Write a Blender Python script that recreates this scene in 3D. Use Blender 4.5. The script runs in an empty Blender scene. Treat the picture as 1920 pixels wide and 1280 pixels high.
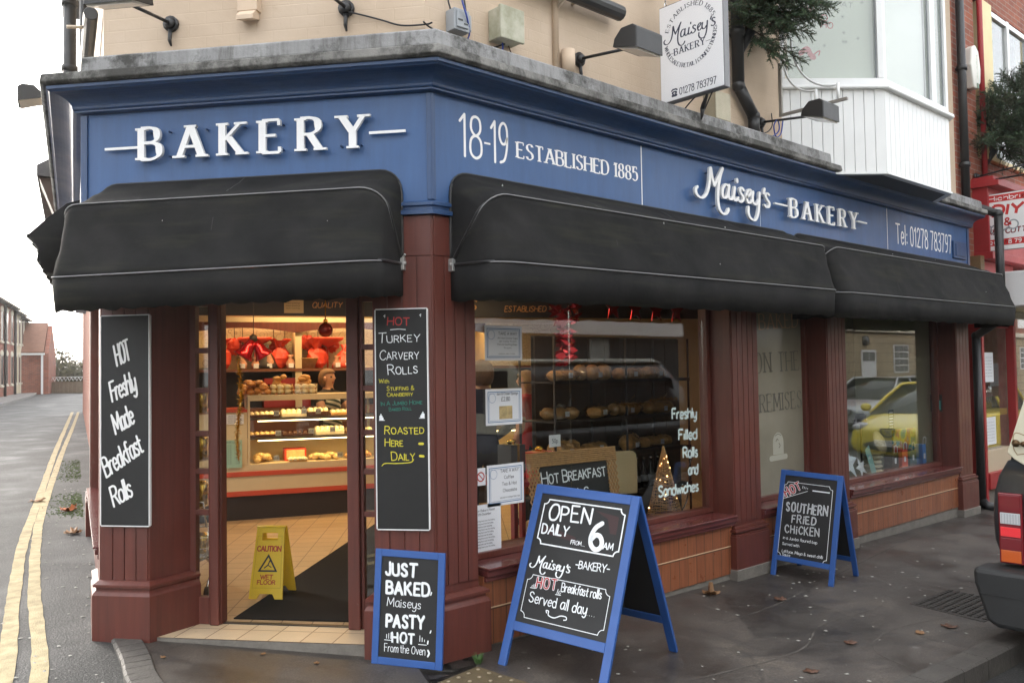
import bpy, bmesh, math, random
from mathutils import Vector, Matrix
from math import sin, cos, pi, radians, sqrt, atan2
random.seed(7)
S = bpy.context.scene
COL = S.collection
# ------------------------------------------------------------------ camera
cam = bpy.data.cameras.new('camera'); cam_o = bpy.data.objects.new('camera', cam); COL.objects.link(cam_o)
RX = Vector((0.7458, -0.6660, -0.0160)); UP = Vector((-0.0120, -0.0373, 0.9992)); BK = -Vector((0.6660, 0.7450, 0.0353))
UPv = BK.cross(RX).normalized(); RX = UPv.cross(BK).normalized()
CAM = Vector((-2.967, -4.001, 1.65))
cam_o.matrix_world = Matrix(((RX.x, UPv.x, BK.x, CAM.x), (RX.y, UPv.y, BK.y, CAM.y), (RX.z, UPv.z, BK.z, CAM.z), (0, 0, 0, 1)))
cam.sensor_width = 36.0; cam.lens = 36.0 * 1605 / 1920; cam.clip_start = 0.05; cam.clip_end = 900
S.camera = cam_o
# ------------------------------------------------------------------ sky and sun
SUN_AZ = radians(101); SUN_EL = radians(17)
w = bpy.data.worlds.new('World'); S.world = w; w.use_nodes = True
nt = w.node_tree; nt.nodes.clear()
def wn(t, **k):
    n = nt.nodes.new(t)
    for a, b in k.items(): setattr(n, a, b)
    return n
sky = wn('ShaderNodeTexSky', sky_type='NISHITA', sun_disc=False, sun_elevation=SUN_EL, sun_rotation=pi / 2 - SUN_AZ, air_density=1.0, dust_density=3.0, ozone_density=1.0)
hs = wn('ShaderNodeHueSaturation'); hs.inputs['Saturation'].default_value = 0.28
tc = wn('ShaderNodeTexCoord'); mp = wn('ShaderNodeMapping'); mp.inputs['Scale'].default_value = (2.2, 2.2, 5.0)
nz = wn('ShaderNodeTexNoise'); nz.inputs['Scale'].default_value = 1.3; nz.inputs['Detail'].default_value = 6; nz.inputs['Roughness'].default_value = .6
cr = wn('ShaderNodeValToRGB'); cr.color_ramp.elements[0].position = .35; cr.color_ramp.elements[1].position = .72
cr.color_ramp.elements[0].color = (1.0, 1.0, 1.0, 1); cr.color_ramp.elements[1].color = (1.35, 1.34, 1.31, 1)
mx = wn('ShaderNodeMixRGB', blend_type='MULTIPLY'); mx.inputs[0].default_value = 1.0
bg = wn('ShaderNodeBackground'); bg.inputs['Strength'].default_value = 0.15
ow = wn('ShaderNodeOutputWorld')
lk = nt.links.new
lk(sky.outputs[0], hs.inputs['Color']); lk(tc.outputs['Generated'], mp.inputs[0]); lk(mp.outputs[0], nz.inputs['Vector']); lk(nz.outputs[0], cr.inputs[0])
# thin bright overcast on top of the clear sky: brighter towards the zenith
sp = wn('ShaderNodeSeparateXYZ'); el = wn('ShaderNodeMath', operation='MULTIPLY_ADD', use_clamp=False); el.inputs[1].default_value = 1.6; el.inputs[2].default_value = .8
mxz = wn('ShaderNodeMath', operation='MAXIMUM'); mxz.inputs[1].default_value = 0
oc = wn('ShaderNodeMixRGB', blend_type='MULTIPLY'); oc.inputs[0].default_value = 1; oc.inputs[2].default_value = (2.9, 2.95, 3.05, 1)
ad = wn('ShaderNodeMixRGB', blend_type='ADD'); ad.inputs[0].default_value = 1
lk(tc.outputs['Generated'], sp.inputs[0]); lk(sp.outputs[2], mxz.inputs[0]); lk(mxz.outputs[0], el.inputs[0]); lk(el.outputs[0], oc.inputs[1])
lk(hs.outputs[0], ad.inputs[1]); lk(oc.outputs[0], ad.inputs[2])
lk(ad.outputs[0], mx.inputs[1]); lk(cr.outputs[0], mx.inputs[2]); lk(mx.outputs[0], bg.inputs[0]); lk(bg.outputs[0], ow.inputs[0])
sl = bpy.data.lights.new('sun', 'SUN'); sl.energy = .6; sl.angle = radians(10); sl.color = (1.0, .90, .74)
so = bpy.data.objects.new('sun', sl); COL.objects.link(so)
sd = Vector((cos(SUN_EL) * cos(SUN_AZ), cos(SUN_EL) * sin(SUN_AZ), sin(SUN_EL)))
so.rotation_euler = sd.to_track_quat('Z', 'Y').to_euler(); so.location = (0, 30, 30)
S.view_settings.view_transform = 'Standard'; S.view_settings.look = 'None'; S.view_settings.gamma = 1; S.view_settings.exposure = 1.08
S.cycles.max_bounces = 8; S.cycles.transparent_max_bounces = 16; S.cycles.caustics_reflective = False; S.cycles.caustics_refractive = False
S.cycles.sample_clamp_indirect = 6.0
# ------------------------------------------------------------------ materials
MATS = {}
def mat(name, col, rough=.6, metal=0., var=0., vscale=6., bump=0., bscale=60., emit=None, estr=0., spec=None, stretch=None, sheen=0., coat=0.):
    """one procedural material: base colour with noise variation, bump and roughness variation"""
    if name in MATS: return MATS[name]
    m = bpy.data.materials.new(name); m.use_nodes = True; t = m.node_tree; b = t.nodes['Principled BSDF']; L = t.links.new
    b.inputs['Base Color'].default_value = (*col, 1); b.inputs['Roughness'].default_value = rough; b.inputs['Metallic'].default_value = metal
    if spec is not None: b.inputs['Specular IOR Level'].default_value = spec
    if coat: b.inputs['Coat Weight'].default_value = coat
    if sheen: b.inputs['Sheen Weight'].default_value = sheen
    if emit: b.inputs['Emission Color'].default_value = (*emit, 1); b.inputs['Emission Strength'].default_value = estr
    if var or bump:
        tc = t.nodes.new('ShaderNodeTexCoord'); v = tc.outputs['Object']
        if stretch:
            mp = t.nodes.new('ShaderNodeMapping'); mp.inputs['Scale'].default_value = stretch; L(v, mp.inputs[0]); v = mp.outputs[0]
    if var:
        n = t.nodes.new('ShaderNodeTexNoise'); n.inputs['Scale'].default_value = vscale; n.inputs['Detail'].default_value = 7; n.inputs['Roughness'].default_value = .65
        L(v, n.inputs['Vector'])
        r = t.nodes.new('ShaderNodeMapRange'); r.inputs[1].default_value = .25; r.inputs[2].default_value = .75; r.inputs[3].default_value = 1 - var; r.inputs[4].default_value = 1 + var
        L(n.outputs[0], r.inputs[0])
        x = t.nodes.new('ShaderNodeMixRGB'); x.blend_type = 'MULTIPLY'; x.inputs[0].default_value = 1; x.inputs[1].default_value = (*col, 1)
        L(r.outputs[0], x.inputs[2]); L(x.outputs[0], b.inputs['Base Color'])
        r2 = t.nodes.new('ShaderNodeMapRange'); r2.inputs[3].default_value = min(1, rough + .12); r2.inputs[4].default_value = max(.03, rough - .12); L(n.outputs[0], r2.inputs[0]); L(r2.outputs[0], b.inputs['Roughness'])
    if bump:
        n2 = t.nodes.new('ShaderNodeTexNoise'); n2.inputs['Scale'].default_value = bscale; n2.inputs['Detail'].default_value = 4; L(v, n2.inputs['Vector'])
        bp = t.nodes.new('ShaderNodeBump'); bp.inputs['Strength'].default_value = bump; bp.inputs['Distance'].default_value = .01
        L(n2.outputs[0], bp.inputs['Height']); L(bp.outputs[0], b.inputs['Normal'])
    MATS[name] = m; return m
class NT:
    """small node helper for the special materials"""
    def __init__(s, name):
        s.m = bpy.data.materials.new(name); s.m.use_nodes = True; s.t = s.m.node_tree; s.b = s.t.nodes['Principled BSDF']; MATS[name] = s.m
        s.tc = s.t.nodes.new('ShaderNodeTexCoord')
    def n(s, typ, ins=None, **k):
        x = s.t.nodes.new('ShaderNode' + typ)
        for a, v in k.items(): setattr(x, a, v)
        for a, v in (ins or {}).items():
            if hasattr(v, 'is_output'): s.t.links.new(v, x.inputs[a])
            else: x.inputs[a].default_value = v
        return x
    def noise(s, sc, det=5, vec=None, rough=.6): return s.n('TexNoise', {'Vector': vec or s.tc.outputs['Object'], 'Scale': sc, 'Detail': det, 'Roughness': rough}).outputs[0]
    def ramp(s, fac, stops):
        r = s.n('ValToRGB', {0: fac}); e = r.color_ramp.elements
        while len(e) < len(stops): e.new(.5)
        for el, (p, c) in zip(e, stops): el.position = p; el.color = (*c, 1) if len(c) == 3 else c
        return r.outputs[0]
    def g(s, v): return (v, v, v)
    def mix(s, f, a, b, mode='MIX'):
        return s.n('MixRGB', {0: f, 1: a, 2: b}, blend_type=mode).outputs[0]
    def math(s, op, a, b=0.): return s.n('Math', {0: a, 1: b}, operation=op).outputs[0]
    def bump(s, h, st=.5, d=.01):
        o = s.n('Bump', {'Height': h, 'Strength': st, 'Distance': d}).outputs[0]; s.t.links.new(o, s.b.inputs['Normal'])
    def set(s, sock, v):
        if hasattr(v, 'is_output'): s.t.links.new(v, s.b.inputs[sock])
        else: s.b.inputs[sock].default_value = v
def c4(*c): return (*c, 1)
# asphalt of the two roads: dark aggregate, damp glossy patches, moss by the wall
k = NT('asphalt'); n1 = k.noise(75, 4); n2 = k.noise(1.1, 5); n3 = k.n('TexVoronoi', {'Vector': k.tc.outputs['Object'], 'Scale': 190.}).outputs[1]
base = k.ramp(n1, [(.3, (.014, .014, .015)), (.60, (.052, .051, .048)), (.72, (.20, .19, .18))])
base = k.mix(.35, base, k.n('RGBToBW', {0: n3}).outputs[0], 'MULTIPLY')
wet = k.ramp(n2, [(.45, k.g(0)), (.75, k.g(1))])
k.set('Base Color', k.mix(wet, base, c4(.022, .022, .024), 'MIX') if False else k.mix(k.math('MULTIPLY', wet, .45), base, c4(.02, .02, .021)))
k.set('Roughness', k.ramp(wet, [(0, k.g(.72)), (1, k.g(.46))])); k.bump(n1, .55, .012)
# tarmac of the pavement: brown grey, patched and stained, damp
k = NT('pavement_tarmac'); n1 = k.noise(95, 4); n2 = k.noise(1.7, 6); n3 = k.noise(7, 5); n4 = k.noise(34, 3)
base = k.ramp(n2, [(.32, (.030, .026, .023)), (.55, (.060, .051, .044)), (.7, (.088, .072, .057))])
wv = k.n('MixRGB', {0: .12, 1: k.tc.outputs['Object'], 2: k.n('TexNoise', {'Vector': k.tc.outputs['Object'], 'Scale': 3.}).outputs[1]}).outputs[0]
cell = k.n('RGBToBW', {0: k.n('TexVoronoi', {'Vector': wv, 'Scale': .75}).outputs[1]}).outputs[0]; base = k.mix(1., base, k.ramp(cell, [(.2, k.g(.72)), (.8, k.g(1.28))]), 'MULTIPLY')
crk = k.n('TexVoronoi', {'Vector': wv, 'Scale': .75}, feature='DISTANCE_TO_EDGE').outputs[0]; base = k.mix(k.ramp(crk, [(.002, k.g(.4)), (.012, k.g(0))]), base, c4(.022, .02, .018))
base = k.mix(.55, base, k.ramp(n1, [(.32, k.g(.35)), (.55, k.g(1)), (.74, k.g(2.6))]), 'MULTIPLY')
base = k.mix(k.ramp(n3, [(.58, k.g(0)), (.72, k.g(.55))]), base, c4(.03, .029, .03))
gum = k.ramp(k.n('TexVoronoi', {'Vector': k.tc.outputs['Object'], 'Scale': 2.6, 'Randomness': 1.}, feature='F1').outputs[0], [(.035, k.g(.5)), (.06, k.g(0))])
base = k.mix(gum, base, c4(.2, .19, .18))
k.set('Base Color', base); k.set('Roughness', k.ramp(n2, [(.35, k.g(.34)), (.6, k.g(.68))])); k.bump(k.mix(.4, n1, n4), .35, .006)
# painted upper wall: cream paint over brick courses
k = NT('cream_painted_brick'); mp = k.n('Mapping', {0: k.tc.outputs['UV']}).outputs[0]
br = k.n('TexBrick', {'Vector': mp, 'Color1': c4(1, 1, 1), 'Color2': c4(.8, .8, .8), 'Mortar': c4(0, 0, 0), 'Scale': 1., 'Mortar Size': .006, 'Mortar Smooth': .8, 'Brick Width': .235, 'Row Height': .078})
n2 = k.noise(2.2, 7); n1 = k.noise(45, 5); n3 = k.noise(9, 6)
col = k.ramp(n2, [(.3, (.45, .345, .25)), (.55, (.51, .40, .295)), (.75, (.55, .44, .335))])
col = k.mix(k.ramp(br.outputs[1], [(0, k.g(0)), (1, k.g(.03))]), col, c4(.40, .29, .2))
col = k.mix(k.ramp(n3, [(.64, k.g(0)), (.75, k.g(.3))]), col, c4(.4, .3, .2))
k.set('Base Color', col); k.set('Roughness', .75); k.bump(k.mix(.6, k.n('RGBToBW', {0: br.outputs[0]}).outputs[0], n1), .22, .008)
# red brick
k = NT('red_brick'); mp = k.n('Mapping', {0: k.tc.outputs['UV']}).outputs[0]
br = k.n('TexBrick', {'Vector': mp, 'Color1': c4(.30, .085, .045), 'Color2': c4(.20, .06, .036), 'Mortar': c4(.26, .2, .16), 'Scale': 1., 'Mortar Size': .006, 'Mortar Smooth': .3, 'Brick Width': .225, 'Row Height': .075})
k.set('Base Color', k.mix(.5, br.outputs[0], k.ramp(k.noise(3), [(.3, k.g(.6)), (.7, k.g(1.3))]), 'MULTIPLY')); k.set('Roughness', .85); k.bump(br.outputs[1], -.3, .01)
# ashlar stone of the building across the street
k = NT('ashlar_stone'); mp = k.n('Mapping', {0: k.tc.outputs['UV']}).outputs[0]
br = k.n('TexBrick', {'Vector': mp, 'Color1': c4(.42, .33, .21), 'Color2': c4(.36, .28, .18), 'Mortar': c4(.16, .12, .08), 'Scale': 1., 'Mortar Size': .02, 'Mortar Smooth': .3, 'Brick Width': .9, 'Row Height': .38})
k.set('Base Color', k.mix(.4, br.outputs[0], k.ramp(k.noise(2), [(.3, k.g(.7)), (.7, k.g(1.2))]), 'MULTIPLY')); k.set('Roughness', .85)
# weathered lead / stone ledge with runs and black lichen
def ledge(name, dark, light, lich, scale_z):
    k = NT(name); mp = k.n('Mapping', {0: k.tc.outputs['Object'], 'Scale': (3.2, 3.2, scale_z)}).outputs[0]
    n1 = k.noise(1.7, 9, mp, .75); n2 = k.noise(2.4, 9, None, .78); n3 = k.noise(30, 5)
    c = k.ramp(n1, [(.3, dark), (.5, light), (.72, (min(1, light[0] * 1.35), min(1, light[1] * 1.35), min(1, light[2] * 1.33)))])
    c = k.mix(k.ramp(n2, [(lich, k.g(0)), (lich + .12, k.g(.9))]), c, c4(.035, .034, .03))
    k.set('Base Color', c); k.set('Roughness', .85); k.bump(k.mix(.5, n2, n3), .7, .012)
ledge('weathered_ledge_upper', (.07, .066, .058), (.26, .26, .262), .50, .35)
ledge('weathered_ledge_lower', (.03, .029, .027), (.19, .185, .175), .44, 1.6)
# black awning canvas with green grime and fade
k = NT('awning_canvas'); n2 = k.noise(2.5, 7); n1 = k.noise(420, 2); mp = k.n('Mapping', {0: k.tc.outputs['Object'], 'Scale': (1, 1, 9)}).outputs[0]; n3 = k.noise(1.6, 6, mp)
c = k.ramp(n2, [(.3, (.0115, .0115, .012)), (.7, (.024, .0235, .0235))]); c = k.mix(k.ramp(n3, [(.52, k.g(0)), (.74, k.g(.5))]), c, c4(.038, .039, .026))
k.set('Base Color', c); k.set('Roughness', .95); k.set('Specular IOR Level', .12); k.bump(k.mix(.9, n1, k.noise(3.5, 4)), .35, .03)
# glazed brown tiles of the stall riser
k = NT('riser_tile'); mp = k.n('Mapping', {0: k.tc.outputs['UV']}).outputs[0]
br = k.n('TexBrick', {'Vector': mp, 'Color1': c4(.29, .10, .045), 'Color2': c4(.225, .076, .036), 'Mortar': c4(.09, .04, .022), 'Scale': 1., 'Mortar Size': .0035, 'Mortar Smooth': .2, 'Brick Width': .108, 'Row Height': .215}, offset=0.)
mp2 = k.n('Mapping', {0: k.tc.outputs['UV'], 'Scale': (40, 3, 1)}).outputs[0]
c = k.mix(.6, br.outputs[0], k.ramp(k.noise(1., 6, mp2), [(.3, k.g(.55)), (.7, k.g(1.35))]), 'MULTIPLY')
k.set('Base Color', c); k.set('Roughness', k.ramp(k.noise(8), [(.3, k.g(.25)), (.7, k.g(.45))])); k.bump(br.outputs[1], -.25, .004)
# terracotta beige floor tiles laid along the two facades
def ftile(name, c1, c2, gr, w, rough=.35):
    k = NT(name); mp = k.n('Mapping', {0: k.tc.outputs['UV']}).outputs[0]
    br = k.n('TexBrick', {'Vector': mp, 'Color1': c4(*c1), 'Color2': c4(*c2), 'Mortar': c4(*gr), 'Scale': 1., 'Mortar Size': .004, 'Mortar Smooth': .1, 'Brick Width': w, 'Row Height': w}, offset=0.)
    dirt = k.ramp(k.noise(13, 8, None, .75), [(.62, k.g(0)), (.70, k.g(.55))])
    c = k.mix(dirt, k.mix(.35, br.outputs[0], k.ramp(k.noise(3), [(.3, k.g(.7)), (.7, k.g(1.2))]), 'MULTIPLY'), c4(.2, .13, .07))
    k.set('Base Color', c); k.set('Roughness', rough); k.bump(br.outputs[1], -.3, .003)
ftile('floor_tile', (.47, .33, .19), (.43, .30, .17), (.14, .08, .045), .2)
ftile('step_tile', (.60, .47, .31), (.56, .43, .28), (.2, .12, .07), .2, .4)
# window glass: mirror mixed with see-through by the angle of view
def glass(name, tint=(1, 1, 1), boost=1.0):
    m = bpy.data.materials.new(name); m.use_nodes = True; t = m.node_tree; t.nodes.clear(); N = t.nodes.new; L = t.links.new
    lw = N('ShaderNodeLayerWeight'); lw.inputs[0].default_value = .5
    p = N('ShaderNodeMath'); p.operation = 'POWER'; p.inputs[1].default_value = 5; L(lw.outputs['Facing'], p.inputs[0])
    a = N('ShaderNodeMath'); a.operation = 'MULTIPLY_ADD'; a.inputs[1].default_value = .95 * boost; a.inputs[2].default_value = .045 * boost; a.use_clamp = True; L(p.outputs[0], a.inputs[0])
    tr = N('ShaderNodeBsdfTransparent'); tr.inputs[0].default_value = (*tint, 1); gl = N('ShaderNodeBsdfGlossy'); gl.inputs['Roughness'].default_value = 0.0
    mx = N('ShaderNodeMixShader'); o = N('ShaderNodeOutputMaterial'); L(a.outputs[0], mx.inputs[0]); L(tr.outputs[0], mx.inputs[1]); L(gl.outputs[0], mx.inputs[2]); L(mx.outputs[0], o.inputs[0])
    MATS[name] = m
glass('window_glass', (.96, .98, .97), 1.7); glass('case_glass', (.99, 1, 1), .5); glass('car_glass', (.25, .27, .27), 1.0); glass('clear_bag', (.93, .93, .93), 1.6)
def gloss_paint(name, col, rough):
    k = NT(name); mp = k.n('Mapping', {0: k.tc.outputs['Object'], 'Scale': (7, 7, .9)}).outputs[0]; n1 = k.noise(1.6, 6); n2 = k.noise(1.5, 7, mp, .7); n3 = k.noise(26, 6, None, .7)
    c = k.mix(.8, c4(*col), k.ramp(n2, [(.3, k.g(.80)), (.7, k.g(1.16))]), 'MULTIPLY'); c = k.mix(k.ramp(n1, [(.5, k.g(0)), (.8, k.g(.22))]), c, c4(.12, .14, .18)); c = k.mix(k.ramp(n3, [(.70, k.g(0)), (.73, k.g(.45))]), c, c4(.05, .055, .06))
    k.set('Base Color', c); k.set('Roughness', k.ramp(n1, [(.3, k.g(rough - .08)), (.7, k.g(rough + .14))])); k.bump(k.mix(.5, n1, n3), .1, .006); return k.m
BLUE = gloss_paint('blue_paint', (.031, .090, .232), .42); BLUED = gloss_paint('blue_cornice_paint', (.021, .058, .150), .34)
k = NT('maroon_paint'); mp = k.n('Mapping', {0: k.tc.outputs['Object'], 'Scale': (30, 30, 1.6)}).outputs[0]
n1 = k.noise(2.5, 6); n2 = k.noise(1.0, 6, mp); n3 = k.noise(38, 6, None, .7)
c = k.mix(.75, c4(.108, .0275, .019), k.ramp(n2, [(.3, k.g(.72)), (.7, k.g(1.3))]), 'MULTIPLY'); c = k.mix(k.ramp(n1, [(.55, k.g(0)), (.75, k.g(.35))]), c, c4(.06, .03, .026))
c = k.mix(k.ramp(n3, [(.685, k.g(0)), (.71, k.g(.8))]), c, c4(.20, .13, .11))
k.set('Base Color', c); k.set('Roughness', k.ramp(n1, [(.3, k.g(.34)), (.7, k.g(.58))])); k.bump(k.mix(.5, n2, n3), .18, .006); MAROON = k.m
WHITE = mat('white_lettering', (.82, .82, .82), .45)
PVC = mat('white_pvc', (.74, .75, .75), .35, var=.04, vscale=3)
BLACKM = mat('black_metal', (.016, .016, .017), .42, var=.1, vscale=8)
CHALK = mat('chalk_panel', (.008, .0083, .0088), .6, var=.18, vscale=4)
BOARDB = mat('board_blue', (.022, .085, .30), .42, var=.1, vscale=7, bump=.06, bscale=30)
PAINTW = mat('marker_white', (.80, .83, .86), .7, var=.1, vscale=60)
PAINTY = mat('marker_yellow', (.65, .58, .04), .7, var=.1, vscale=60)
PAINTR = mat('marker_red', (.42, .035, .035), .7)
PAINTT = mat('marker_teal', (.02, .20, .15), .7)
KERB = mat('kerb_stone', (.062, .056, .05), .7, var=.3, vscale=9, bump=.5, bscale=70)
CEMENT = mat('cement', (.17, .155, .135), .85, var=.25, vscale=10, bump=.5, bscale=70)
GREYP = mat('grey_plastic', (.30, .32, .34), .5, var=.1)
PAPER = mat('paper', (.72, .74, .78), .7)
INK = mat('ink', (.03, .035, .05), .7)
WALLIN = mat('interior_plaster', (.62, .52, .34), .8, var=.05)
CREAMP = mat('counter_cream', (.60, .50, .32), .5, var=.05)
REDL = mat('red_laminate', (.50, .065, .03), .4)
DARKL = mat('dark_kickboard', (.022, .015, .014), .6)
NAVY = mat('navy_header', (.012, .014, .03), .5)
GOLDT = mat('gold_lettering', (.45, .24, .10), .5)
CHROME = mat('chrome', (.7, .7, .7), .18, 1.0)
GOLD = mat('gold_tinsel', (.75, .50, .10), .25, 1.0)
BREAD = mat('bread_crust', (.55, .30, .10), .6, var=.35, vscale=25, bump=.4, bscale=40)
CREAMC = mat('cream_icing', (.80, .70, .45), .5, var=.1, vscale=20, bump=.3, bscale=50)
CHOC = mat('chocolate', (.06, .022, .012), .35, var=.3, vscale=20, bump=.3, bscale=50)
WICK = mat('wicker', (.40, .22, .09), .55, var=.3, vscale=30)
REDT = mat('red_foil', (.45, .012, .02), .2, .7)
REDP = mat('red_packaging', (.62, .06, .03), .45, var=.1)
YEL = mat('yellow_plastic', (.72, .50, .035), .4, var=.06, vscale=8)
RUBBER = mat('rubber_mat', (.008, .008, .009), .9, spec=.15, bump=.4, bscale=200)
BARK = mat('bark', (.07, .042, .024), .9, var=.3, vscale=20, bump=.6, bscale=40)
YLINE = mat('yellow_road_paint', (.40, .33, .19), .8, var=.42, vscale=9, bump=.5, bscale=130)
# ------------------------------------------------------------------ mesh helpers
class MB:
    def __init__(s, M=None): s.v = []; s.f = []; s.mi = []; s.sm = []; s.uv = {}; s.M = M or Matrix()
    def add(s, vs, fs, mi=0, smooth=False, M=None, uvs=None):
        o = len(s.v); T = s.M @ M if M else s.M
        for v in vs: s.v.append(T @ Vector(v))
        for j, f in enumerate(fs):
            if uvs: s.uv[len(s.f)] = [uvs[i] for i in f]
            s.f.append([o + i for i in f]); s.mi.append(mi); s.sm.append(smooth)
    def box(s, x0, y0, z0, x1, y1, z1, mi=0, M=None):
        if x0 > x1: x0, x1 = x1, x0
        if y0 > y1: y0, y1 = y1, y0
        if z0 > z1: z0, z1 = z1, z0
        vs = [(x0, y0, z0), (x1, y0, z0), (x1, y1, z0), (x0, y1, z0), (x0, y0, z1), (x1, y0, z1), (x1, y1, z1), (x0, y1, z1)]
        o = len(s.v); T = s.M @ M if M else s.M
        for v in vs: s.v.append(T @ Vector(v))
        for f, ax in (((3, 2, 1, 0), 'xy'), ((4, 5, 6, 7), 'xy'), ((0, 1, 5, 4), 'xz'), ((2, 3, 7, 6), 'xz'), ((1, 2, 6, 5), 'yz'), ((3, 0, 4, 7), 'yz')):
            i0, i1 = 'xyz'.index(ax[0]), 'xyz'.index(ax[1]); s.uv[len(s.f)] = [(vs[i][i0], vs[i][i1]) for i in f]
            s.f.append([o + i for i in f]); s.mi.append(mi); s.sm.append(False)
    def prism(s, poly, d0, d1, mi=0, M=None, ax='z'):
        """poly in 2-D, extruded from d0 to d1 along ax (z: xy poly; y: xz poly; x: yz poly)"""
        g = {'z': lambda p, d: (p[0], p[1], d), 'y': lambda p, d: (p[0], d, p[1]), 'x': lambda p, d: (d, p[0], p[1])}[ax]
        n = len(poly); vs = [g(p, d0) for p in poly] + [g(p, d1) for p in poly]
        fs = [list(range(n))[::-1], list(range(n, 2 * n))] + [[i, (i + 1) % n, n + (i + 1) % n, n + i] for i in range(n)]
        s.add(vs, fs, mi, False, M)
    def tube(s, pts, r, n=8, mi=0, M=None, cap=True, smooth=True):
        pts = [Vector(p) for p in pts]; rs = r if isinstance(r, (list, tuple)) else [r] * len(pts); vs = []; fs = []
        up = Vector((0, 0, 1)); prev = None
        for i, p in enumerate(pts):
            t = (pts[min(i + 1, len(pts) - 1)] - pts[max(i - 1, 0)]).normalized()
            if prev is None: a = t.cross(up if abs(t.z) < .9 else Vector((1, 0, 0))).normalized()
            else: a = (prev - t * prev.dot(t)).normalized()
            prev = a; b = t.cross(a)
            for k in range(n): vs.append(p + (a * cos(2 * pi * k / n) + b * sin(2 * pi * k / n)) * rs[i])
        for i in range(len(pts) - 1):
            for k in range(n): fs.append([i * n + k, i * n + (k + 1) % n, (i + 1) * n + (k + 1) % n, (i + 1) * n + k])
        if cap: fs.append(list(range(n))[::-1]); fs.append([(len(pts) - 1) * n + k for k in range(n)])
        s.add(vs, fs, mi, smooth, M)
    def lathe(s, prof, n=20, mi=0, M=None, smooth=True):
        vs = []; fs = []
        for r, z in prof:
            for k in range(n): vs.append((r * cos(2 * pi * k / n), r * sin(2 * pi * k / n), z))
        for i in range(len(prof) - 1):
            for k in range(n): fs.append([i * n + k, i * n + (k + 1) % n, (i + 1) * n + (k + 1) % n, (i + 1) * n + k])
        fs.append(list(range(n))[::-1]); fs.append([(len(prof) - 1) * n + k for k in range(n)])
        s.add(vs, fs, mi, smooth, M)
    def blob(s, c, r, n=10, m=6, mi=0, jit=0., M=None):
        rx, ry, rz = r if isinstance(r, (tuple, list)) else (r, r, r); vs = []; fs = []
        for j in range(m + 1):
            th = pi * j / m
            for k in range(n):
                q = 1 + random.uniform(-jit, jit); a = 2 * pi * k / n
                vs.append((c[0] + rx * q * sin(th) * cos(a), c[1] + ry * q * sin(th) * sin(a), c[2] + rz * q * cos(th)))
        for j in range(m):
            for k in range(n): fs.append([j * n + k, (j + 1) * n + k, (j + 1) * n + (k + 1) % n, j * n + (k + 1) % n])
        s.add(vs, fs, mi, True, M)
    def loft(s, rings, mi=0, closed=True, caps=True, smooth=True, M=None):
        n = len(rings[0]); vs = [p for r in rings for p in r]; fs = []
        for i in range(len(rings) - 1):
            for k in range(n if closed else n - 1): fs.append([i * n + k, i * n + (k + 1) % n, (i + 1) * n + (k + 1) % n, (i + 1) * n + k])
        if caps and closed: fs.append(list(range(n))[::-1]); fs.append([(len(rings) - 1) * n + k for k in range(n)])
        s.add(vs, fs, mi, smooth, M)
    def build(s, name, mats, parent=None, bevel=0., fix=False, weld=False):
        me = bpy.data.meshes.new(name); org = Vector((0, 0, 0))
        if parent is None and s.v:
            xs = [v.x for v in s.v]; ys = [v.y for v in s.v]; zs = [v.z for v in s.v]; org = Vector(((min(xs) + max(xs)) / 2, (min(ys) + max(ys)) / 2, min(zs)))
        elif parent is not None: org = parent.matrix_world.translation.copy() if not parent.get('_loc') else Vector(parent['_loc'])
        # objects keep the world's axes: local = world - origin of the object
        me.from_pydata([tuple(v - org) for v in s.v], [], s.f)
        for mm in (mats if isinstance(mats, (list, tuple)) else [mats]): me.materials.append(mm)
        me.polygons.foreach_set('material_index', s.mi); me.polygons.foreach_set('use_smooth', s.sm)
        if s.uv:
            ul = me.uv_layers.new(name='UVMap')
            for fi, uvs in s.uv.items():
                p = me.polygons[fi]
                for li, uv in zip(p.loop_indices, uvs): ul.data[li].uv = uv
        if fix or weld:
            bm = bmesh.new(); bm.from_mesh(me)
            if weld: bmesh.ops.remove_doubles(bm, verts=bm.verts, dist=1e-5)
            bmesh.ops.recalc_face_normals(bm, faces=bm.faces); bm.to_mesh(me); bm.free()
        me.update(); o = bpy.data.objects.new(name, me); COL.objects.link(o)
        if parent is not None: o.parent = parent; o['_loc'] = tuple(org)
        else: o.location = org; o['_loc'] = tuple(org)
        if bevel:
            b = o.modifiers.new('bevel', 'BEVEL'); b.width = bevel; b.segments = 2; b.limit_method = 'ANGLE'; b.angle_limit = radians(40)
        return o
def tag(o, label=None, cat=None, group=None, kind=None):
    if label: o['label'] = label
    if cat: o['category'] = cat
    if group: o['group'] = group
    if kind: o['kind'] = kind
    return o
def thing(name, label, cat, loc=(0, 0, 0), group=None):
    o = bpy.data.objects.new(name, None); o.empty_display_size = .1; COL.objects.link(o); o.location = loc; o['_loc'] = tuple(loc)
    return tag(o, label, cat, group)
def shift(o, loc, rotz=0.):
    """move a copied thing"""
    o.location = loc; o.rotation_euler = (0, 0, rotz)
def dup(o, loc, rotz=0., label=None, group=None):
    r = o.copy(); COL.objects.link(r); r.location = loc; r.rotation_euler = (0, 0, rotz)
    if label: r['label'] = label
    if group: r['group'] = group
    for ch in list(o.children):
        c = ch.copy(); COL.objects.link(c); c.parent = r
        for q in list(ch.children):
            d = q.copy(); COL.objects.link(d); d.parent = c
    return r
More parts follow.
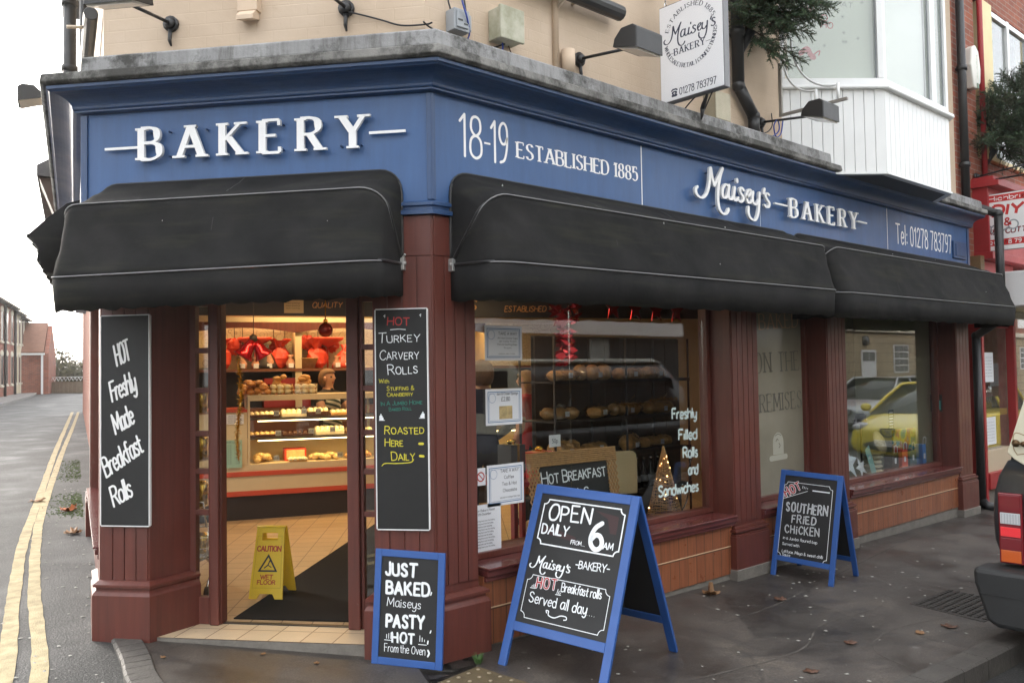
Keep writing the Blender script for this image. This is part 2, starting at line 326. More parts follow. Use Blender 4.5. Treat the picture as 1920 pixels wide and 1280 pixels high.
# frames of the three shop faces: x to the right along the face, y into the building, z up
TH = radians(129.25); U = Vector((cos(TH), sin(TH), 0)); IN = Vector((.774, .633, 0)).normalized()
U = Vector((-IN.y, IN.x, 0)); NO = -IN
LD = Vector((cos(radians(75.3)), sin(radians(75.3)), 0)); LI = Vector((LD.y, -LD.x, 0)); LW = 2.24
L0 = U * LW
def frame(o, a, i): return Matrix(((a.x, i.x, 0, o.x), (a.y, i.y, 0, o.y), (0, 0, 1, 0), (0, 0, 0, 1)))
MR = Matrix(); MD = frame(Vector((0, 0, 0)), -U, IN); ML = frame(L0, -LD, LI)
# plane frames for writing: x right, y up, z out of the face
def wplane(F, yoff, z0=0., x0=0.): return F @ Matrix(((1, 0, 0, x0), (0, 0, -1, yoff), (0, 1, 0, z0), (0, 0, 0, 1)))
def cl(v, a, b): return max(a, min(b, v))
def ground(x, y):
    ww = 1 - cl((y - 1) / 4, 0, 1)
    return -.0145 * cl(x, -3, 30) * ww + .036 * cl(y, -2.2, 2.0) + .012 * max(0, min(y, 75) - 3)
def road_z(x, y):
    k = cl((1.4 - y) / 2.4, 0, 1); return ground(x, y) - .012 - .10 * k
# ------------------------------------------------------------------ stroke lettering
GL = {}
def _g(txt):
    for line in txt.strip().split('\n'):
        ch, wd, rest = line.split(' ', 2); st = []
        for s_ in rest.split('|'):
            sm = s_.startswith('~'); pts = [tuple(float(q) for q in p.split(',')) for p in s_.lstrip('~').split()]
            st.append((sm, pts))
        GL[ch] = (float(wd), st)
_g('''A .74 0,0 .37,1|.37,1 .74,0|.13,.34 .61,.34
B .58 0,0 0,1|~0,1 .33,.99 .5,.88 .5,.64 .33,.53 0,.53|~0,.53 .36,.52 .57,.4 .57,.13 .36,.01 0,0
C .66 ~.65,.82 .5,.97 .3,.98 .1,.8 .02,.5 .1,.2 .3,.02 .5,.03 .66,.18
D .66 0,0 0,1|~0,1 .28,.99 .54,.86 .65,.5 .54,.14 .28,.01 0,0
E .54 0,0 0,1|0,1 .52,1|0,0 .54,0|0,.53 .42,.53
F .5 0,0 0,1|0,1 .5,1|0,.53 .4,.53
G .7 ~.66,.82 .5,.97 .3,.98 .1,.8 .02,.5 .1,.2 .3,.02 .52,.05 .66,.2|.66,.2 .66,.45|.66,.45 .42,.45
H .66 0,0 0,1|.66,0 .66,1|0,.52 .66,.52
I .06 .03,0 .03,1
J .42 ~.4,1 .4,.3 .34,.07 .2,0 .06,.06 .0,.2
K .62 0,0 0,1|.58,1 .02,.42|.18,.58 .62,0
L .5 0,0 0,1|0,0 .5,0
M .82 0,0 .06,1|.06,1 .41,.2|.41,.2 .76,1|.76,1 .82,0
N .68 0,0 0,1|0,1 .68,0|.68,0 .68,1
O .74 ~.37,1 .14,.9 .02,.5 .14,.1 .37,0 .6,.1 .72,.5 .6,.9 .37,1
P .55 0,0 0,1|~0,1 .34,.99 .54,.86 .54,.62 .34,.48 0,.47
Q .74 ~.37,1 .14,.9 .02,.5 .14,.1 .37,0 .6,.1 .72,.5 .6,.9 .37,1|.46,.24 .74,-.08
R .6 0,0 0,1|~0,1 .34,.99 .52,.87 .52,.64 .34,.51 0,.5|.28,.5 .6,0
S .54 ~.5,.84 .4,.96 .25,.99 .08,.9 .05,.72 .18,.57 .36,.47 .5,.32 .48,.12 .3,.01 .12,.04 .01,.18
T .64 .32,0 .32,1|0,1 .64,1
U .64 ~0,1 0,.35 .08,.08 .32,0 .56,.08 .64,.35 .64,1
V .7 0,1 .35,0|.35,0 .7,1
W .98 0,1 .25,0|.25,0 .49,.9|.49,.9 .73,0|.73,0 .98,1
X .66 0,0 .66,1|0,1 .66,0
Y .68 0,1 .34,.48|.68,1 .34,.48|.34,.48 .34,0
Z .6 .02,1 .6,1|.6,1 0,0|0,0 .6,0
0 .52 ~.26,1 .08,.88 .01,.5 .08,.12 .26,0 .44,.12 .51,.5 .44,.88 .26,1
1 .26 0,.82 .2,1|.2,1 .2,0
2 .5 ~.02,.8 .12,.96 .28,1 .46,.88 .46,.7 .3,.42 .02,.02|.02,.01 .5,.01
3 .48 ~.02,.86 .16,.99 .34,.98 .46,.84 .42,.64 .22,.53|~.22,.53 .44,.46 .48,.24 .38,.05 .2,0 .0,.12
4 .54 .42,0 .42,1|.42,1 0,.3|0,.3 .54,.3
5 .48 .44,1 .08,1|.08,1 .05,.56|~.05,.56 .24,.64 .42,.54 .48,.3 .4,.08 .2,0 .01,.1
6 .5 ~.44,.98 .2,.8 .04,.48 .04,.2 .16,.03 .32,.0 .46,.12 .48,.32 .38,.5 .22,.52 .06,.36
7 .48 0,1 .48,1|~.48,1 .28,.5 .16,0
8 .5 ~.25,1 .08,.92 .06,.68 .25,.54 .44,.68 .42,.92 .25,1|~.25,.54 .04,.42 .03,.12 .25,0 .47,.12 .46,.42 .25,.54
9 .5 ~.45,.64 .34,.5 .16,.5 .04,.66 .06,.88 .22,1 .38,.96 .46,.78 .44,.4 .3,.1 .08,.02
a .46 ~.44,.56 .3,.64 .12,.58 .02,.32 .08,.06 .24,.0 .38,.12 .43,.34|~.44,.62 .43,.3 .44,.1 .5,.0
b .48 0,0 0,1.0|~0,.44 .14,.62 .32,.62 .46,.46 .46,.18 .32,.0 .14,.0 0,.14
c .42 ~.42,.52 .28,.63 .12,.57 .02,.32 .1,.07 .26,.0 .42,.1
d .48 .46,1 .46,0|~.46,.44 .32,.62 .14,.62 .01,.44 .01,.18 .14,.0 .32,.0 .46,.14
e .45 ~.03,.33 .42,.35 .42,.52 .28,.63 .12,.58 .02,.32 .1,.07 .26,.0 .43,.1
f .32 ~.34,.96 .22,1.0 .13,.86 .13,.5 .13,0|0,.6 .3,.6
g .48 ~.46,.44 .32,.62 .14,.62 .01,.44 .01,.18 .14,.0 .32,.0 .46,.14|~.46,.6 .46,.0 .42,-.22 .24,-.32 .04,-.26
h .46 0,0 0,1|~0,.42 .12,.6 .3,.64 .44,.5 .45,0
i .08 .04,0 .04,.6|.04,.82 .04,.86
j .2 ~.16,.6 .16,-.12 .1,-.28 -.06,-.3|.16,.82 .16,.86
k .42 0,0 0,1|.38,.62 .02,.24|.14,.34 .42,0
l .08 .04,0 .04,1
m .74 0,0 0,.62|~0,.42 .1,.6 .24,.64 .36,.5 .37,0|~.37,.42 .47,.6 .61,.64 .73,.5 .74,0
n .44 0,0 0,.62|~0,.42 .12,.6 .3,.64 .43,.5 .44,0
o .48 ~.24,.63 .08,.56 .01,.32 .08,.07 .24,0 .4,.07 .47,.32 .4,.56 .24,.63
p .48 0,-.32 0,.62|~0,.44 .14,.62 .32,.62 .46,.46 .46,.18 .32,.0 .14,.0 0,.14
q .48 .46,-.32 .46,.62|~.46,.44 .32,.62 .14,.62 .01,.44 .01,.18 .14,.0 .32,.0 .46,.14
r .32 0,0 0,.62|~0,.36 .08,.54 .2,.63 .33,.6
s .38 ~.36,.53 .24,.63 .1,.6 .05,.46 .18,.35 .34,.24 .34,.08 .2,0 .02,.08
t .32 ~.14,.9 .13,.2 .18,.03 .32,.03|0,.62 .3,.62
u .44 ~0,.62 0,.2 .1,.01 .28,.02 .43,.22|.44,.62 .44,0
v .42 0,.62 .21,0|.21,0 .42,.62
w .66 0,.62 .17,0|.17,0 .33,.56|.33,.56 .49,0|.49,0 .66,.62
x .42 0,0 .42,.62|0,.62 .42,0
y .44 ~0,.62 .02,.25 .12,.05 .28,.08 .42,.3|~.44,.62 .43,.1 .38,-.2 .22,-.32 .04,-.24
z .4 0,.62 .4,.62|.4,.62 0,0|0,0 .4,0
- .4 0,.45 .4,.45
. .08 .04,.0 .04,.04
, .1 .06,.04 .02,-.12
: .08 .04,.1 .04,.14|.04,.52 .04,.56
' .1 .06,1 .03,.8
& .66 ~.64,.02 .4,.28 .16,.62 .14,.86 .28,.99 .42,.88 .38,.68 .1,.4 .04,.18 .16,.01 .38,.03 .62,.4
£ .54 ~.5,.84 .38,.99 .22,.92 .18,.7 .18,.3 .04,.0|.04,0 .52,0|.02,.46 .4,.46
/ .4 0,-.05 .4,1.05
! .08 .04,.3 .04,1|.04,0 .04,.05''')
GL['|'] = (.08, [(False, [(.04, -.1), (.04, 1.1)])])
LOGO = [[(.026,.058),(.005,.04),(.008,.011),(.035,-.011),(.078,-.016),(.122,.007),(.155,.052),(.177,.123),(.19,.216)],[(.197,.218),(.21,.158),(.235,.097)],[(.235,.097),(.287,.161),(.348,.239)],[(.348,.239),(.313,.172),(.286,.077),(.279,-.015),(.296,-.074),(.334,-.104),(.373,-.104),(.4,-.086),(.414,-.065)],[(.415,.117),(.382,.122),(.349,.093),(.34,.053),(.352,.02),(.385,.024),(.412,.055),(.425,.103)],[(.428,.119),(.419,.063),(.424,.025),(.451,.017),(.475,.036)],[(.504,.113),(.49,.057),(.494,.022),(.518,.017),(.55,.041)],[(.538,.179),(.538,.166)],[(.628,.11),(.597,.125),(.576,.107),(.588,.081),(.619,.057),(.613,.029),(.578,.013),(.549,.024)],[(.667,.059),(.706,.082),(.728,.111),(.712,.125),(.682,.109),(.665,.071),(.676,.029),(.703,.02),(.743,.045)],[(.759,.111),(.747,.065),(.76,.027),(.795,.019),(.836,.056)],[(.849,.114),(.842,.045),(.828,-.029),(.804,-.084),(.767,-.11),(.712,-.098),(.685,-.061),(.687,-.018)],[(.924,.156),(.91,.122)],[(.991,.118),(.959,.128),(.936,.105),(.957,.079),(.988,.054),(.981,.024),(.946,.015),(.919,.028)]]
def cat_rom(p, n=5):
    if len(p) < 3: return list(p)
    closed = sum(abs(a - b) for a, b in zip(p[0], p[-1])) < 1e-6; out = []; N = len(p)
    for i in range(N - 1):
        p1, p2 = p[i], p[i + 1]
        p0 = p[i - 1] if i > 0 else (p[N - 2] if closed else tuple(2 * a - b for a, b in zip(p1, p2)))
        p3 = p[i + 2] if i + 2 < N else (p[1] if closed else tuple(2 * b - a for a, b in zip(p1, p2)))
        for j in range(n):
            t = j / n; t2 = t * t; t3 = t2 * t
            out.append(tuple(.5 * (2 * b + (c - a) * t + (2 * a - 5 * b + 4 * c - d) * t2 + (3 * b - a - 3 * c + d) * t3) for a, b, c, d in zip(p0, p1, p2, p3)))
    out.append(tuple(p[-1])); return out
class Ink:
    """collects flat or raised strokes on one writing plane P (x right, y up, z out)"""
    def __init__(s, P, d=.0006, depth=0., hand=0.): s.mb = MB(P); s.d = d; s.depth = depth; s.k = 0; s.hand = hand
    def lay(s):
        s.k += 1; return s.d + (s.k % 9) * .00013
    def ribbon(s, pts, wf, mi=0, caps=True, hcut=None):
        P = [Vector(p) for p in pts]; q = [P[0]]
        for p in P[1:]:
            if (p - q[-1]).length > 1e-5: q.append(p)
        if len(q) < 2: q = [P[0] - Vector((.0005, 0)), P[0] + Vector((.0005, 0))]
        P = q; n = len(P); closed = (P[0] - P[-1]).length < 1e-4 and n > 3
        if closed: P = P[:-1]; n -= 1
        Lf = []; Rt = []; ws = []
        for i in range(n):
            a = P[(i - 1) % n] if (closed or i > 0) else None; b = P[(i + 1) % n] if (closed or i < n - 1) else None
            t1 = (P[i] - a).normalized() if a is not None else None; t2 = (b - P[i]).normalized() if b is not None else None
            t = (t1 or t2) if (t1 is None or t2 is None) else ((t1 + t2).normalized() if (t1 + t2).length > .2 else t2)
            nn = Vector((-t.y, t.x)); ww = (wf(t) if callable(wf) else wf) / 2
            if t1 is not None and t2 is not None: ww /= max(.6, t.dot(t2))
            Lf.append(P[i] + nn * ww); Rt.append(P[i] - nn * ww); ws.append(ww)
        if hcut is not None and not closed:                    # cut steep stroke ends level with the baseline or cap line
            for i, j in ((0, 1), (n - 1, n - 2)):
                t = (P[i] - P[j]).normalized(); tu = t.dot(hcut)
                if abs(tu) > .5:
                    for A_ in (Lf, Rt): A_[i] = A_[i] - t * ((A_[i] - P[i]).dot(hcut) / tu)
        d1 = s.lay() + s.depth; d0 = s.d; out = []
        vs = []; fs = []
        if closed:
            vs = [(p.x, p.y, d1) for p in Rt] + [(p.x, p.y, d1) for p in Lf]
            fs = [[i, (i + 1) % n, n + (i + 1) % n, n + i] for i in range(n)]
            if s.depth:
                o = len(vs); vs += [(p.x, p.y, d0) for p in Rt] + [(p.x, p.y, d0) for p in Lf]
                fs += [[(i + 1) % n, i, o + i, o + (i + 1) % n] for i in range(n)] + [[n + i, n + (i + 1) % n, o + n + (i + 1) % n, o + n + i] for i in range(n)]
            s.mb.add(vs, fs, mi); return
        loop = list(Rt)
        def arc(c, frm, w_, k=4):
            a0 = atan2(frm.y - c.y, frm.x - c.x); return [Vector((c.x + w_ * cos(a0 + pi * j / k), c.y + w_ * sin(a0 + pi * j / k))) for j in range(1, k)]
        ec = arc(P[-1], Rt[-1], ws[-1]) if caps else []; sc = arc(P[0], Lf[0], ws[0]) if caps else []
        ring = Rt + ec + Lf[::-1] + sc; m = len(ring)
        vs = [(p.x, p.y, d1) for p in ring]; e = len(ec)
        li = lambda i: n + e + (n - 1 - i)
        fs = [[i, i + 1, li(i + 1), li(i)] for i in range(n - 1)]
        if ec: fs.append([n - 1] + list(range(n, n + e)) + [li(n - 1)])
        if sc: fs.append([li(0)] + list(range(2 * n + e, m)) + [0])
        if s.depth:
            vs += [(p.x, p.y, d0) for p in ring]; fs += [[(i + 1) % m, i, m + i, m + (i + 1) % m] for i in range(m)]
        s.mb.add(vs, fs, mi)
    def rect(s, x0, y0, x1, y1, mi=0):
        d1 = s.lay() + s.depth; d0 = s.d; vs = [(x0, y0, d1), (x1, y0, d1), (x1, y1, d1), (x0, y1, d1)]; fs = [[0, 1, 2, 3]]
        if s.depth: vs += [(x0, y0, d0), (x1, y0, d0), (x1, y1, d0), (x0, y1, d0)]; fs += [[1, 0, 4, 5], [2, 1, 5, 6], [3, 2, 6, 7], [0, 3, 7, 4]]
        s.mb.add(vs, fs, mi)
    def line(s, pts, w, mi=0, smooth=False, caps=True): s.ribbon(cat_rom(pts) if smooth else pts, w, mi, caps)
    def text(s, st, p0, p1, h, w=.1, style='pen', mi=0, slant=0., track=.16, jit=0., sc=False, path=None):
        """st fitted between p0 and p1 (baseline), cap height h; style pen, serif or bold; sc: small capitals"""
        p0 = Vector(p0); p1 = Vector(p1); adv = 0; lay = []; first = True
        for ch in st:
            if ch == ' ': adv += .34; first = True; continue
            z = 1.
            if sc and ch.isalpha() and not first: ch = ch.upper(); z = .74
            first = False; wd, stk = GL[ch]
            lay.append((stk, adv, z, wd)); adv += wd * z + track + (.12 if style == 'serif' else 0)
        adv -= track; L_ = (p1 - p0).length; sx = L_ / max(adv, .1); e = (p1 - p0).normalized(); u = Vector((-e.y, e.x))
        W = w * h; rng = random.Random(len(st) * 7 + int(h * 1e4)); jit = max(jit, s.hand); W0 = W
        for stk, a, z, wd in lay:
            jy = rng.uniform(-jit, jit) * h; jr = rng.uniform(-jit, jit); W = W0 * (1 + rng.uniform(-4, 4) * s.hand)
            if path: pos, e2, u2 = path((a + wd / 2) * sx); pos = pos - e2 * (wd * sx / 2)
            else: pos = p0 + e * (a * sx); e2 = e; u2 = u
            jz = 1 + rng.uniform(-2, 2) * s.hand; js = slant + rng.uniform(-2.5, 2.5) * s.hand
            def T(p, z=z * jz, slant=js): return pos + e2 * (p[0] * z * sx + slant * p[1] * z * h) + u2 * (p[1] * z * h + jy + jr * p[0] * h * .5)
            for sm, pts in stk:
                if sm: pts = cat_rom(pts)
                Q = [T(p) for p in pts]
                if style == 'serif':
                    def wf(t, W=W): return W * max(.36, abs(sin(atan2(t.dot(u2), t.dot(e2)) - radians(12))) ** 1.5)
                    s.ribbon(Q, wf, mi, False, u2)
                    if True:
                        for (p, o) in ((pts[0], pts[1]), (pts[-1], pts[-2])):
                            dx, dy = p[0] - o[0], p[1] - o[1]
                            if (abs(p[1]) < .02 or abs(p[1] - 1) < .03) and abs(dy) > abs(dx) * .8:
                                c = T((p[0], cl(p[1], 0, 1))); q = .075 * h + W * .5 * (1 if abs(dx) < .3 * abs(dy) else 1.1); yy = .034 * h; sg = 1 if p[1] < .5 else -1
                                s.ribbon([c - e2 * q + u2 * yy * sg, c + e2 * q + u2 * yy * sg], yy * 2, mi, False)
                            elif abs(dy) < abs(dx) * .2 and p[0] > .3 and (p[1] < .1 or p[1] > .9):
                                c = T(p); s.ribbon([c + u2 * (.17 * h if p[1] < .5 else -.17 * h), c + u2 * (-.0 * h)], W * .42, mi, False)
                else: s.ribbon(Q, W, mi, style == 'pen')
    def logo(s, p0, sx, sy, w, mi=0, rot=0., contrast=.45):
        for pts in LOGO:
            q = [(p0[0] + (x - .005) * sx, p0[1] + y * sy + rot * x * sx) for x, y in pts]
            s.ribbon(cat_rom(q), (lambda t: w * (contrast + (1 - contrast) * abs(t.y))), mi)
    def obj(s, name, mats, parent): return s.mb.build(name, mats, parent)
def frame_notched(ink, x0, y0, x1, y1, r, w, mi=0):
    """a rectangle whose corners are scooped out"""
    def sc(cx, cy, a0): return [(cx + r * cos(a0 - j * pi / 8), cy + r * sin(a0 - j * pi / 8)) for j in range(5)]
    p = sc(x0, y0, pi / 2) + sc(x1, y0, pi) + sc(x1, y1, 1.5 * pi) + sc(x0, y1, 2 * pi)
    p.append(p[0]); ink.ribbon(p, w, mi)
# ------------------------------------------------------------------ ground
def grid_sheet(name, xs, ys, zf, m, inside=None):
    mb = MB(); ix = {}
    for j in range(len(ys) - 1):
        for i in range(len(xs) - 1):
            cx, cy = (xs[i] + xs[i + 1]) / 2, (ys[j] + ys[j + 1]) / 2
            if inside and not inside(cx, cy): continue
            q = []
            for a, b in ((i, j), (i + 1, j), (i + 1, j + 1), (i, j + 1)):
                if (a, b) not in ix: ix[(a, b)] = len(mb.v); mb.v.append(Vector((xs[a], ys[b], zf(xs[a], ys[b]))))
                q.append(ix[(a, b)])
            mb.f.append(q); mb.mi.append(0); mb.sm.append(True)
    o = mb.build(name, m); return tag(o, kind='structure')
def lin(a, b, n): return [a + (b - a) * i / n for i in range(n + 1)]
xs = [-160, -60, -30, -15, -9] + lin(-6, 12, 72) + [14, 17, 21, 26, 32, 45, 70, 110, 160]
ys = [-160, -90, -50, -30, -20, -14, -9] + lin(-6, 8, 56) + [10, 13, 17, 22, 28, 35, 43, 52, 62, 75, 110, 180, 300]
grid_sheet('road', xs, ys, lambda x, y: road_z(x, y), MATS['asphalt'])
KP = cat_rom([(-1.22, 1.95), (-1.285, 1.55), (-1.36, 1.12), (-1.44, .75), (-1.46, .25), (-1.30, -.35), (-.92, -.95), (-.3, -1.5), (.5, -1.82), (1.9, -1.97), (3.2, -2.03)], 4) + [(6, -2.12), (12, -2.3), (24, -2.6), (45, -3.0)]
mb = MB(); n = len(KP)                                    # pavement: a sheet from the kerb line back to the shop fronts
back = []
for (x, y) in KP:
    if x < .35 and y > -1.2: t = Vector((x, y, 0)); u_ = cl((t.dot(U)), -.2, 2.4); p = U * u_ + IN * .25; back.append((p.x, p.y))
    else: back.append((max(x, .0), .35))
for i in range(n):
    a = Vector(KP[i]); b = Vector(back[i]); tn = Vector(KP[min(i + 1, n - 1)]) - Vector(KP[max(i - 1, 0)]); nn = Vector((-tn.y, tn.x)).normalized() * -.0
    for j in range(9):
        p = a.lerp(b, j / 8); mb.v.append(Vector((p.x, p.y, ground(p.x, p.y))))
for i in range(n - 1):
    for j in range(8): mb.f.append([i * 9 + j, (i + 1) * 9 + j, (i + 1) * 9 + j + 1, i * 9 + j + 1]); mb.mi.append(0); mb.sm.append(True)
tag(mb.build('pavement', MATS['pavement_tarmac'], fix=True), kind='structure')
mb = MB()                                                  # kerb stones: separate blocks with fine joints along the kerb line
def kerb_run(mb, P, wd, hgt, joint=.9):
    acc = 0
    for i in range(len(P) - 1):
        a, b = Vector(P[i]), Vector(P[i + 1]); L_ = (b - a).length; m_ = max(1, int(L_ / joint)) if L_ > joint else 1
        for q in range(m_):
            p = a.lerp(b, q / m_); r = a.lerp(b, (q + 1) / m_); t = (r - p).normalized(); nn = Vector((-t.y, t.x)); g_ = .003
            p2 = p + t * g_; r2 = r - t * g_
            if (r2 - p2).dot(t) <= 0: continue
            vs = []
            for c in (p2, r2):
                for o_, dz in ((-.02, -.2), (-.02, .002), (-.006, .014), (wd - .01, .016), (wd, .004), (wd, -.2)):
                    v = c + nn * o_; vs.append((v.x, v.y, ground(c.x, c.y) + dz))
            fs = [[k, k + 1, 7 + k, 6 + k] for k in range(5)] + [[0, 1, 2, 3, 4, 5], [11, 10, 9, 8, 7, 6]]
            mb.add(vs, fs)
kerb_run(mb, KP, .14, .1)
tag(mb.build('kerb', KERB, fix=True), kind='structure')
# double yellow lines along the side street
def line_sheet(name, pts, wd, m, dz=.005, n=6):
    P = cat_rom(pts, n); mb = MB()
    for i, p in enumerate(P):
        a = Vector(P[max(i - 1, 0)]); b = Vector(P[min(i + 1, len(P) - 1)]); t = (b - a).normalized(); nn = Vector((-t.y, t.x))
        for s_ in (-1, 1):
            ww = wd * (1 + random.uniform(-.10, .10)); v = Vector(p) + nn * s_ * ww / 2; mb.v.append(Vector((v.x, v.y, road_z(v.x, v.y) + dz)))
        if i: mb.f.append([2 * i - 2, 2 * i - 1, 2 * i + 1, 2 * i]); mb.mi.append(0); mb.sm.append(True)
    return tag(mb.build(name, m), kind='structure')
line_sheet('yellow_line', [(-3.0, -.9), (-2.45, .1), (-1.98, 1.1), (-1.54, 2.95), (-1.0, 5.2), (-.14, 8.35), (1.65, 14.9), (3.8, 22.6), (6.15, 31)], .09, YLINE, n=14)
line_sheet('yellow_line', [(-2.75, -.9), (-2.2, .1), (-1.80, 1.1), (-1.35, 3.2), (-.86, 5.3), (-.30, 7.45), (1.60, 14.25), (3.9, 22.3), (6.33, 30.9)], .085, YLINE, n=14)
# far pavement with its kerb on the other side of the side street, by the terrace
mb = MB(); FK = [(-9, -4), (-6.5, 5), (-3.5, 15), (.2, 26), (5.2, 38.5), (9.4, 51.5), (10.6, 56)]
for i, p in enumerate(FK):
    a = Vector(FK[max(i - 1, 0)]); b = Vector(FK[min(i + 1, len(FK) - 1)]); t = (b - a).normalized(); nn = Vector((-t.y, t.x))
    for o_, dz in ((0, -.05), (0, .11), (.15, .115), (2.4, .14)):
        v = Vector(p) + nn * o_; mb.v.append(Vector((v.x, v.y, road_z(p[0], p[1]) + dz)))
    if i: mb.f += [[4 * i - 4 + k, 4 * i + k, 4 * i + k + 1, 4 * i - 3 + k] for k in range(3)]; mb.mi += [0] * 3; mb.sm += [False] * 3
tag(mb.build('far_pavement', mat('far_paving', (.16, .15, .14), .7, var=.2, vscale=3), fix=True), kind='structure')
# opposite pavement, behind the camera (seen in the window reflections)
mb = MB(); mb.box(-30, -11.29, -.3, 90, -9.4, -.06); tag(mb.build('opposite_pavement', mat('far_paving', (.16, .15, .14))), kind='structure')
# ------------------------------------------------------------------ the corner shop building
shop = thing('corner_shop', 'cream painted corner bakery building with navy fascia and maroon shopfront', 'shop building', (0, 0, 0))
PA = L0 + LD * 7.6; PLAN = [(PA.x, PA.y), (L0.x, L0.y), (0, 0), (8.05, 0)]
def off_plan(plan, out):
    n = len(plan); res = []
    for i in range(n):
        p = Vector(plan[i]); ns = []
        for a, b in ((i - 1, i), (i, i + 1)):
            if a >= 0 and b < n:
                t = (Vector(plan[b]) - Vector(plan[a])).normalized(); ns.append(Vector((t.y, -t.x)))
        m_ = sum(ns, Vector((0, 0))).normalized(); res.append(p + m_ * (out / m_.dot(ns[0])))
    return res
def sweep(mb, prof, plan=PLAN, mi=0, smooth=False, caps=True, close=False):
    """profile (out, z) carried along the plan with mitred corners"""
    cols = [off_plan(plan, o) for o, z in prof]; m_ = len(prof); le = [0]
    for i in range(1, len(plan)): le.append(le[-1] + (Vector(plan[i]) - Vector(plan[i - 1])).length)
    vs = []; fs = []; uv = []
    for i in range(len(plan)):
        for j in range(m_): vs.append((cols[j][i].x, cols[j][i].y, prof[j][1])); uv.append((le[i], prof[j][1] + prof[j][0]))
    for i in range(len(plan) - 1):
        for j in range(m_ if close else m_ - 1):
            k2 = (j + 1) % m_; fs.append([i * m_ + j, (i + 1) * m_ + j, (i + 1) * m_ + k2, i * m_ + k2])
    if caps: fs.append(list(range(m_))); fs.append([(len(plan) - 1) * m_ + j for j in range(m_)][::-1])
    mb.add(vs, fs, mi, smooth, uvs=uv)
mb = MB(); sweep(mb, [(-.42, 3.45), (-.12, 3.45), (-.12, 6.9), (-.42, 6.9)], close=True)
upper = mb.build('upper_wall', MATS['cream_painted_brick'], shop, fix=True)
# roof: parapet gutter and slate hip
mb = MB(); inn = [Vector(p) for p in off_plan(PLAN, -.5)]; rp = off_plan(PLAN, .18); bk = [(8.05, 9.0), (3.0, 9.6)]
vs = [(p.x, p.y, 6.9) for p in rp] + [(x, y, 6.9) for x, y in bk] + [(2.6, 5.2, 9.2), (8.05, 5.2, 9.2)]
mb.add(vs, [[0, 1, 6], [1, 2, 6], [2, 3, 7, 6], [3, 4, 7], [4, 5, 6, 7], [5, 0, 6]]); sweep(mb, [(.2, 6.78), (.2, 6.9), (-.3, 6.9), (-.3, 6.78)], close=True)
mb.build('roof', mat('slate', (.07, .072, .08), .6, var=.25), shop)
# stone ledge over the fascia (two courses, both weathered)
def rough_ledge(name, prof, m, step=.9, P_=None):
    P_ = P_ or PLAN; mb = MB(); pl = []
    for a, b in zip(P_[:-1], P_[1:]):
        L_ = (Vector(b) - Vector(a)).length; k_ = max(1, int(L_ / step))
        pl += [tuple(Vector(a).lerp(Vector(b), i / k_)) for i in range(k_)]
    pl.append(P_[-1]); n0 = len(mb.v); sweep(mb, prof, pl, close=True)
    rr = random.Random(len(name)); m_ = len(prof)
    for i in range(len(pl)):
        dz = rr.uniform(-.003, .003)
        for j in range(m_):
            if prof[j][0] > -.1: mb.v[n0 + i * m_ + j].z += dz + rr.uniform(-.003, .003)
    return mb.build(name, m, shop, bevel=.006, fix=True)
rough_ledge('ledge_upper_course', [(-.3, 3.5), (.155, 3.5), (.17, 3.51), (.165, 3.592), (.15, 3.602), (-.125, 3.655), (-.3, 3.655)], MATS['weathered_ledge_upper'], P_=[tuple(U * 2.13)[:2], (0, 0), (8.05, 0)])
rough_ledge('ledge_lower_course', [(-.3, 3.426), (.215, 3.426), (.235, 3.44), (.228, 3.488), (.19, 3.4985), (-.3, 3.4985)], MATS['weathered_ledge_lower'])
# moulded cornice
cor = [(-.1, 3.424), (.20, 3.424), (.20, 3.405), (.187, 3.398)]
for j in range(9):
    t = j / 8; cor.append((.182 - .125 * sin(t * pi / 2) ** .9, 3.392 - .066 * (1 - cos(t * pi / 2)) - .008 * t))
cor += [(.052, 3.312), (.045, 3.309), (.045, 3.299), (.033, 3.294), (-.1, 3.294)]
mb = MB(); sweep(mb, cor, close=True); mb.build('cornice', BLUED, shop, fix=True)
# fascia board: flat board with small end and corner fillets and a bead below
mb = MB(); sweep(mb, [(-.28, 3.293), (0, 3.293), (0, 2.655), (-.28, 2.655)], close=True)
fascia = mb.build('fascia_board', BLUE, shop, fix=True)
mb = MB(); sweep(mb, [(-.1, 2.654), (.012, 2.654), (.022, 2.645), (.022, 2.628), (.008, 2.620), (.008, 2.606), (.03, 2.598), (.03, 2.574), (-.1, 2.566)], close=True)
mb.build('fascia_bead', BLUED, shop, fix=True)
for F_, b_ in ((MR, (-.005, -.012, 2.66, .024, .02, 3.29)), (MR, (7.99, -.012, 2.66, 8.05, .02, 3.29)), (MD, (-.024, -.012, 2.66, .004, .02, 3.29)), (MD, (-2.245, -.012, 2.66, -2.20, .02, 3.29))): mb = MB(F_); mb.box(*b_); mb.build('corner_fillet', BLUED, fascia, bevel=.003)
mb = MB(MR); mb.box(7.55, -.022, 2.9, 7.93, .02, 3.1); mb.box(7.6, -.03, 2.93, 7.88, .02, 3.07); mb.build('end_bracket', BLUED, fascia, bevel=.003)
mb = MB(MR)                                               # screw heads and panel joint on the right-hand fascia
mb.box(3.475, -.0012, 2.66, 3.482, .001, 3.0); mb.build('panel_joint', mat('joint_white', (.45, .5, .6), .5), fascia)
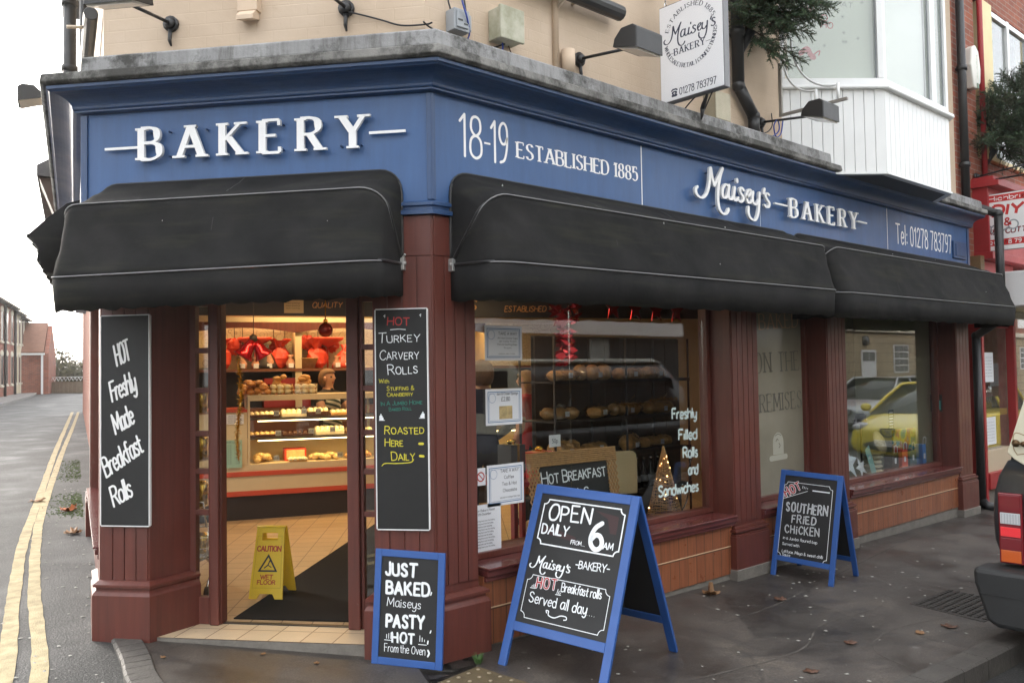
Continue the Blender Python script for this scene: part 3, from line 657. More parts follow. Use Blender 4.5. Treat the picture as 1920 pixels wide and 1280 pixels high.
# fascia lettering (raised letters on stand-offs, flat vinyl for the numbers)
PD = wplane(MD, 0); PR = wplane(MR, 0)
k = Ink(PD, .028, .022)
k.text('BAKERY', (-1.8127, 2.979), (-.3682, 2.976), .196, .235, 'serif', track=.52); k.obj('raised_lettering', WHITE, fascia)
k = Ink(PD, .02, .012); k.rect(-2.066, 3.055, -1.842, 3.071); k.rect(-.366, 3.057, -.145, 3.073); k.obj('raised_dash', WHITE, fascia)
mb = MB(MD)
for x in lin(-1.76, -.42, 11):
    for z in (3.0, 3.15): mb.tube([(x, 0, z), (x, -.029, z)], .006, 6)
mb.build('letter_standoff', BLUED, fascia)
k = Ink(PR); 
k.text('18', (.215, 2.955), (.385, 2.955), .255, .066, 'pen', track=.16); k.rect(.405, 3.055, .455, 3.067); k.text('19', (.462, 2.955), (.60, 2.955), .255, .066, 'pen', track=.16)
k.text('ESTABLISHED 1885', (.681, 3.013), (1.872, 3.024), .10, .215, 'serif', track=.13)
k.rect(1.905, 2.665, 1.915, 3.292); k.rect(5.875, 2.665, 5.885, 3.292)
k.text('Tel: 01278 783797', (6.08, 2.945), (7.53, 2.95), .205, .085, 'pen', track=.2); k.obj('vinyl_lettering', WHITE, fascia)
k = Ink(PR, .034, .02); k.logo((2.5, 3.0), 1.06, 1.06, .031); k.text('BAKERY', (3.89, 2.975), (5.14, 2.985), .165, .235, 'serif', track=.46); k.rect(3.63, 3.058, 3.835, 3.072); k.rect(5.13, 3.06, 5.325, 3.074)
k.obj('raised_lettering', WHITE, fascia)
mb = MB(MR)
for x, z in ((2.56, 3.0), (2.7, 3.2), (2.86, 3.2), (2.8, 2.95), (3.07, 3.19), (3.26, 2.93), (3.5, 3.1), (3.0, 3.05), (3.3, 3.06)) + tuple((x, z) for x in lin(3.93, 5.1, 6) for z in (3.0, 3.12)):
    mb.tube([(x, 0, z), (x, -.035, z)], .006, 6)
mb.build('letter_standoff', BLUED, fascia)
# ------------------------------------------------------------------ shopfront woodwork
GLY = .235                                               # depth of the glass behind the pilaster faces
def boards(mb, x0, x1, z0, z1, n, y=0., gap=.006, th=.006):
    w_ = (x1 - x0) / n
    for i in range(n): mb.box(x0 + i * w_ + gap / 2, y - th, z0, x0 + (i + 1) * w_ - gap / 2, y + .02, z1)
def plinth(name, M, x0, x1, h, par, zb, p=.045, left=True, right=True, base=.14):
    mb = MB(M); e0 = p if left else 0; e1 = p if right else 0
    mb.box(x0 - e0, -p, zb, x1 + e1, .05, h - .075)
    for q, za, zb_ in ((.85, h - .0755, h - .058), (.6, h - .0585, h - .044), (.95, h - .0445, h - .024), (.5, h - .0245, h)):
        mb.box(x0 - e0 * q, -p * q, za, x1 + e1 * q, .05, zb_)
    return mb.build(name, MAROON, par, bevel=.004)
def pilaster(M, x0, x1, zb, n, h=.40, zt=2.57, depth=.30):
    mb = MB(M); mb.box(x0, 0.002, zb, x1, depth, zt); boards(mb, x0 + .012, x1 - .012, h + .03, 2.33, n); mb.box(x0, -.006, 2.335, x1, .02, zt)
    p = mb.build('pilaster', MAROON, shop, bevel=.002); plinth('plinth', M, x0, x1, h, p, zb)
    m = MB(M); m.box(x0 - .055, -.055, zb - .02, x1 + .055, .04, zb + .13 if x0 > 1 else zb + .002); m.build('cement_base', CEMENT, p, bevel=.006)
    return p
# corner pilaster wraps both faces
mb = MB(); a1 = -U * -.368; q = lambda u_, d: (U * u_ + IN * d)
poly = [q(.368, 0.002), Vector((0, .002, 0)), Vector((.313, .002, 0)), Vector((.313, .28, 0)), q(.25, .30), q(.368, .30)]
mb.prism([(p.x, p.y) for p in poly][::-1], -.05, 2.57); corner = None
m2 = MB(MD); boards(m2, -.362, -.006, .42, 2.33, 4); boards(m2, -.362, -.004, 2.335, 2.57, 1)
m3 = MB(MR); boards(m3, .004, .307, .42, 2.33, 4); boards(m3, .004, .307, 2.335, 2.57, 1)
for m_ in (m2, m3): o_ = len(mb.v); mb.v += m_.v; mb.f += [[i + o_ for i in f] for f in m_.f]; mb.mi += m_.mi; mb.sm += m_.sm
corner = mb.build('pilaster', MAROON, shop, bevel=.002)
mb = MB(); CP = [tuple(q(.412, .25))[:2], tuple(q(.412, 0))[:2], (0, 0), (.357, 0), (.357, .2)]
CP = [tuple(q(.368, .25))[:2], tuple(q(.368, 0))[:2], (0, 0), (.313, 0), (.313, .2)]
H_ = .375
sweep(mb, [(-.02, -.08), (.05, -.08), (.05, H_ - .085), (.042, H_ - .07), (.028, H_ - .055), (.028, H_ - .042), (.046, H_ - .036), (.046, H_ - .02), (.02, H_ - .004), (.012, H_), (-.02, H_)], CP, close=True)
mb.build('plinth', MAROON, corner, fix=True)
# left pilaster of the door, wraps round to the side street
mb = MB(); qd = lambda u_, d: (U * u_ + IN * d); L1 = U * 2.11; MLb = frame(L1, -LD, LI); ql = lambda s_, d: (L1 + LD * s_ + LI * d)
LU = 2.0
poly = [ql(.36, .002), L1 + LI * .002, qd(LU + .1, .002), qd(1.79, .002), qd(1.66, .32), qd(2.0, .34), ql(.36, .3)]
mb.prism([(p.x, p.y) for p in poly][::-1], -.05, 2.57)
m2 = MB(MD); boards(m2, -2.105, -1.796, .42, 2.33, 4); boards(m2, -2.105, -1.796, 2.335, 2.57, 1)
m3 = MB(MLb); boards(m3, -.355, -.006, .42, 2.33, 3); boards(m3, -.355, -.006, 2.335, 2.57, 1)
for m_ in (m2, m3): o_ = len(mb.v); mb.v += m_.v; mb.f += [[i + o_ for i in f] for f in m_.f]; mb.mi += m_.mi; mb.sm += m_.sm
lp = mb.build('pilaster', MAROON, shop, bevel=.002)
mb = MB(); LPp = [tuple(ql(.36, .2))[:2], tuple(ql(.36, 0))[:2], tuple(L1)[:2], tuple(qd(1.79, 0))[:2], tuple(qd(1.66, .31))[:2]]
H_ = .42
sweep(mb, [(-.02, -.02), (.05, -.02), (.05, H_ - .085), (.042, H_ - .07), (.028, H_ - .055), (.028, H_ - .042), (.046, H_ - .036), (.046, H_ - .02), (.02, H_ - .004), (.012, H_), (-.02, H_)], LPp, close=True)
mb.build('plinth', MAROON, lp, fix=True)
pilaster(MR, 2.985, 3.385, -.09, 5, .375); pilaster(MR, 4.543, 4.915, -.11, 5, .36); pilaster(MR, 7.56, 7.95, -.16, 4, .35); pilaster(MLb, -4.15, -3.72, .05, 4, .5)
# stall risers, sills and the windows
def riser(M, x0, x1, zs, tiled=True):
    mb = MB(M); mb.box(x0, .012, 0.006, x1, .2, zs - .055); r = mb.build('stall_riser', MATS['riser_tile'] if tiled else MAROON, shop)
    mb = MB(M); mb.box(x0, .02, -.3, x1, .19, .005); mb.build('cement_footing', CEMENT, r)
    mb = MB(M); mb.box(x0, -.028, zs - .054, x1, .22, zs - .016); mb.box(x0, -.04, zs - .0155, x1, .24, zs); mb.box(x0, -.012, zs - .085, x1, .011, zs - .0545); mb.build('sill', mat('sill_gloss', (.12, .032, .03), .22, var=.15, vscale=5, coat=.3), r, bevel=.005)
    if tiled:
        mb = MB(M); mb.box(x0 + .005, .008, .222, x1 - .005, .02, .2275); mb.build('grout_line', mat('grout', (.62, .45, .28), .8), r)
    return r
riser(MR, .36, 2.985, .472); riser(MR, 3.39, 4.54, .472); riser(MR, 4.92, 7.555, .472); riser(MLb, -3.72, -.36, .56, False)
def window(M, x0, x1, z0, z1, fr=.045, y=GLY, pane='window_glass', mull=()):
    mb = MB(M); mb.box(x0, y - .04, z0, x0 + fr, y + .04, z1); mb.box(x1 - fr, y - .04, z0, x1, y + .04, z1); mb.box(x0 + fr, y - .04, z1 - .06, x1 - fr, y + .04, z1); mb.box(x0 + fr, y - .04, z0, x1 - fr, y + .04, z0 + .04)
    f = mb.build('window', MAROON, shop, bevel=.003)
    m = MB(M); e = [x0 + fr] + list(mull) + [x1 - fr]
    for a, b in zip(e[:-1], e[1:]): m.box(a + .001, y - .004, z0 + .04, b - .001, y + .004, z1 - .06)
    p = m.build('pane', MATS[pane], f)
    return f, p
w1, pane1 = window(MR, .32, 2.98, .473, 2.60, mull=(1.36,))
FROST = NT('frosted_glass'); FROST.set('Base Color', FROST.ramp(FROST.noise(1.2), [(.3, (.20, .185, .14)), (.7, (.27, .25, .19))])); FROST.set('Roughness', .12)
w2, pane2 = window(MR, 3.39, 4.54, .473, 2.60, pane='frosted_glass'); w3, pane3 = window(MR, 4.92, 7.555, .473, 2.60); w4, pane4 = window(MLb, -3.72, -.36, .561, 2.60)
# beams over the openings, reveals
mb = MB(MR); mb.box(.2, .14, 2.601, 8.05, .34, 2.95); mb.build('bressummer', MAROON, shop)
mb = MB(ML); mb.box(-7.6, .10, 2.601, -.2, .34, 2.95); mb.build('bressummer', MAROON, shop)
mb = MB(MD); mb.box(-2.14, .22, 2.33, -.25, .42, 2.95); mb.build('bressummer', MAROON, shop)
mb = MB(ML); mb.box(-7.6, .27, -.1, -4.16, .34, 2.6); mb.build('side_wall', MATS['cream_painted_brick'], shop)
# door: two glazed side lights between slim posts, open in the middle
FL = .085
DP = .30
for (xa, xb, pa, pb, nm) in ((-1.66, -1.535, -1.535, -1.474, 0), (-.50, -.385, -.624, -.545, 1)):
    mb = MB(MD); mb.box(pa, DP - .05, FL, pb, DP + .07, 2.33); mb.box(pa - .006, DP - .02, FL, pb + .006, DP + .04, 2.33); mb.build('door_post', MAROON, shop, bevel=.008)
    mb = MB(MD)
    if nm: xa, xb = -.545, -.39
    mb.box(xa - .03 if not nm else xa, DP - .025, FL, xa + .02, DP + .025, 2.33); mb.box(xb - .018, DP - .025, FL, xb + (.02 if nm else 0), DP + .025, 2.33)
    for z in (FL + .001, .77, 1.03, 1.27, 1.545, 1.80, 2.10):
        mb.box(xa + .02, DP - .025, z, xb - .018, DP + .025, z + (.17 if z < .2 else .035))
    sl_ = mb.build('side_light', MAROON, shop, bevel=.003)
    m = MB(MD); m.box(xa + .02, DP - .003, FL + .17, xb - .018, DP + .003, 2.33); m.build('pane', MATS['window_glass'], sl_)
mb = MB(MD); mb.box(-1.8, DP - .05, 2.331, -.36, DP + .06, 2.5); mb.build('door_head', MAROON, shop)
# tiled step
mb = MB(MD); vs = [(-1.80, -.005), (-.36, -.005), (-.36, .36), (-1.70, .36)]
mb.add([(x, y, FL) for x, y in vs], [[0, 1, 2, 3]], uvs=[(x * cos(.0) + .03, y + .005) for x, y in vs]); st_ = mb.build('door_step', MATS['step_tile'], shop)
mb = MB(MD); mb.box(-1.82, -.004, -.12, -.355, .3, FL - .003); mb.build('step_base', CEMENT, st_)
mb = MB(MD); mb.box(-1.47, DP + .0, FL - .02, -.625, DP + .03, FL + .006); mb.build('door_track', BLACKM, st_)
# ------------------------------------------------------------------ interior shell
CO = Vector((.94, 4.99, 0)); CD = Vector((.931, -.366, 0)).normalized(); CI = Vector((.366, .931, 0)).normalized(); MC = frame(CO, CD, CI)
mb = MB(); pts = [tuple(qd(2.1, .33))[:2], tuple(qd(.2, .33))[:2], (.2, .22), (8.04, .22), (8.04, 9), (1.2, 9)]
rot = radians(-38); mb.add([(x, y, FL) for x, y in pts], [list(range(6))], uvs=[(x * cos(rot) + y * sin(rot), -x * sin(rot) + y * cos(rot)) for x, y in pts]); mb.build('shop_floor', MATS['floor_tile'], shop)
mb = MB(); mb.add([(x, y, 2.74) for x, y in pts], [list(range(6))[::-1]]); mb.build('shop_ceiling', mat('ceiling_cream', (.5, .4, .25), .8), shop)
mb = MB(); mb.box(8.0, .3, 0, 8.05, 9, 6.9); mb.box(1.2, 8.9, 0, 8.0, 9, 6.9); mb.build('inner_wall', WALLIN, shop)
mb = MB(MC); mb.box(-1.1, 1.62, FL, 8, 1.7, 2.739); mb.build('back_wall', WALLIN, shop)
mb = MB(ML); mb.box(-7.6, .36, 0, -3.7, .4, 2.739); mb.build('inner_wall', WALLIN, shop)
# window display booth behind the far window and the backing of the frosted one
BOOTH = mat('booth_cream_dimmed', (.22, .22, .15), .7, var=.05)  # booth cream darkened in colour to make its inside look dim
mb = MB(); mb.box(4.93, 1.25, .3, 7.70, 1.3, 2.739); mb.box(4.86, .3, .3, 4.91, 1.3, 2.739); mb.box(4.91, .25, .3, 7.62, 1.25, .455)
mb.build('display_booth', BOOTH, shop); mb = MB(); mb.box(7.60, .28, .3, 7.70, 1.25, 2.739); mb.build('display_jamb', mat('booth_cream_bright', (.50, .51, .38), .6), shop)  # jamb gets a brighter copy of the booth cream
mb = MB(); mb.box(.36, .245, .3, 2.97, .62, .455); mb.build('display_shelf', MAROON, shop)
# ------------------------------------------------------------------ bay window of the first floor
bay = [(4.06, .13), (4.81, -.5), (6.27, -.5), (7.02, .13)]
def bay_face(mb, a, b, z0, z1, w_=.1, gap=.006, th=.012, mi=0):
    A = Vector(a); B = Vector(b); t = (B - A); L_ = t.length; t.normalize(); i_ = Vector((-t.y, t.x)); M = frame(Vector((A.x, A.y, 0)), Vector((t.x, t.y, 0)), Vector((i_.x, i_.y, 0)))
    mb.box(0, .012, z0, L_, .05, z1, mi, M); n = max(1, round(L_ / w_)); w2 = L_ / n
    for i in range(n): mb.box(i * w2 + gap / 2, 0, z0, (i + 1) * w2 - gap / 2, .02, z1, mi, M)
mb = MB()
for a, b in zip(bay[:-1], bay[1:]): bay_face(mb, a, b, 3.425, 4.19)
bw = mb.build('bay_window', PVC, shop, bevel=.002)
bp = bay
mb = MB(); sweep(mb, [(-.2, 4.19), (.045, 4.19), (.05, 4.2), (.045, 4.225), (-.2, 4.235)], bay, close=True); sweep(mb, [(-.05, 3.405), (.012, 3.405), (.012, 3.424), (-.05, 3.424)], bay, close=True); mb.build('bay_sill', PVC, bw, fix=True)
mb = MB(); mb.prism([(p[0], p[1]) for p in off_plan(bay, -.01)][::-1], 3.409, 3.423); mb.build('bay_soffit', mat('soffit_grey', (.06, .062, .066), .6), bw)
mb = MB(); sweep(mb, [(-.2, 5.9), (.06, 5.9), (.06, 6.1), (-.2, 6.3)], bay, close=True); mb.build('bay_roof', PVC, bw, fix=True)
def bay_win(a, b, mulls, decals=False):
    A = Vector(a); B = Vector(b); t = (B - A); L_ = t.length; t.normalize(); i_ = Vector((-t.y, t.x)); M = frame(Vector((A.x, A.y, 0)), Vector((t.x, t.y, 0)), Vector((i_.x, i_.y, 0)))
    mb = MB(M); e = [.0] + mulls + [L_]; z0, z1 = 4.236, 5.9
    mb.box(0, .0, z0, L_, .07, z0 + .06); mb.box(0, .0, z1 - .06, L_, .07, z1)
    for x in e: mb.box(max(0, x - .055), 0, z0 + .061, min(L_, x + .055), .07, z1 - .061)
    f = mb.build('window_frame', PVC, bw, bevel=.004)
    g = MB(M); bl = MB(M); gk = MB(M)
    for x0, x1 in zip(e[:-1], e[1:]):
        g.box(x0 + .056, .03, z0 + .061, x1 - .056, .04, z1 - .061); bl.box(x0 + .04, .085, z0 + .0, x1 - .04, .09, z1)
        gk.box(x0 + .056, .022, z0 + .061, x0 + .064, .03, z1 - .062); gk.box(x1 - .064, .022, z0 + .061, x1 - .056, .03, z1 - .062)
    g.build('pane', MATS['window_glass'], f); bl.build('blind', mat('window_blind', (.50, .51, .44), .8), f); gk.build('gasket', GREYP, f)
    return M, f
M_, f_ = bay_win(bay[0], bay[1], []); bay_win(bay[1], bay[2], [1.12]); bay_win(bay[2], bay[3], [])
P_ = wplane(M_, .083); k = Ink(P_, .0005)
k.text('HO', (.36, 4.88), (.50, 4.86), .055, .16, 'bold', 1); k.text('HO', (.44, 4.80), (.55, 4.79), .055, .16, 'bold', 1); k.text('HO', (.31, 4.95), (.38, 4.94), .055, .16, 'bold', 1); k.text('WHAT', (.5, 5.02), (.74, 4.98), .05, .14, 'bold', 0)
rr = random.Random(3)
for i in range(22):
    x, y = rr.uniform(.3, .85), rr.uniform(4.6, 5.6)
    for a in range(3): k.ribbon([(x - .016 * cos(a * 1.05), y - .016 * sin(a * 1.05)), (x + .016 * cos(a * 1.05), y + .016 * sin(a * 1.05))], .005, 0)
k.line([(.24, 4.56), (.3, 4.6), (.33, 4.55), (.36, 4.52)], .05, 1, True); k.line([(.33, 4.5), (.38, 4.56), (.42, 4.58), (.41, 4.54)], .012, 1, True)
k.obj('window_decal', [mat('decal_grey', (.30, .30, .27), .7), mat('decal_red', (.45, .12, .11), .7)], f_)
# ------------------------------------------------------------------ awnings: hinged hoops with canvas stretched over them
PIPE = mat('grey_piping', (.19, .19, .195), .7)
def awning(label, F, x0, x1, zh, h0, reach, zl=0., zr=0., rc=.13, val=.21, seed=1, fold=None):
    o = F @ Vector(((x0 + x1) / 2, 0, zh)); a = thing('awning', label, 'awning', tuple(o), None)
    rr = random.Random(seed); NA = 5; NS = 44
    def hoop(th, sc=1., ncurve=6):
        """points of the hoop turned th from the wall (0 = up the wall, pi/2 = straight out)"""
        R = (h0 * (1 - (th / (pi / 2)) ** 1.4) + reach * (th / (pi / 2)) ** 1.4) * sc; pts = []
        for i in range(NA): pts.append((x0, (R - rc) * i / NA))
        for j in range(ncurve + 1): t = pi / 2 * j / ncurve; pts.append((x0 + rc - rc * cos(t), R - rc + rc * sin(t)))
        for i in range(1, NS): pts.append((x0 + rc + (x1 - x0 - 2 * rc) * i / NS, R))
        for j in range(ncurve + 1): t = pi / 2 * j / ncurve; pts.append((x1 - rc + rc * sin(t), R - rc + rc * cos(t)))
        for i in range(NA - 1, -1, -1): pts.append((x1, (R - rc) * i / NA))
        out = []
        for x, r in pts:
            f = (x - x0) / (x1 - x0); dz = (zl * (1 - f) + zr * f) * (th / (pi / 2)) * min(1, r / R)
            out.append(Vector((x, -r * sin(th) - .004, zh + r * cos(th) + dz)))
        return out
    K = 11; ths = [.76 * i / K for i in range(K)] + [.76 + .84 * i / K for i in range(K + 1)]; key = (0, K, 2 * K)
    rings = []; ph = [rr.uniform(0, 6) for _ in range(6)]
    for i, t in enumerate(ths):
        seg = 0 if i <= key[1] else 1; a0, a1 = (ths[key[seg]], ths[key[seg + 1]]); f = (t - a0) / (a1 - a0)
        ring = [p.lerp(q_, f) for p, q_ in zip(hoop(a0), hoop(a1))]; md = (a0 + a1) / 2; n_ = len(ring)
        for j, p in enumerate(ring):
            e = sin(pi * f); x = p.x - x0; side = j < NA + 5 or j > n_ - NA - 6
            wv = .010 + .0035 * sin(9 * x + 5 * f + ph[0]) + .0030 * sin(17 * x - 9 * f + ph[1]) + .0045 * sin(4.3 * x + 3 * f * (1 + seg) + ph[2]) * sin(2.1 * x + ph[3])
            d_l = min(x, x1 - x0 - x); wv += .010 * math.exp(-d_l * 3.2) * sin(26 * (d_l - .55 * f) + ph[4])
            wv *= e ** .8 * (.45 if side else 1)
            p.y += wv * sin(md); p.z -= wv * cos(md); p.x += (.006 * e * (1 if j < n_ / 2 else -1) if side else 0)
        rings.append(ring)
    mb = MB(F); mb.loft(rings[:key[1] + 1], 0, False, False); mb.loft(rings[key[1]:], 0, False, False); cv = mb.build('canopy', MATS['awning_canvas'], a)
    s_ = cv.modifiers.new('thickness', 'SOLIDIFY'); s_.thickness = .003
    ns_ = len(rings[0]); L_ = x1 - x0
    for q_ in range(1, int(L_ / 1.05) + 1):                # sewn seams of the canvas widths
        j = NA + 6 + int(NS * q_ / (int(L_ / 1.05) + 1)); strip = [[r_[j] + Vector((dx, -.0022, .0022)) for dx in (-.007, .007)] for r_ in rings]; mb = MB(F); mb.loft(strip, 0, False, False); mb.build('seam', mat('seam_black', (.03, .03, .03), .9), a)
    mb = MB(F)
    for q_ in range(int(1.2 * L_)):                           # bird marks and specks
        i = rr.randrange(2, len(rings) - 2); j = rr.randrange(NA + 7, ns_ - NA - 7); c_ = rings[i][j].lerp(rings[i + 1][j + 1], rr.random()) + Vector((0, -.003, .002)); s0 = rr.uniform(.002, .006); mb.blob(tuple(c_), (s0, s0 * .6, s0 * rr.uniform(1, 2.2)), 6, 4, 0, .25)
    mb.build('bird_marks', mat('bird_mark', (.38, .38, .36), .8), a)
    mb = MB(F); top = rings[-1]; n = len(top); mid = []; bot = []; ctr = Vector(((x0 + x1) / 2, 0, 0))
    for i, p in enumerate(top):
        e = 1 if (i < NA or i >= n - NA) else 0; wv = .006 * sin(i * 1.9 + seed) + rr.uniform(-.004, .004)
        inn = .0 if e else .022
        mid.append(Vector((p.x, p.y + inn * .4 + rr.uniform(-.004, .004), p.z - val * .5 - .003))); bot.append(Vector((p.x, p.y + inn + rr.uniform(-.006, .006), p.z - val - .003 + wv)))
    mb.loft([[p + Vector((0, 0, -.003)) for p in top], mid, bot], 0, False, False); v = mb.build('valance', MATS['awning_canvas'], a)
    s_ = v.modifiers.new('thickness', 'SOLIDIFY'); s_.thickness = .003
    for i in (key[1], key[2]):
        mb = MB(F); mb.tube([p + Vector((0, -.006, .004)) for p in rings[i]], .0045, 6); mb.build('piping', PIPE, a)
    mb = MB(F); mb.tube([p + Vector((0, .0, .003)) for p in hoop(0)], .006, 6)
    for t in (0.02, .74, 1.58): mb.tube([p * 1 for p in hoop(t, .965)], .011, 6)
    mb.build('hoop_frame', BLACKM, a)
    for x in (x0, x1):
        m = MB(F); m.box(x - .02, -.045, zh - .04, x + .02, 0, zh + .035); m.tube([(x - .03, -.03, zh), (x + .03, -.03, zh)], .012, 8); m.tube([(x, -.02, zh + .02), (x + .03, -.05, zh + .05)], .008, 6); m.build('hinge_bracket', mat('galvanised', (.45, .45, .44), .4, .6), a, bevel=.003)
    return a
awning('black canvas awning over the shop door, under the large white word', MD, -2.13, -.18, 2.29, .555, .50, -.06, -.03, val=.185, seed=1)
awning('long black canvas awning over the bread window, nearest the corner column', MR, .13, 3.95, 2.285, .56, .46, -.015, .02, seed=2)
awning('black canvas awning at the far end of the shopfront, by the drainpipe', MR, 3.97, 8.12, 2.30, .55, .50, -.01, .02, seed=3)
fa = thing('awning', 'black canvas awning folded up round the corner on the side street, seen edge on', 'awning', tuple(L0 + LD * 1.8 + Vector((0, 0, 2.3)))); rr = random.Random(6); mb = MB(ML); rings = []
for i, x in enumerate(lin(-3.5, -.35, 26)):
    w_ = lambda a_: a_ * (.55 + .45 * i / 25) * (1 + .03 * sin(i * 2.1)); rings.append([(x, -.01, 2.83), (x, -w_(.09), 2.80), (x, -w_(.20), 2.70), (x, -w_(.31), 2.585), (x, -w_(.25), 2.50), (x, -w_(.26), 2.43), (x, -w_(.22), 2.36), (x, -w_(.10), 2.33), (x, -.01, 2.35)])
mb.loft(rings); mb.build('canopy', MATS['awning_canvas'], fa)
for f in (3, 6): mb = MB(ML); mb.tube([Vector(r_[f]) + Vector((0, -.004, 0)) for r_ in rings], .005, 5); mb.build('piping', PIPE, fa)
# ------------------------------------------------------------------ floodlights on arms
def floodlight(label, P, out, arm, hw=.24, side=Vector((1, 0, 0)), tilt=.25, rise=.1, size=1.0):
    """wall plate at P, arm along out, hooded head across its end"""
    P = Vector(P); out = Vector(out).normalized(); side = out.cross(Vector((0, 0, 1))).normalized() * -1
    a = thing('floodlight', label, 'floodlight', tuple(P), 'floodlights over the shopfront')
    E_ = P + out * arm + Vector((0, 0, rise))
    mb = MB(); mb.tube([P, P + out * .025], [.05, .05], 12); mb.tube([P + out * .025, P + out * .05], [.04, .028], 12); mb.tube([P + Vector((0, 0, -.03)) + out * .02, P + Vector((0, 0, -.11)) + out * .03, P + Vector((0, 0, -.14)) + out * .01], [.014, .012, .006], 6); mb.build('wall_bracket', BLACKM, a)
    mb = MB(); mb.tube([P + out * .04, E_], .011, 8); mb.build('arm', BLACKM, a)
    M = Matrix(((side.x, out.x, 0, E_.x), (side.y, out.y, 0, E_.y), (side.z, out.z, 1, E_.z), (0, 0, 0, 1)))
    h = hw / 2; mb = MB(M); z = size
    # hood: back wall near the arm, sloping cheeks, flat top; open front towards the wall below
    prof = [(-.0, -.02), (.015, .03), (.075, .085), (.17 * z, .085), (.205 * z, .06), (.205 * z, -.075)]
    for x in (-h, h): pass
    n = len(prof); vs = [(-h, p[0], p[1]) for p in prof] + [(h, p[0], p[1]) for p in prof] + [(-h * .3, 0, -.02), (h * .3, 0, -.02)]
    fs = [[i, i + 1, n + i + 1, n + i] for i in range(n - 1)] + [list(range(n))[::-1], list(range(n, 2 * n))]
    mb.add(vs, fs); hd = mb.build('hood', BLACKM, a, bevel=.008, fix=True)
    mb = MB(M); mb.add([(-h + .01, .012, -.024), (h - .01, .012, -.024), (h - .01, .195 * z, -.07), (-h + .01, .195 * z, -.07), (-h + .02, .03, -.032), (h - .02, .03, -.032), (h - .02, .19 * z, -.085), (-h + .02, .19 * z, -.085)], [[3, 2, 1, 0], [4, 5, 6, 7], [0, 1, 5, 4], [1, 2, 6, 5], [2, 3, 7, 6], [3, 0, 4, 7]]); mb.build('lamp_glass', mat('lamp_glass', (.5, .47, .42), .12), hd)
    return a
WY = .12
floodlight('black hooded floodlight on the cream wall beside the hanging sign', (1.384, WY, 3.84), (0, -1, 0), .44, .27, rise=-.05)
floodlight('black hooded floodlight in front of the white clad bay', (3.70, WY, 3.815), (0, -1, 0), .47, .27, rise=-.05)
nd = lambda u_, d, z: tuple(U * u_ + IN * d + Vector((0, 0, z)))
floodlight('black hooded floodlight high at the left end over the shop door', nd(1.704, WY, 3.876), NO, .45, .31, rise=-.06)
floodlight('black floodlight above the shop door whose hood is cut by the top of the photo', nd(.548, WY, 3.88), NO, .45, .31, rise=-.06)
floodlight('floodlight on the side street wall, hanging out against the white sky', tuple(L0 + LD * 3.0 + LI * .12 + Vector((0, 0, 4.24))), -LI, .42, .26, rise=-.0)
# trough lights (long black tubes on the wall)
def trough(label, A, B, r=.06):
    A = Vector(A); B = Vector(B); a = thing('trough_light', label, 'wall light', tuple(A)); mb = MB(); mb.tube([A, B], r, 12, smooth=False); mb.build('housing', BLACKM, a, bevel=.004)
    t = (B - A).normalized(); i_ = Vector((-t.y, t.x, 0))
    mb = MB()
    for f in (.12, .6):
        p = A.lerp(B, f); mb.tube([p, p + i_ * .14 + Vector((0, 0, -.02))], .012, 6)
    mb.build('bracket', mat('cream_bracket', (.55, .45, .34), .6), a); return a
trough('long black trough light on the cream wall above the green junction box', (.72, .02, 4.24), (1.74, .02, 4.235), .055)
trough('black trough light along the side street wall, seen end on', tuple(L0 + LD * .25 - LI * -.05 + Vector((0, 0, 4.05))), tuple(L0 + LD * 2.4 + LI * .02 + Vector((0, 0, 4.05))), .045)
a = thing('sensor_lamp', 'small cream security sensor on the wall beside the black trough light', 'sensor', (1.0, .0, 4.2))
mb = MB(); mb.blob((1.17, -.03, 4.205), (.05, .05, .03), 10, 6); mb.tube([(1.17, -.0, 4.2), (1.17, .12, 4.14)], .012, 6); mb.build('housing', mat('cream_plastic', (.62, .54, .45), .5), a)
# small painted vent box and plate over the door
a = thing('vent_cowl', 'small cream painted vent cowl on the wall over the door', 'vent', nd(1.155, .1, 3.85)); mb = MB(MD); mb.prism([(.12, 3.95), (.02, 3.86), (.02, 3.83), (.12, 3.86)], -1.225, -1.115, ax='x'); mb.box(-1.235, .06, 3.90, -1.105, .125, 4.0); mb.build('cowl', mat('cream_paint', (.58, .45, .33), .7, var=.08), a, bevel=.003)
# vertical painted pipe with its bottom bracket
a = thing('conduit', 'cream painted vertical conduit on the wall left of the floodlight', 'conduit', (1.17, .1, 3.7)); mb = MB(); mb.tube([(1.15, .105, 3.66), (1.15, .105, 6.7)], .022, 8); mb.build('pipe', MATS['cream_paint'], a); mb = MB(); mb.tube([(1.235, .07, 3.70), (1.235, .07, 3.86)], .048, 14); mb.build('end_cap', MATS['cream_paint'], a)
# junction boxes
a = thing('junction_box', 'grey plastic switch box with a slotted front and cable glands', 'electrical box', (.30, .1, 3.74)); mb = MB(); mb.box(.21, .03, 3.735, .33, .119, 3.87); mb.box(.225, .018, 3.75, .315, .031, 3.855); mb.tube([(.35, .07, 3.76), (.35, .07, 3.86)], .02, 10); mb.build('box', GREYP, a, bevel=.006); mb = MB(); mb.box(.23, .0155, 3.79, .265, .0185, 3.80); mb.box(.275, .0155, 3.772, .305, .0185, 3.78); mb.build('slot', BLACKM, a)
k = NT('algae_box'); k.set('Base Color', k.ramp(k.noise(7, 7), [(.3, (.24, .24, .15)), (.6, (.46, .45, .36))])); k.set('Roughness', .7)
a = thing('junction_box', 'square junction box stained green with algae on the cream wall', 'electrical box', (.66, .1, 3.77)); mb = MB(); mb.box(.555, .0, 3.765, .745, .119, 3.965); mb.box(.548, -.012, 3.758, .752, .012, 3.972); mb.build('box', MATS['algae_box'], a, bevel=.006)
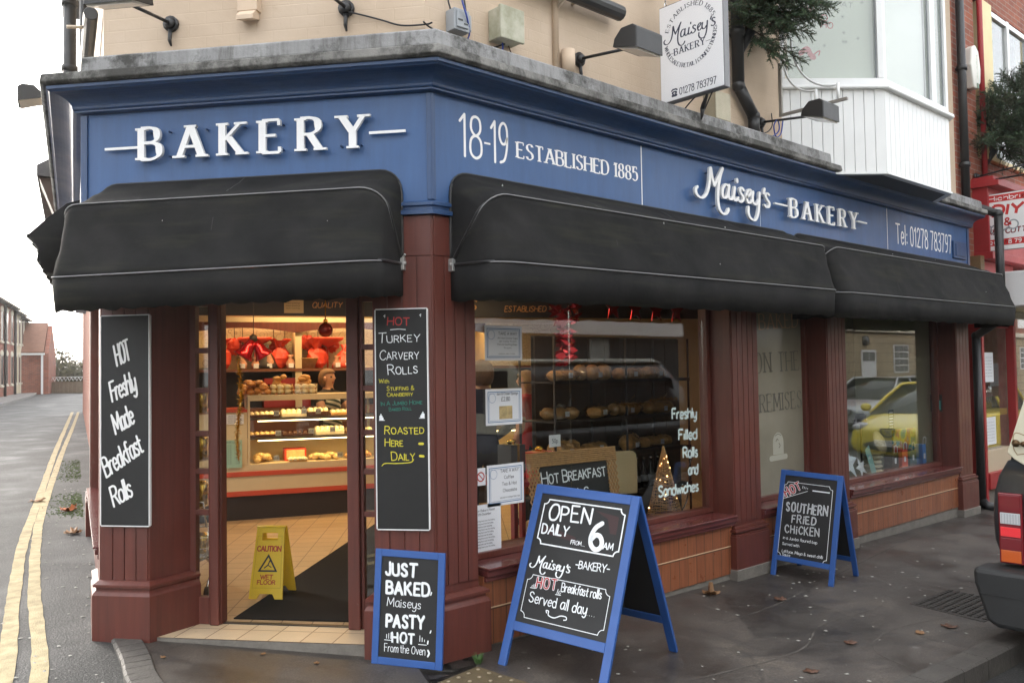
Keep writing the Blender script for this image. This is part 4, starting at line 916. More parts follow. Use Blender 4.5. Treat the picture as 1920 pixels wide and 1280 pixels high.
a = thing('junction_box', 'beige junction box partly hidden under the hanging sign', 'electrical box', (2.93, .1, 3.7)); mb = MB(); mb.box(2.86, .0, 3.68, 3.06, .119, 3.90); mb.box(2.855, -.01, 3.675, 3.065, .01, 3.905); mb.build('box', mat('beige_box', (.42, .38, .28), .6, var=.15), a, bevel=.006)
# cables: loops lying against the wall
def cable(label, pts, r=.0055, m=None, F=None, sm=True):
    P = cat_rom(pts, 6) if sm else pts; mb = MB(F); mb.tube(P, r, 6); o = mb.build('cable', m or BLACKM); return tag(o, label, 'cable', 'cables along the cream wall')
BLUC = mat('blue_cable', (.03, .06, .30), .4)
cable('black cable sagging from the door floodlight to the corner of the wall', [(-.56, .09, 3.86), (-.45, .1, 3.83), (-.33, .1, 3.79), (-.2, .1, 3.745), (-.05, .09, 3.735), (.0, .06, 3.73)], F=MD)
cable('black cable running from the wall corner to the green junction box', [(.0, .06, 3.73), (.06, .08, 3.72), (.2, .09, 3.70), (.4, .09, 3.70), (.55, .09, 3.715), (.66, .08, 3.765)])
cable('blue cable looping under the grey switch box to the green junction box', [(.24, .01, 3.99), (.25, .0, 3.9), (.29, .005, 3.81), (.35, .06, 3.75), (.36, .08, 3.71), (.44, .05, 3.67), (.55, .05, 3.67), (.62, .06, 3.71), (.64, .08, 3.77)], .006, BLUC)
cable('black cable arching above the grey switch box', [(.22, .08, 3.87), (.21, .09, 3.95), (.26, .09, 4.03), (.33, .09, 3.98), (.345, .08, 3.86)])
cable('thin brown cable dropping from the green junction box to the ledge', [(.70, .09, 3.765), (.75, .1, 3.71), (.84, .1, 3.665), (.90, .08, 3.645)], .004, mat('brown_cable', (.1, .06, .04), .5))
cable('black cable hanging from the sign, left of the plug', [(2.22, -.28, 3.66), (2.30, -.1, 3.60), (2.45, .04, 3.56), (2.5, .08, 3.58)])
cable('black cable hanging from the middle of the sign down to the ledge', [(2.22, -.42, 3.655), (2.42, -.2, 3.60), (2.6, .0, 3.56), (2.66, .06, 3.63)])
cable('black cable drooping from the beige box to the ledge', [(2.9, .09, 3.68), (2.92, .09, 3.64), (2.88, .07, 3.60), (2.8, .05, 3.63)])
cable('blue cable looped over the floodlight arm by the drainpipe', [(2.98, .08, 3.68), (3.08, .06, 3.67), (3.3, .02, 3.60), (3.5, -.02, 3.60), (3.66, -.04, 3.66), (3.72, -.06, 3.72), (3.70, -.06, 3.80), (3.67, -.04, 3.75), (3.70, -.04, 3.66), (3.78, -.04, 3.70), (3.84, -.03, 3.84)], .006, BLUC)
cable('black cable running level behind the drainpipe', [(2.5, .09, 3.68), (2.9, .09, 3.68), (3.3, .09, 3.70), (3.7, .1, 3.72), (3.85, .09, 3.80), (3.87, .1, 3.93)])
a = thing('plug_socket', 'black cable connector hanging under the sign', 'plug', (2.3, -.2, 3.5)); mb = MB(); mb.tube([(2.24, -.36, 3.65), (2.28, -.3, 3.60), (2.29, -.28, 3.575)], [.010, .018, .018], 10); mb.tube([(2.29, -.28, 3.575), (2.31, -.26, 3.53), (2.31, -.25, 3.50)], [.018, .012, .005], 10); mb.build('connector', BLACKM, a)
# drainpipes
def pipe(label, pts, r=.042, m=None, clips=(), group='drainpipes'):
    a = thing('drainpipe', label, 'drainpipe', pts[-1]); P = [Vector(p) for p in pts]; mb = MB()
    for i in range(len(P) - 1):
        A, B = P[i], P[i + 1]; mb.tube([A, B], r, 12)
        if i: mb.blob(tuple(A), r * 1.12, 12, 8)
    o = mb.build('pipe', m or BLACKM, a)
    mb = MB()
    for z in clips: mb.tube([(P[0].x, P[0].y, z - .03), (P[0].x, P[0].y, z + .03)], r * 1.25, 12); mb.box(P[0].x - .012, P[0].y, z - .012, P[0].x + .012, P[0].y + .12, z + .012)
    if clips: mb.build('clip', m or BLACKM, a)
    return a
pipe('black drainpipe with an offset elbow behind the hanging sign', [(3.28, .05, 6.75), (3.28, .05, 4.04), (3.50, .05, 3.82), (3.50, .05, 3.66)], .05, clips=(4.5,))
a = thing('pipe_stub', 'short grey lower section of the drainpipe standing on the ledge', 'drainpipe', (3.50, .05, 3.5)); mb = MB(); mb.tube([(3.50, .05, 3.48), (3.50, .05, 3.65)], .055, 14); mb.build('pipe', mat('pipe_grey', (.2, .19, .17), .8, var=.4, vscale=14), a)
pipe('tall black drainpipe between the bakery and the brick building', [(8.17, .05, 6.8), (8.17, .05, 3.62), (8.30, -.26, 3.46), (8.30, -.26, 2.2), (8.36, .06, 2.0), (8.36, .06, -.1)], .05, clips=(5.3, 4.1))
a = thing('gully_shoe', 'small black drain shoe at the foot of the tall drainpipe', 'drain shoe', (8.36, .0, -.13)); mb = MB(); mb.tube([(8.36, .06, -.02), (8.36, .0, -.08), (8.36, -.09, -.1)], [.055, .055, .06], 12); mb.build('shoe', BLACKM, a)
for i, (s_, o_, r) in enumerate(((5.6, .22, .075), (4.6, .08, .04))):
    p = L0 + LD * s_ - LI * (o_ - .12); pipe(('thick dark soil pipe on the side street wall' if not i else 'slim dark drainpipe nearer the corner on the side street wall'), [(p.x, p.y, 6.8), (p.x, p.y, 3.64)], r, clips=(6.2, 5.4, 4.6, 4.0) if not i else ())
# ------------------------------------------------------------------ hanging sign
hg = thing('hanging_sign', 'white hanging sign with a round dark monogram, at right angles to the wall', 'hanging sign', (2.2, -.27, 3.65))
mb = MB(); mb.box(2.181, -.553, 3.65, 2.245, .017, 4.39); sb = mb.build('sign_box', mat('sign_frame_grey', (.16, .16, .17), .4), hg, bevel=.003)
mb = MB(); mb.box(2.176, -.546, 3.658, 2.1805, .010, 4.382); mb.build('sign_face', mat('sign_face_white', (.80, .81, .84), .4), hg)
P_ = Matrix(((0, 0, -1, 2.176), (-1, 0, 0, .017), (0, 1, 0, 3.65), (0, 0, 0, 1))); k = Ink(P_, .0006)
k.logo((.045, .450), .465, .50, .0125, contrast=.4); k.text('BAKERY', (.140, .338), (.415, .344), .050, .2, 'serif', track=.26); k.rect(.098, .358, .135, .361); k.rect(.42, .362, .46, .365)
cx_, cy_, R_ = .283, .455, .208
def arc_path(a0, sgn, R_):
    def f(s_):
        an = a0 - sgn * s_ / R_; e = Vector((sin(an), -cos(an))) * sgn; u_ = Vector((cos(an), sin(an))) * sgn
        return Vector((cx_ + R_ * cos(an), cy_ + R_ * sin(an))), e, u_
    return f
k.text('ESTABLISHED 1885', (0, 0), (R_ * radians(140), 0), .033, .2, 'serif', track=.2, path=arc_path(radians(160), 1, R_))
k.text('WHOLESALE | RETAIL | CONFECTIONERS', (0, 0), (R_ * 1.13 * radians(172), 0), .030, .19, 'serif', track=.1, path=arc_path(radians(188), -1, R_ * 1.13))
k.text('01278 783797', (.178, .034), (.50, .036), .05, .12, 'pen', track=.17)
k.line([(.105, .078), (.115, .086), (.145, .086), (.155, .078)], .011, 0); k.line([(.112, .04), (.148, .04)], .018, 0); k.line([(.118, .06), (.142, .06)], .026, 0); k.line(cat_rom([(.13, .062), (.136, .056), (.13, .05), (.124, .056), (.13, .062)]), .004, 1)
k.obj('lettering', [mat('sign_ink', (.035, .042, .075), .6), MATS['sign_face_white']], hg)
mb = MB()
for y in (-.02, -.50):
    for q in range(3): mb.tube([(2.21 + .012 * cos(t), y + (.012 * cos(t) if q % 2 else 0), 4.41 + q * .04 + .022 * sin(t)) for t in lin(0, 2 * pi, 10)], .004, 5)
mb.build('chain', CHROME, hg); mb = MB(); mb.tube([(2.21, .12, 4.53), (2.21, -.62, 4.53)], .014, 8); mb.tube([(2.21, .12, 4.9), (2.21, -.5, 4.54)], .01, 8); mb.build('bracket_arm', BLACKM, hg)
# ------------------------------------------------------------------ wall-mounted menu boards by the door
def wallboard(label, x0, x1, z0, z1, tilt=0.):
    c = MD @ Vector(((x0 + x1) / 2, -.02, z0)); a = thing('menu_board', label, 'menu board', tuple(c), 'black menu boards by the door'); mb = MB(MD); mb.box(x0, -.026, z0, x1, -.0075, z1); mb.build('panel', CHALK, a, bevel=.002)
    mb = MB(MD); e = .006
    for q in ((x0 - e, z0, x0 - .0002, z1), (x1 + .0002, z0, x1 + e, z1), (x0, z1 + .0002, x1, z1 + e), (x0, z0 - e, x1, z0 - .0002)): mb.box(q[0], -.0285, q[1], q[2], -.0075, q[3])
    mb.build('white_edge', WHITE, a); return a
tb = wallboard('black chalk menu board hung on the corner column, lettered white, yellow and red', -.340, -.034, .755, 2.022)
k = Ink(wplane(MD, -.026), hand=.03); T = k.text
T('HOT', (-.2687, 1.932), (-.135, 1.93), .044, .15, 'pen', 2, jit=.04, track=.2); k.line([(-.25, 1.905), (-.2, 1.908), (-.16, 1.904)], .004, 0)
T('TURKEY', (-.3238, 1.832), (-.0767, 1.834), .054, .085, sc=True, jit=.05); T('CARVERY', (-.3173, 1.732), (-.0811, 1.735), .054, .085, sc=True, jit=.05); T('ROLLS', (-.2664, 1.646), (-.0896, 1.650), .054, .085, sc=True, jit=.05)
T('With', (-.323, 1.597), (-.262, 1.596), .022, .11, mi=1); T('STUFFING &', (-.275, 1.552), (-.112, 1.555), .025, .11, mi=1, sc=True); T('CRANBERRY', (-.275, 1.518), (-.12, 1.521), .023, .11, mi=1, sc=True)
T('IN A JUMBO HOME', (-.3116, 1.465), (-.065, 1.473), .024, .11, mi=3, sc=True); T('BAKED ROLL', (-.2635, 1.434), (-.130, 1.439), .02, .12, mi=3, sc=True)
T('ROASTED', (-.2918, 1.301), (-.0566, 1.303), .047, .11, mi=1, sc=True, jit=.04); T('HERE', (-.2905, 1.231), (-.182, 1.231), .044, .11, mi=1, sc=True); T('DAILY', (-.2506, 1.149), (-.115, 1.153), .046, .11, mi=1, sc=True)
k.line([(-.31, 1.118), (-.29, 1.132), (-.22, 1.132), (-.14, 1.138), (-.12, 1.155)], .005, 1, True); k.line([(-.085, 1.245), (-.065, 1.245)], .014, 1); k.line([(-.082, 1.175), (-.062, 1.173)], .014, 1)
for sx, ox, oz in ((1, -.307, 1.395), (-1, -.068, 1.406)):
    for j in range(4): k.line([(ox - sx * .012 + sx * .012 * j * .5, oz - .012), (ox - sx * .012 + sx * .012 * j * .5, oz + .020 - abs(j - 1) * .010)], .007, 0)
    k.line([(ox - .016, oz - .014), (ox + .016, oz - .014)], .004, 0)
for px in (-.29, -.075): k.line([(px, 1.985), (px + .008, 1.992), (px + .006, 1.978)], .004, 0)
k.obj('lettering', [PAINTW, PAINTY, PAINTR, PAINTT], tb)
hb = wallboard('black menu board left of the door with slanting white brush script', -2.092, -1.776, .755, 2.03)
k = Ink(wplane(MD, -.026))
for t, p0, p1, h in (('HOT', (-1.985, 1.725), (-1.895, 1.765), .12), ('Freshly', (-2.016, 1.507), (-1.855, 1.577), .115), ('Made', (-1.994, 1.309), (-1.868, 1.378), .115), ('Breakfast', (-2.055, 1.046), (-1.81, 1.203), .115), ('Rolls', (-2.005, .869), (-1.88, .936), .115)):
    k.text(t, p0, p1, h, .115, 'pen', 0, .22, track=.07)
k.obj('lettering', WHITE, hb)
# ------------------------------------------------------------------ pavement boards
def aboard(label, FLp, FRp, back, H, wd, lean, leg=.20, fr=.052):
    """A-board: front feet FL and FR, the back feet at back metres behind, height H"""
    A = Vector(FLp); B = Vector(FRp); t = (B - A).normalized(); bk = Vector((-t.y, t.x, 0)); z = (A.z + B.z) / 2
    c = (A + B) / 2; a = thing('pavement_sign', label, 'pavement sign', tuple(c))
    out = []
    for nm, s_ in (('front', 1), ('back', -1)):
        base = A if s_ == 1 else A + bk * back; up = (bk * (back / 2 - .012) * s_ + Vector((0, 0, sqrt(max(.01, H * H - (back / 2) ** 2))))).normalized(); nrm = t.cross(up) * (1)
        # local plane: x along t, y up the board, z out of its face (towards the outside of the A)
        nz = t.cross(up).normalized(); M = Matrix(((t.x, up.x, nz.x, base.x), (t.y, up.y, nz.y, base.y), (t.z, up.z, nz.z, base.z), (0, 0, 0, 1)))
        W = (B - A).length; d0, d1 = (-.022, 0.) if s_ == 1 else (0., .022)
        mb = MB(M); mb.box(0, 0, d0, fr, H, d1); mb.box(W - fr, 0, d0, W, H, d1); mb.box(fr, H - fr, d0, W - fr, H, d1); mb.box(fr, leg, d0, W - fr, leg + fr, d1)
        f = mb.build('frame', BOARDB, a, bevel=.003)
        mb = MB(M); mb.box(fr, leg + fr, d0 + .006, W - fr, H - fr, d1 - .006); mb.build('chalk_panel', CHALK, f)
        out.append((M, f, d1))
    mb = MB(out[0][0]); W = (B - A).length
    for x in (.08, W - .08): mb.tube([(x - .03, H + .002, -.024), (x + .03, H + .002, -.024)], .008, 8)
    mb.build('hinge', BLACKM, a)
    return a, out[0][0] @ Matrix.Translation((0, 0, out[0][2] - .006)), out[0][1]
A1, P_, f_ = aboard('large blue framed A board in front of the bread window, lettered with opening hours', (.245, -.24, ground(.245, -.24)), (.385, -.935, ground(.385, -.935)), .86, 1.06, .70, 0)
q = lambda x, y: (x + .05 * y, y - .045 * x)
k = Ink(P_, hand=.03); T = lambda s_, a, b, h, w_, **kw: k.text(s_, q(*a), q(*b), h, w_, **kw)
BW = 0
T('OPEN', (.0847, .861), (.378, .885), .090, .13, style='pen', track=.24); T('DAILY', (.066, .776), (.249, .789), .058, .16); T('FROM', (.28, .75), (.352, .754), .022, .16); T('....', (.355, .752), (.374, .753), .02, .14)
k.text('6', q(.408, .751), q(.49, .759), .155, .17); T('AM', (.495, .764), (.557, .767), .036, .18)
k.logo(q(.042, .572), .28, .30, .0095); T('-BAKERY-', (.349, .624), (.567, .643), .042, .13)
k.text('HOT', q(.124, .467), q(.256, .479), .055, .27, mi=0, track=.34); k.d = .002; k.text('HOT', q(.124, .467), q(.256, .479), .055, .15, mi=1, track=.34); k.d = .0006
T('Breakfast rolls', (.293, .48), (.555, .495), .048, .12); T('Served all day', (.098, .377), (.485, .394), .055, .115); T('....', (.49, .392), (.54, .395), .03, .1)
k.line([q(*p) for p in ((.235, .345), (.228, .357), (.245, .356), (.25, .335), (.29, .33), (.33, .35), (.365, .352), (.37, .338), (.355, .333))], .006, 0, True)
for x0 in (.085, .262): k.line([q(x0, .455), q(x0 + .035, .458)], .004); [k.line([q(x0 + .008 + .01 * j, .462), q(x0 + .01 + .01 * j, .47 + .008 * (j if x0 < .1 else 2 - j))], .004) for j in range(3)]
frame_notched(k, *q(.048, .712), *q(.585, 1.003), .03, .008); frame_notched(k, *q(.062, .285), *q(.603, .553), .032, .004)
k.obj('lettering', [PAINTW, PAINTR], f_)
mb = MB(P_); mb.add([(.10, .775, .0004), (.3, .755, .0004), (.36, .74, .0004), (.34, .78, .0004), (.12, .82, .0004)], [[0, 1, 2, 3, 4]]); mb.add([(.44, .95, .0004), (.60, .93, .0004), (.60, .83, .0004), (.56, .83, .0004), (.53, .91, .0004)], [[4, 3, 2, 1, 0]]); mb.build('chalk_smear', mat('red_smear', (.035, .012, .013), .6), f_)
A2, P_, f_ = aboard('smaller blue framed A board by the frosted window, advertising fried chicken', (3.35, -.085, ground(3.35, -.085)), (3.385, -.615, ground(3.385, -.615)), .50, .872, .53, 0, .125, .042)
q = lambda x, y: (x - .012, y - .03 * x)
k = Ink(P_, hand=.03); T = lambda s_, a, b, h, w_, **kw: k.text(s_, q(*a), q(*b), h, w_, **kw)
T('HOT', (.083, .655), (.205, .735), .066, .27, mi=0, track=.34); k.d = .002; T('HOT', (.083, .655), (.205, .735), .066, .16, mi=1, track=.34); k.d = .0006
k.line([q(.06, .635), q(.26, .725)], .004); [k.line([q(.215 + .014 * j, .742), q(.217 + .014 * j, .762 - .004 * j)], .004) for j in range(4)]; [k.line([q(.065 + .008 * j, .648 + .01 * j), q(.064 + .008 * j, .665 + .012 * j)], .004) for j in range(3)]
for st, a, b, h in (('SOUTHERN', (.095, .539), (.440, .553), .072), ('FRiED', (.15, .452), (.355, .463), .060), ('CHiCKEN', (.10, .362), (.39, .378), .060)):
    k.d = .0006; T(st, a, b, h, .15, mi=0, track=.34); k.d = .002; T(st, a, b, h, .05, mi=2, track=.34); k.d = .0006
T('in a Jumbo floured bap', (.089, .306), (.382, .318), .022, .13); T('Served with', (.09, .258), (.235, .264), .022, .13); T('Lettuce, Mayo & sweet chilli', (.091, .199), (.438, .213), .023, .13); T('Sauce', (.096, .17), (.165, .175), .021, .13)
k.rect(.29, .722, .435, .731); frame_notched(k, *q(.055, .165), *q(.47, .79), .028, .004)
k.obj('lettering', [PAINTW, PAINTR, mat('letter_fill', (.14, .145, .155), .6)], f_)
# leaning board against the corner column
A = Vector((-.309, .216, ground(-.309, .216))); B = Vector((-.067, -.128, ground(-.067, -.128))); t = (B - A).normalized(); bk = Vector((-t.y, t.x, 0)); up = (bk * .085 + Vector((0, 0, .62))).normalized(); nz = t.cross(up)
lb = thing('pavement_sign', 'blue framed chalk board leaning on the foot of the corner column', 'pavement sign', tuple((A + B) / 2))
M = Matrix(((t.x, up.x, nz.x, A.x), (t.y, up.y, nz.y, A.y), (t.z, up.z, nz.z, A.z), (0, 0, 0, 1))); W = (B - A).length; H = .635; fr = .04
mb = MB(M); mb.box(0, 0, -.022, fr, H, 0); mb.box(W - fr, 0, -.022, W, H, 0); mb.box(fr, H - fr, -.022, W - fr, H, 0); mb.box(fr, 0, -.022, W - fr, fr, 0); f_ = mb.build('frame', BOARDB, lb, bevel=.003)
mb = MB(M); mb.box(fr, fr, -.016, W - fr, H - fr, -.006); mb.build('chalk_panel', CHALK, f_)
k = Ink(M @ Matrix.Translation((0, 0, -.006)), hand=.025)
SH = mat('letter_shadow_grey', (.40, .42, .45), .7)
for mi, o in ((1, .006), (0, 0)):
    k.d = .0006 if mi else .002
    for st, a, b, h in (('JUST', (.069, .492), (.250, .494), .066), ('BAKED', (.076, .392), (.332, .394), .066), ('PASTY', (.083, .210), (.305, .214), .064), ('HOT', (.121, .128), (.25, .130), .052)):
        if mi: k.text(st, (a[0] + o, a[1] - o), (b[0] + o, b[1] - o), h, .06, mi=1, track=.2)
        else: k.text(st, a, b, h, .22, 'pen', 0, track=.28)
k.text('Maiseys', (.082, .322), (.284, .318), .048, .085); k.text('From the Oven', (.077, .074), (.318, .074), .042, .085)
for j in range(3): k.line([(.086 + .013 * j, .145), (.086 + .013 * j, .165 + .006 * j)], .004); k.line([(.285 + .014 * j, .145), (.285 + .014 * j, .175 - .01 * j)], .004)
k.line([(.075, .135), (.115, .135)], .004); k.line([(.278, .128), (.325, .128)], .004); k.line([(.332, .135), (.334, .15)], .008); k.line([(.335, .10), (.342, .085), (.335, .068)], .01, 0, True); k.line([(.342, .40), (.346, .415)], .007); k.line([(.345, .195), (.349, .207)], .007)
k.obj('lettering', [PAINTW, SH], f_)
# ------------------------------------------------------------------ inside the shop: counter and back unit
LAMPE = mat('lit_tube', (1, 1, 1), emit=(1.0, .72, .34), estr=4.0)
dc = thing('display_counter', 'long glass cake counter with red bands and a lit cream base', 'display counter', tuple(MC @ Vector((1.5, .3, FL))))
mb = MB(MC); mb.box(-.8, .03, FL, 4.3, .75, .345); mb.build('kickboard', DARKL, dc)
mb = MB(MC); mb.box(-.8, -.012, .346, 4.3, .02, .40); mb.box(-.8, -.02, .56, 4.3, .02, .61); mb.build('red_band', REDL, dc, bevel=.004)
mb = MB(MC); mb.box(-.8, 0, .4005, 4.3, .75, .5595); mb.box(-.8, .005, .6105, 4.3, .75, .685); mb.box(-.8, .0, .685, .185, .75, 1.255); mb.build('base_panel', CREAMP, dc)
mb = MB(MC); mb.box(-.8, -.015, 1.2555, .185, .77, 1.285); mb.build('red_top', REDL, dc, bevel=.004)
mb = MB(MC)
for x in (.19, 1.62, 3.0, 4.27): mb.box(x, .0, .686, x + .025, .03, 1.415); mb.box(x, .62, .686, x + .025, .65, 1.415)
mb.box(.19, -.005, 1.416, 4.3, .66, 1.436); mb.box(.19, -.006, 1.375, 4.3, .012, 1.4155); mb.build('case_frame', CREAMP, dc, bevel=.003)
mb = MB(MC); mb.box(.216, .03, 1.165, 4.26, .55, 1.18); mb.box(.216, .03, .95, 4.26, .55, .965); mb.build('shelf', mat('shelf_dark', (.05, .04, .03), .4), dc)
mb = MB(MC); mb.box(.216, .60, .686, 4.26, .61, .93); mb.build('back_panel', mat('case_back', (.72, .55, .26), .6), dc)
mb = MB(MC); mb.box(.216, .004, .69, 4.268, .010, 1.37); mb.build('front_glass', MATS['case_glass'], dc)
mb = MB(MC); mb.tube([(.30, .045, 1.150), (4.2, .045, 1.150)], .006, 8); mb.tube([(.30, .045, .935), (4.2, .045, .935)], .006, 8); mb.build('strip_light', LAMPE, dc)
for z in (1.145, .93, 1.355):  # the topmost of these lights has no tube of its own
    l = bpy.data.lights.new('case_light', 'AREA'); l.shape = 'RECTANGLE'; l.size = 3.8; l.size_y = .03; l.energy = 6; l.color = (1., .64, .26)
    o = bpy.data.objects.new('case_light', l); COL.objects.link(o); o.matrix_world = MC @ Matrix.Translation((2.2, .07, z)); o.rotation_euler = (0, 0, atan2(CD.y, CD.x)); o.parent = dc; o.location = (MC @ Vector((2.2, .07, z))) - dc.location
# notices on the end of the counter
def sheet(name, label, cat_, M, x0, x1, z0, z1, y, col=PAPER, th=.0015, group=None):
    c = M @ Vector(((x0 + x1) / 2, y, z0)); a = thing(name, label, cat_, tuple(c), group); mb = MB(M); mb.box(x0, y - th, z0, x1, y, z1); mb.build('sheet', col, a); return a, Ink(wplane(M, y - th), .0004)
TEALP = mat('teal_card', (.30, .50, .42), .6)
a, k = sheet('notice', 'pale green price list standing against the end of the counter', 'notice', MC, -.10, .13, .66, .96, -.022, TEALP)
k.text('PRICE LIST', (-.06, .93), (.09, .93), .015, .16)
for j in range(9): k.text('ROLLS   1.20', (-.075, .895 - j * .024), (.10, .895 - j * .024), .012, .14)
k.obj('lettering', INK, a)
a, k = sheet('notice', 'small white notice high on the end of the counter', 'notice', MC, -.03, .15, 1.13, 1.235, -.012, PAPER)
for j in range(4): k.text('please queue here', (-.01, 1.21 - j * .022), (.13, 1.21 - j * .022), .012, .12)
k.obj('lettering', INK, a)
# cakes and loaves
CAKES = 'cakes in the glass counter'
def cake(kind, label, a_, o_, z, w_=.3, d_=.18, h=.06, m=CREAMC, base=BREAD, seed=0, grp=CAKES):
    c = MC @ Vector((a_, o_, z)); t = thing(kind, label, kind.split('_')[-1], tuple(c), grp); rr = random.Random(seed + int(a_ * 100))
    if kind in ('iced_cake', 'chocolate_tray', 'cream_tray'):
        mb = MB(MC); mb.box(a_ - w_ / 2, o_ - d_ / 2, z + .0015, a_ + w_ / 2, o_ + d_ / 2, z + h * .55); mb.build('sponge', base, t, bevel=.006)
        mb = MB(MC); n = int(w_ / .05)
        for i in range(n):
            for j in range(2): mb.blob((a_ - w_ / 2 + (i + .5) * w_ / n, o_ - d_ / 4 + j * d_ / 2, z + h * .6), (.032, .05, h * .42), 8, 5, 0, .12)
        mb.build('icing', m, t)
    else:
        mb = MB(MC)
        for i in range(int(w_ * d_ * h / .00028)):
            f = rr.random() ** 1.6; q_ = 1 - .6 * f; mb.blob((a_ + rr.uniform(-.5, .5) * w_ * q_, o_ + rr.uniform(-.5, .5) * d_ * q_, z + .025 + max(0, h - .045) * f), (rr.uniform(.035, .052), rr.uniform(.035, .05), rr.uniform(.022, .032)), 9, 6, 0, .08)
        mb.build('buns', m, t)
    return t
PASTRY = mat('pastry', (.68, .48, .2), .5, var=.3, vscale=25); GLAZE = mat('glazed_bun', (.50, .22, .06), .35, var=.3, vscale=25); TOPG = 'food on top of the counter'
cake('iced_cake', 'long white iced slab on the upper shelf, nearest the end panel', .38, .22, 1.18, .33, .2, .07, CREAMC, CHOC)
cake('cream_tray', 'pale yellow cream cake second on the upper shelf', .70, .22, 1.18, .27, .22, .09, CREAMC, CREAMC)
cake('iced_cake', 'tall white cake third on the upper shelf', .97, .22, 1.18, .22, .22, .10, CREAMC, CHOC)
cake('cream_tray', 'row of cream fingers on the upper shelf before the apron', 1.26, .22, 1.18, .30, .2, .07, CREAMC)
cake('chocolate_tray', 'nut topped slices on the middle shelf, nearest the end panel', .38, .22, .965, .34, .2, .06, PASTRY, CHOC)
cake('chocolate_tray', 'dark chocolate tray in the centre of the middle shelf', .74, .22, .965, .34, .2, .06, CHOC, CHOC)
cake('cream_tray', 'heap of lemon cream puffs on the middle shelf', 1.10, .22, .965, .32, .2, .10, CREAMC, CREAMC)
cake('iced_cake', 'white iced cake at the right of the middle shelf', 1.44, .22, .965, .3, .2, .07)
cake('bread_rolls', 'flat floured rolls stacked at the left of the bottom shelf', .34, .18, .686, .22, .22, .11, PASTRY)
cake('cream_tray', 'white cream rings in front of the red cake box', .73, .09, .686, .2, .12, .05)
cake('bread_rolls', 'golden pastries in the middle of the bottom shelf', 1.04, .2, .686, .34, .24, .08, PASTRY)
cake('bread_rolls', 'orange brown buns at the right of the bottom shelf', 1.44, .2, .686, .36, .24, .08, BREAD)
cake('bread_rolls', 'pile of glazed brown buns on top of the counter', .27, .22, 1.437, .34, .26, .17, GLAZE, grp=TOPG)
for j, lb_ in enumerate(('left clear tub of cakes on top of the counter', 'right clear tub of cakes on top of the counter')):
    x = .56 + j * .27; c = MC @ Vector((x, .25, 1.437)); t = thing('cake_tub', lb_, 'cake tub', tuple(c), TOPG); mb = MB(MC)
    for q in range(12): mb.blob((x - .08 + (q % 3) * .08, .19 + (q // 3 % 2) * .12, 1.47 + .05 * (q // 6)), (.04, .055, .03), 8, 5, 0, .1)
    mb.build('cakes', CREAMC, t); mb = MB(MC); mb.box(x - .125, .10, 1.438, x + .125, .4, 1.555); mb.build('lid', MATS['clear_bag'], t)
    cake('bread_rolls', ('round crusty loaf behind the left tub', 'round crusty loaf behind the right tub')[j], x + .02, .52, 1.437, .2, .16, .22, BREAD, grp=TOPG)
c = MC @ Vector((.72, .3, .686)); t = thing('cake_box', 'red and white cake box open on the bottom shelf', 'cake box', tuple(c)); mb = MB(MC); mb.box(.60, .20, .687, .84, .42, .82); mb.build('box', REDP, t, bevel=.003); mb = MB(MC); mb.box(.62, .1965, .70, .82, .1995, .805); mb.build('window_label', PASTRY, t)
# little price tickets
for i, (x, z) in enumerate(((.50, 1.24), (.80, 1.255), (.96, 1.25), (.52, 1.02), (.88, 1.03), (1.12, 1.04), (1.36, 1.03), (.50, .745), (1.20, .75))):
    c = MC @ Vector((x, .06, z)); t = thing('price_ticket', 'small grey price ticket standing among the cakes', 'price ticket', tuple(c), 'price tickets'); mb = MB(MC); mb.box(x - .03, .075, z - .04, x + .03, .078, z + .02); mb.build('card', mat('ticket', (.35, .36, .36), .6), t); k = Ink(wplane(MC, .075)); k.text('£1.20', (x - .022, z - .02), (x + .022, z - .02), .02, .14); k.obj('lettering', INK, t)
# back unit: shelf, posts, pelmet with arched lower edge, patterned wall
k = NT('swirl_wallpaper'); v = k.n('TexVoronoi', {'Vector': k.tc.outputs['Object'], 'Scale': 9.}).outputs[0]; k.set('Base Color', k.ramp(k.math('FRACT', k.math('MULTIPLY', v, 3.2)), [(.0, (.70, .62, .44)), (.80, (.68, .60, .42)), (.88, (.30, .24, .15)), (.96, (.68, .60, .42))])); k.set('Roughness', .8)
bu = thing('back_shelf_unit', 'tall shelf unit behind the counter with an arched dark pelmet', 'shelf unit', tuple(MC @ Vector((1.2, 1.4, FL))))
mb = MB(MC); mb.box(-1.0, 1.600, 1.735, 4.6, 1.615, 2.36); mb.build('papered_back', MATS['swirl_wallpaper'], bu); mb = MB(MC); mb.box(-1.0, 1.600, 1.25, 4.6, 1.612, 1.70); mb.build('dark_back', DARKL, bu)  # lower sheet: dark, added for the dim space under the shelf
mb = MB(MC); mb.box(-1.0, 1.18, 1.70, 4.6, 1.599, 1.735); mb.box(-1.0, 1.2, FL, 4.6, 1.599, 1.25); mb.build('shelf', mat('shelf_wood', (.16, .06, .03), .5), bu)
mb = MB(MC)
for x in (-.42, .83, 2.08, 3.33): mb.box(x, 1.19, 1.251, x + .08, 1.598, 2.3)
mb.build('post', CREAMP, bu)
mb = MB(MC)
for x in (-.42, .83, 2.08):
    pts = [(x, 2.31), (x, 2.18)] + [(x + 1.25 * j / 10, 2.18 + .06 * sin(pi * j / 10)) for j in range(1, 10)] + [(x + 1.25, 2.18), (x + 1.25, 2.31)]; mb.prism(pts, 1.15, 1.178, ax='y')
mb.box(-1.0, 1.15, 2.18, -.42, 1.178, 2.31); mb.build('pelmet', MAROON, bu, fix=True)
mb = MB(MC); mb.box(-1.0, 1.15, 2.311, 4.6, 1.30, 2.37); mb.build('light_strip', CREAMP, bu)
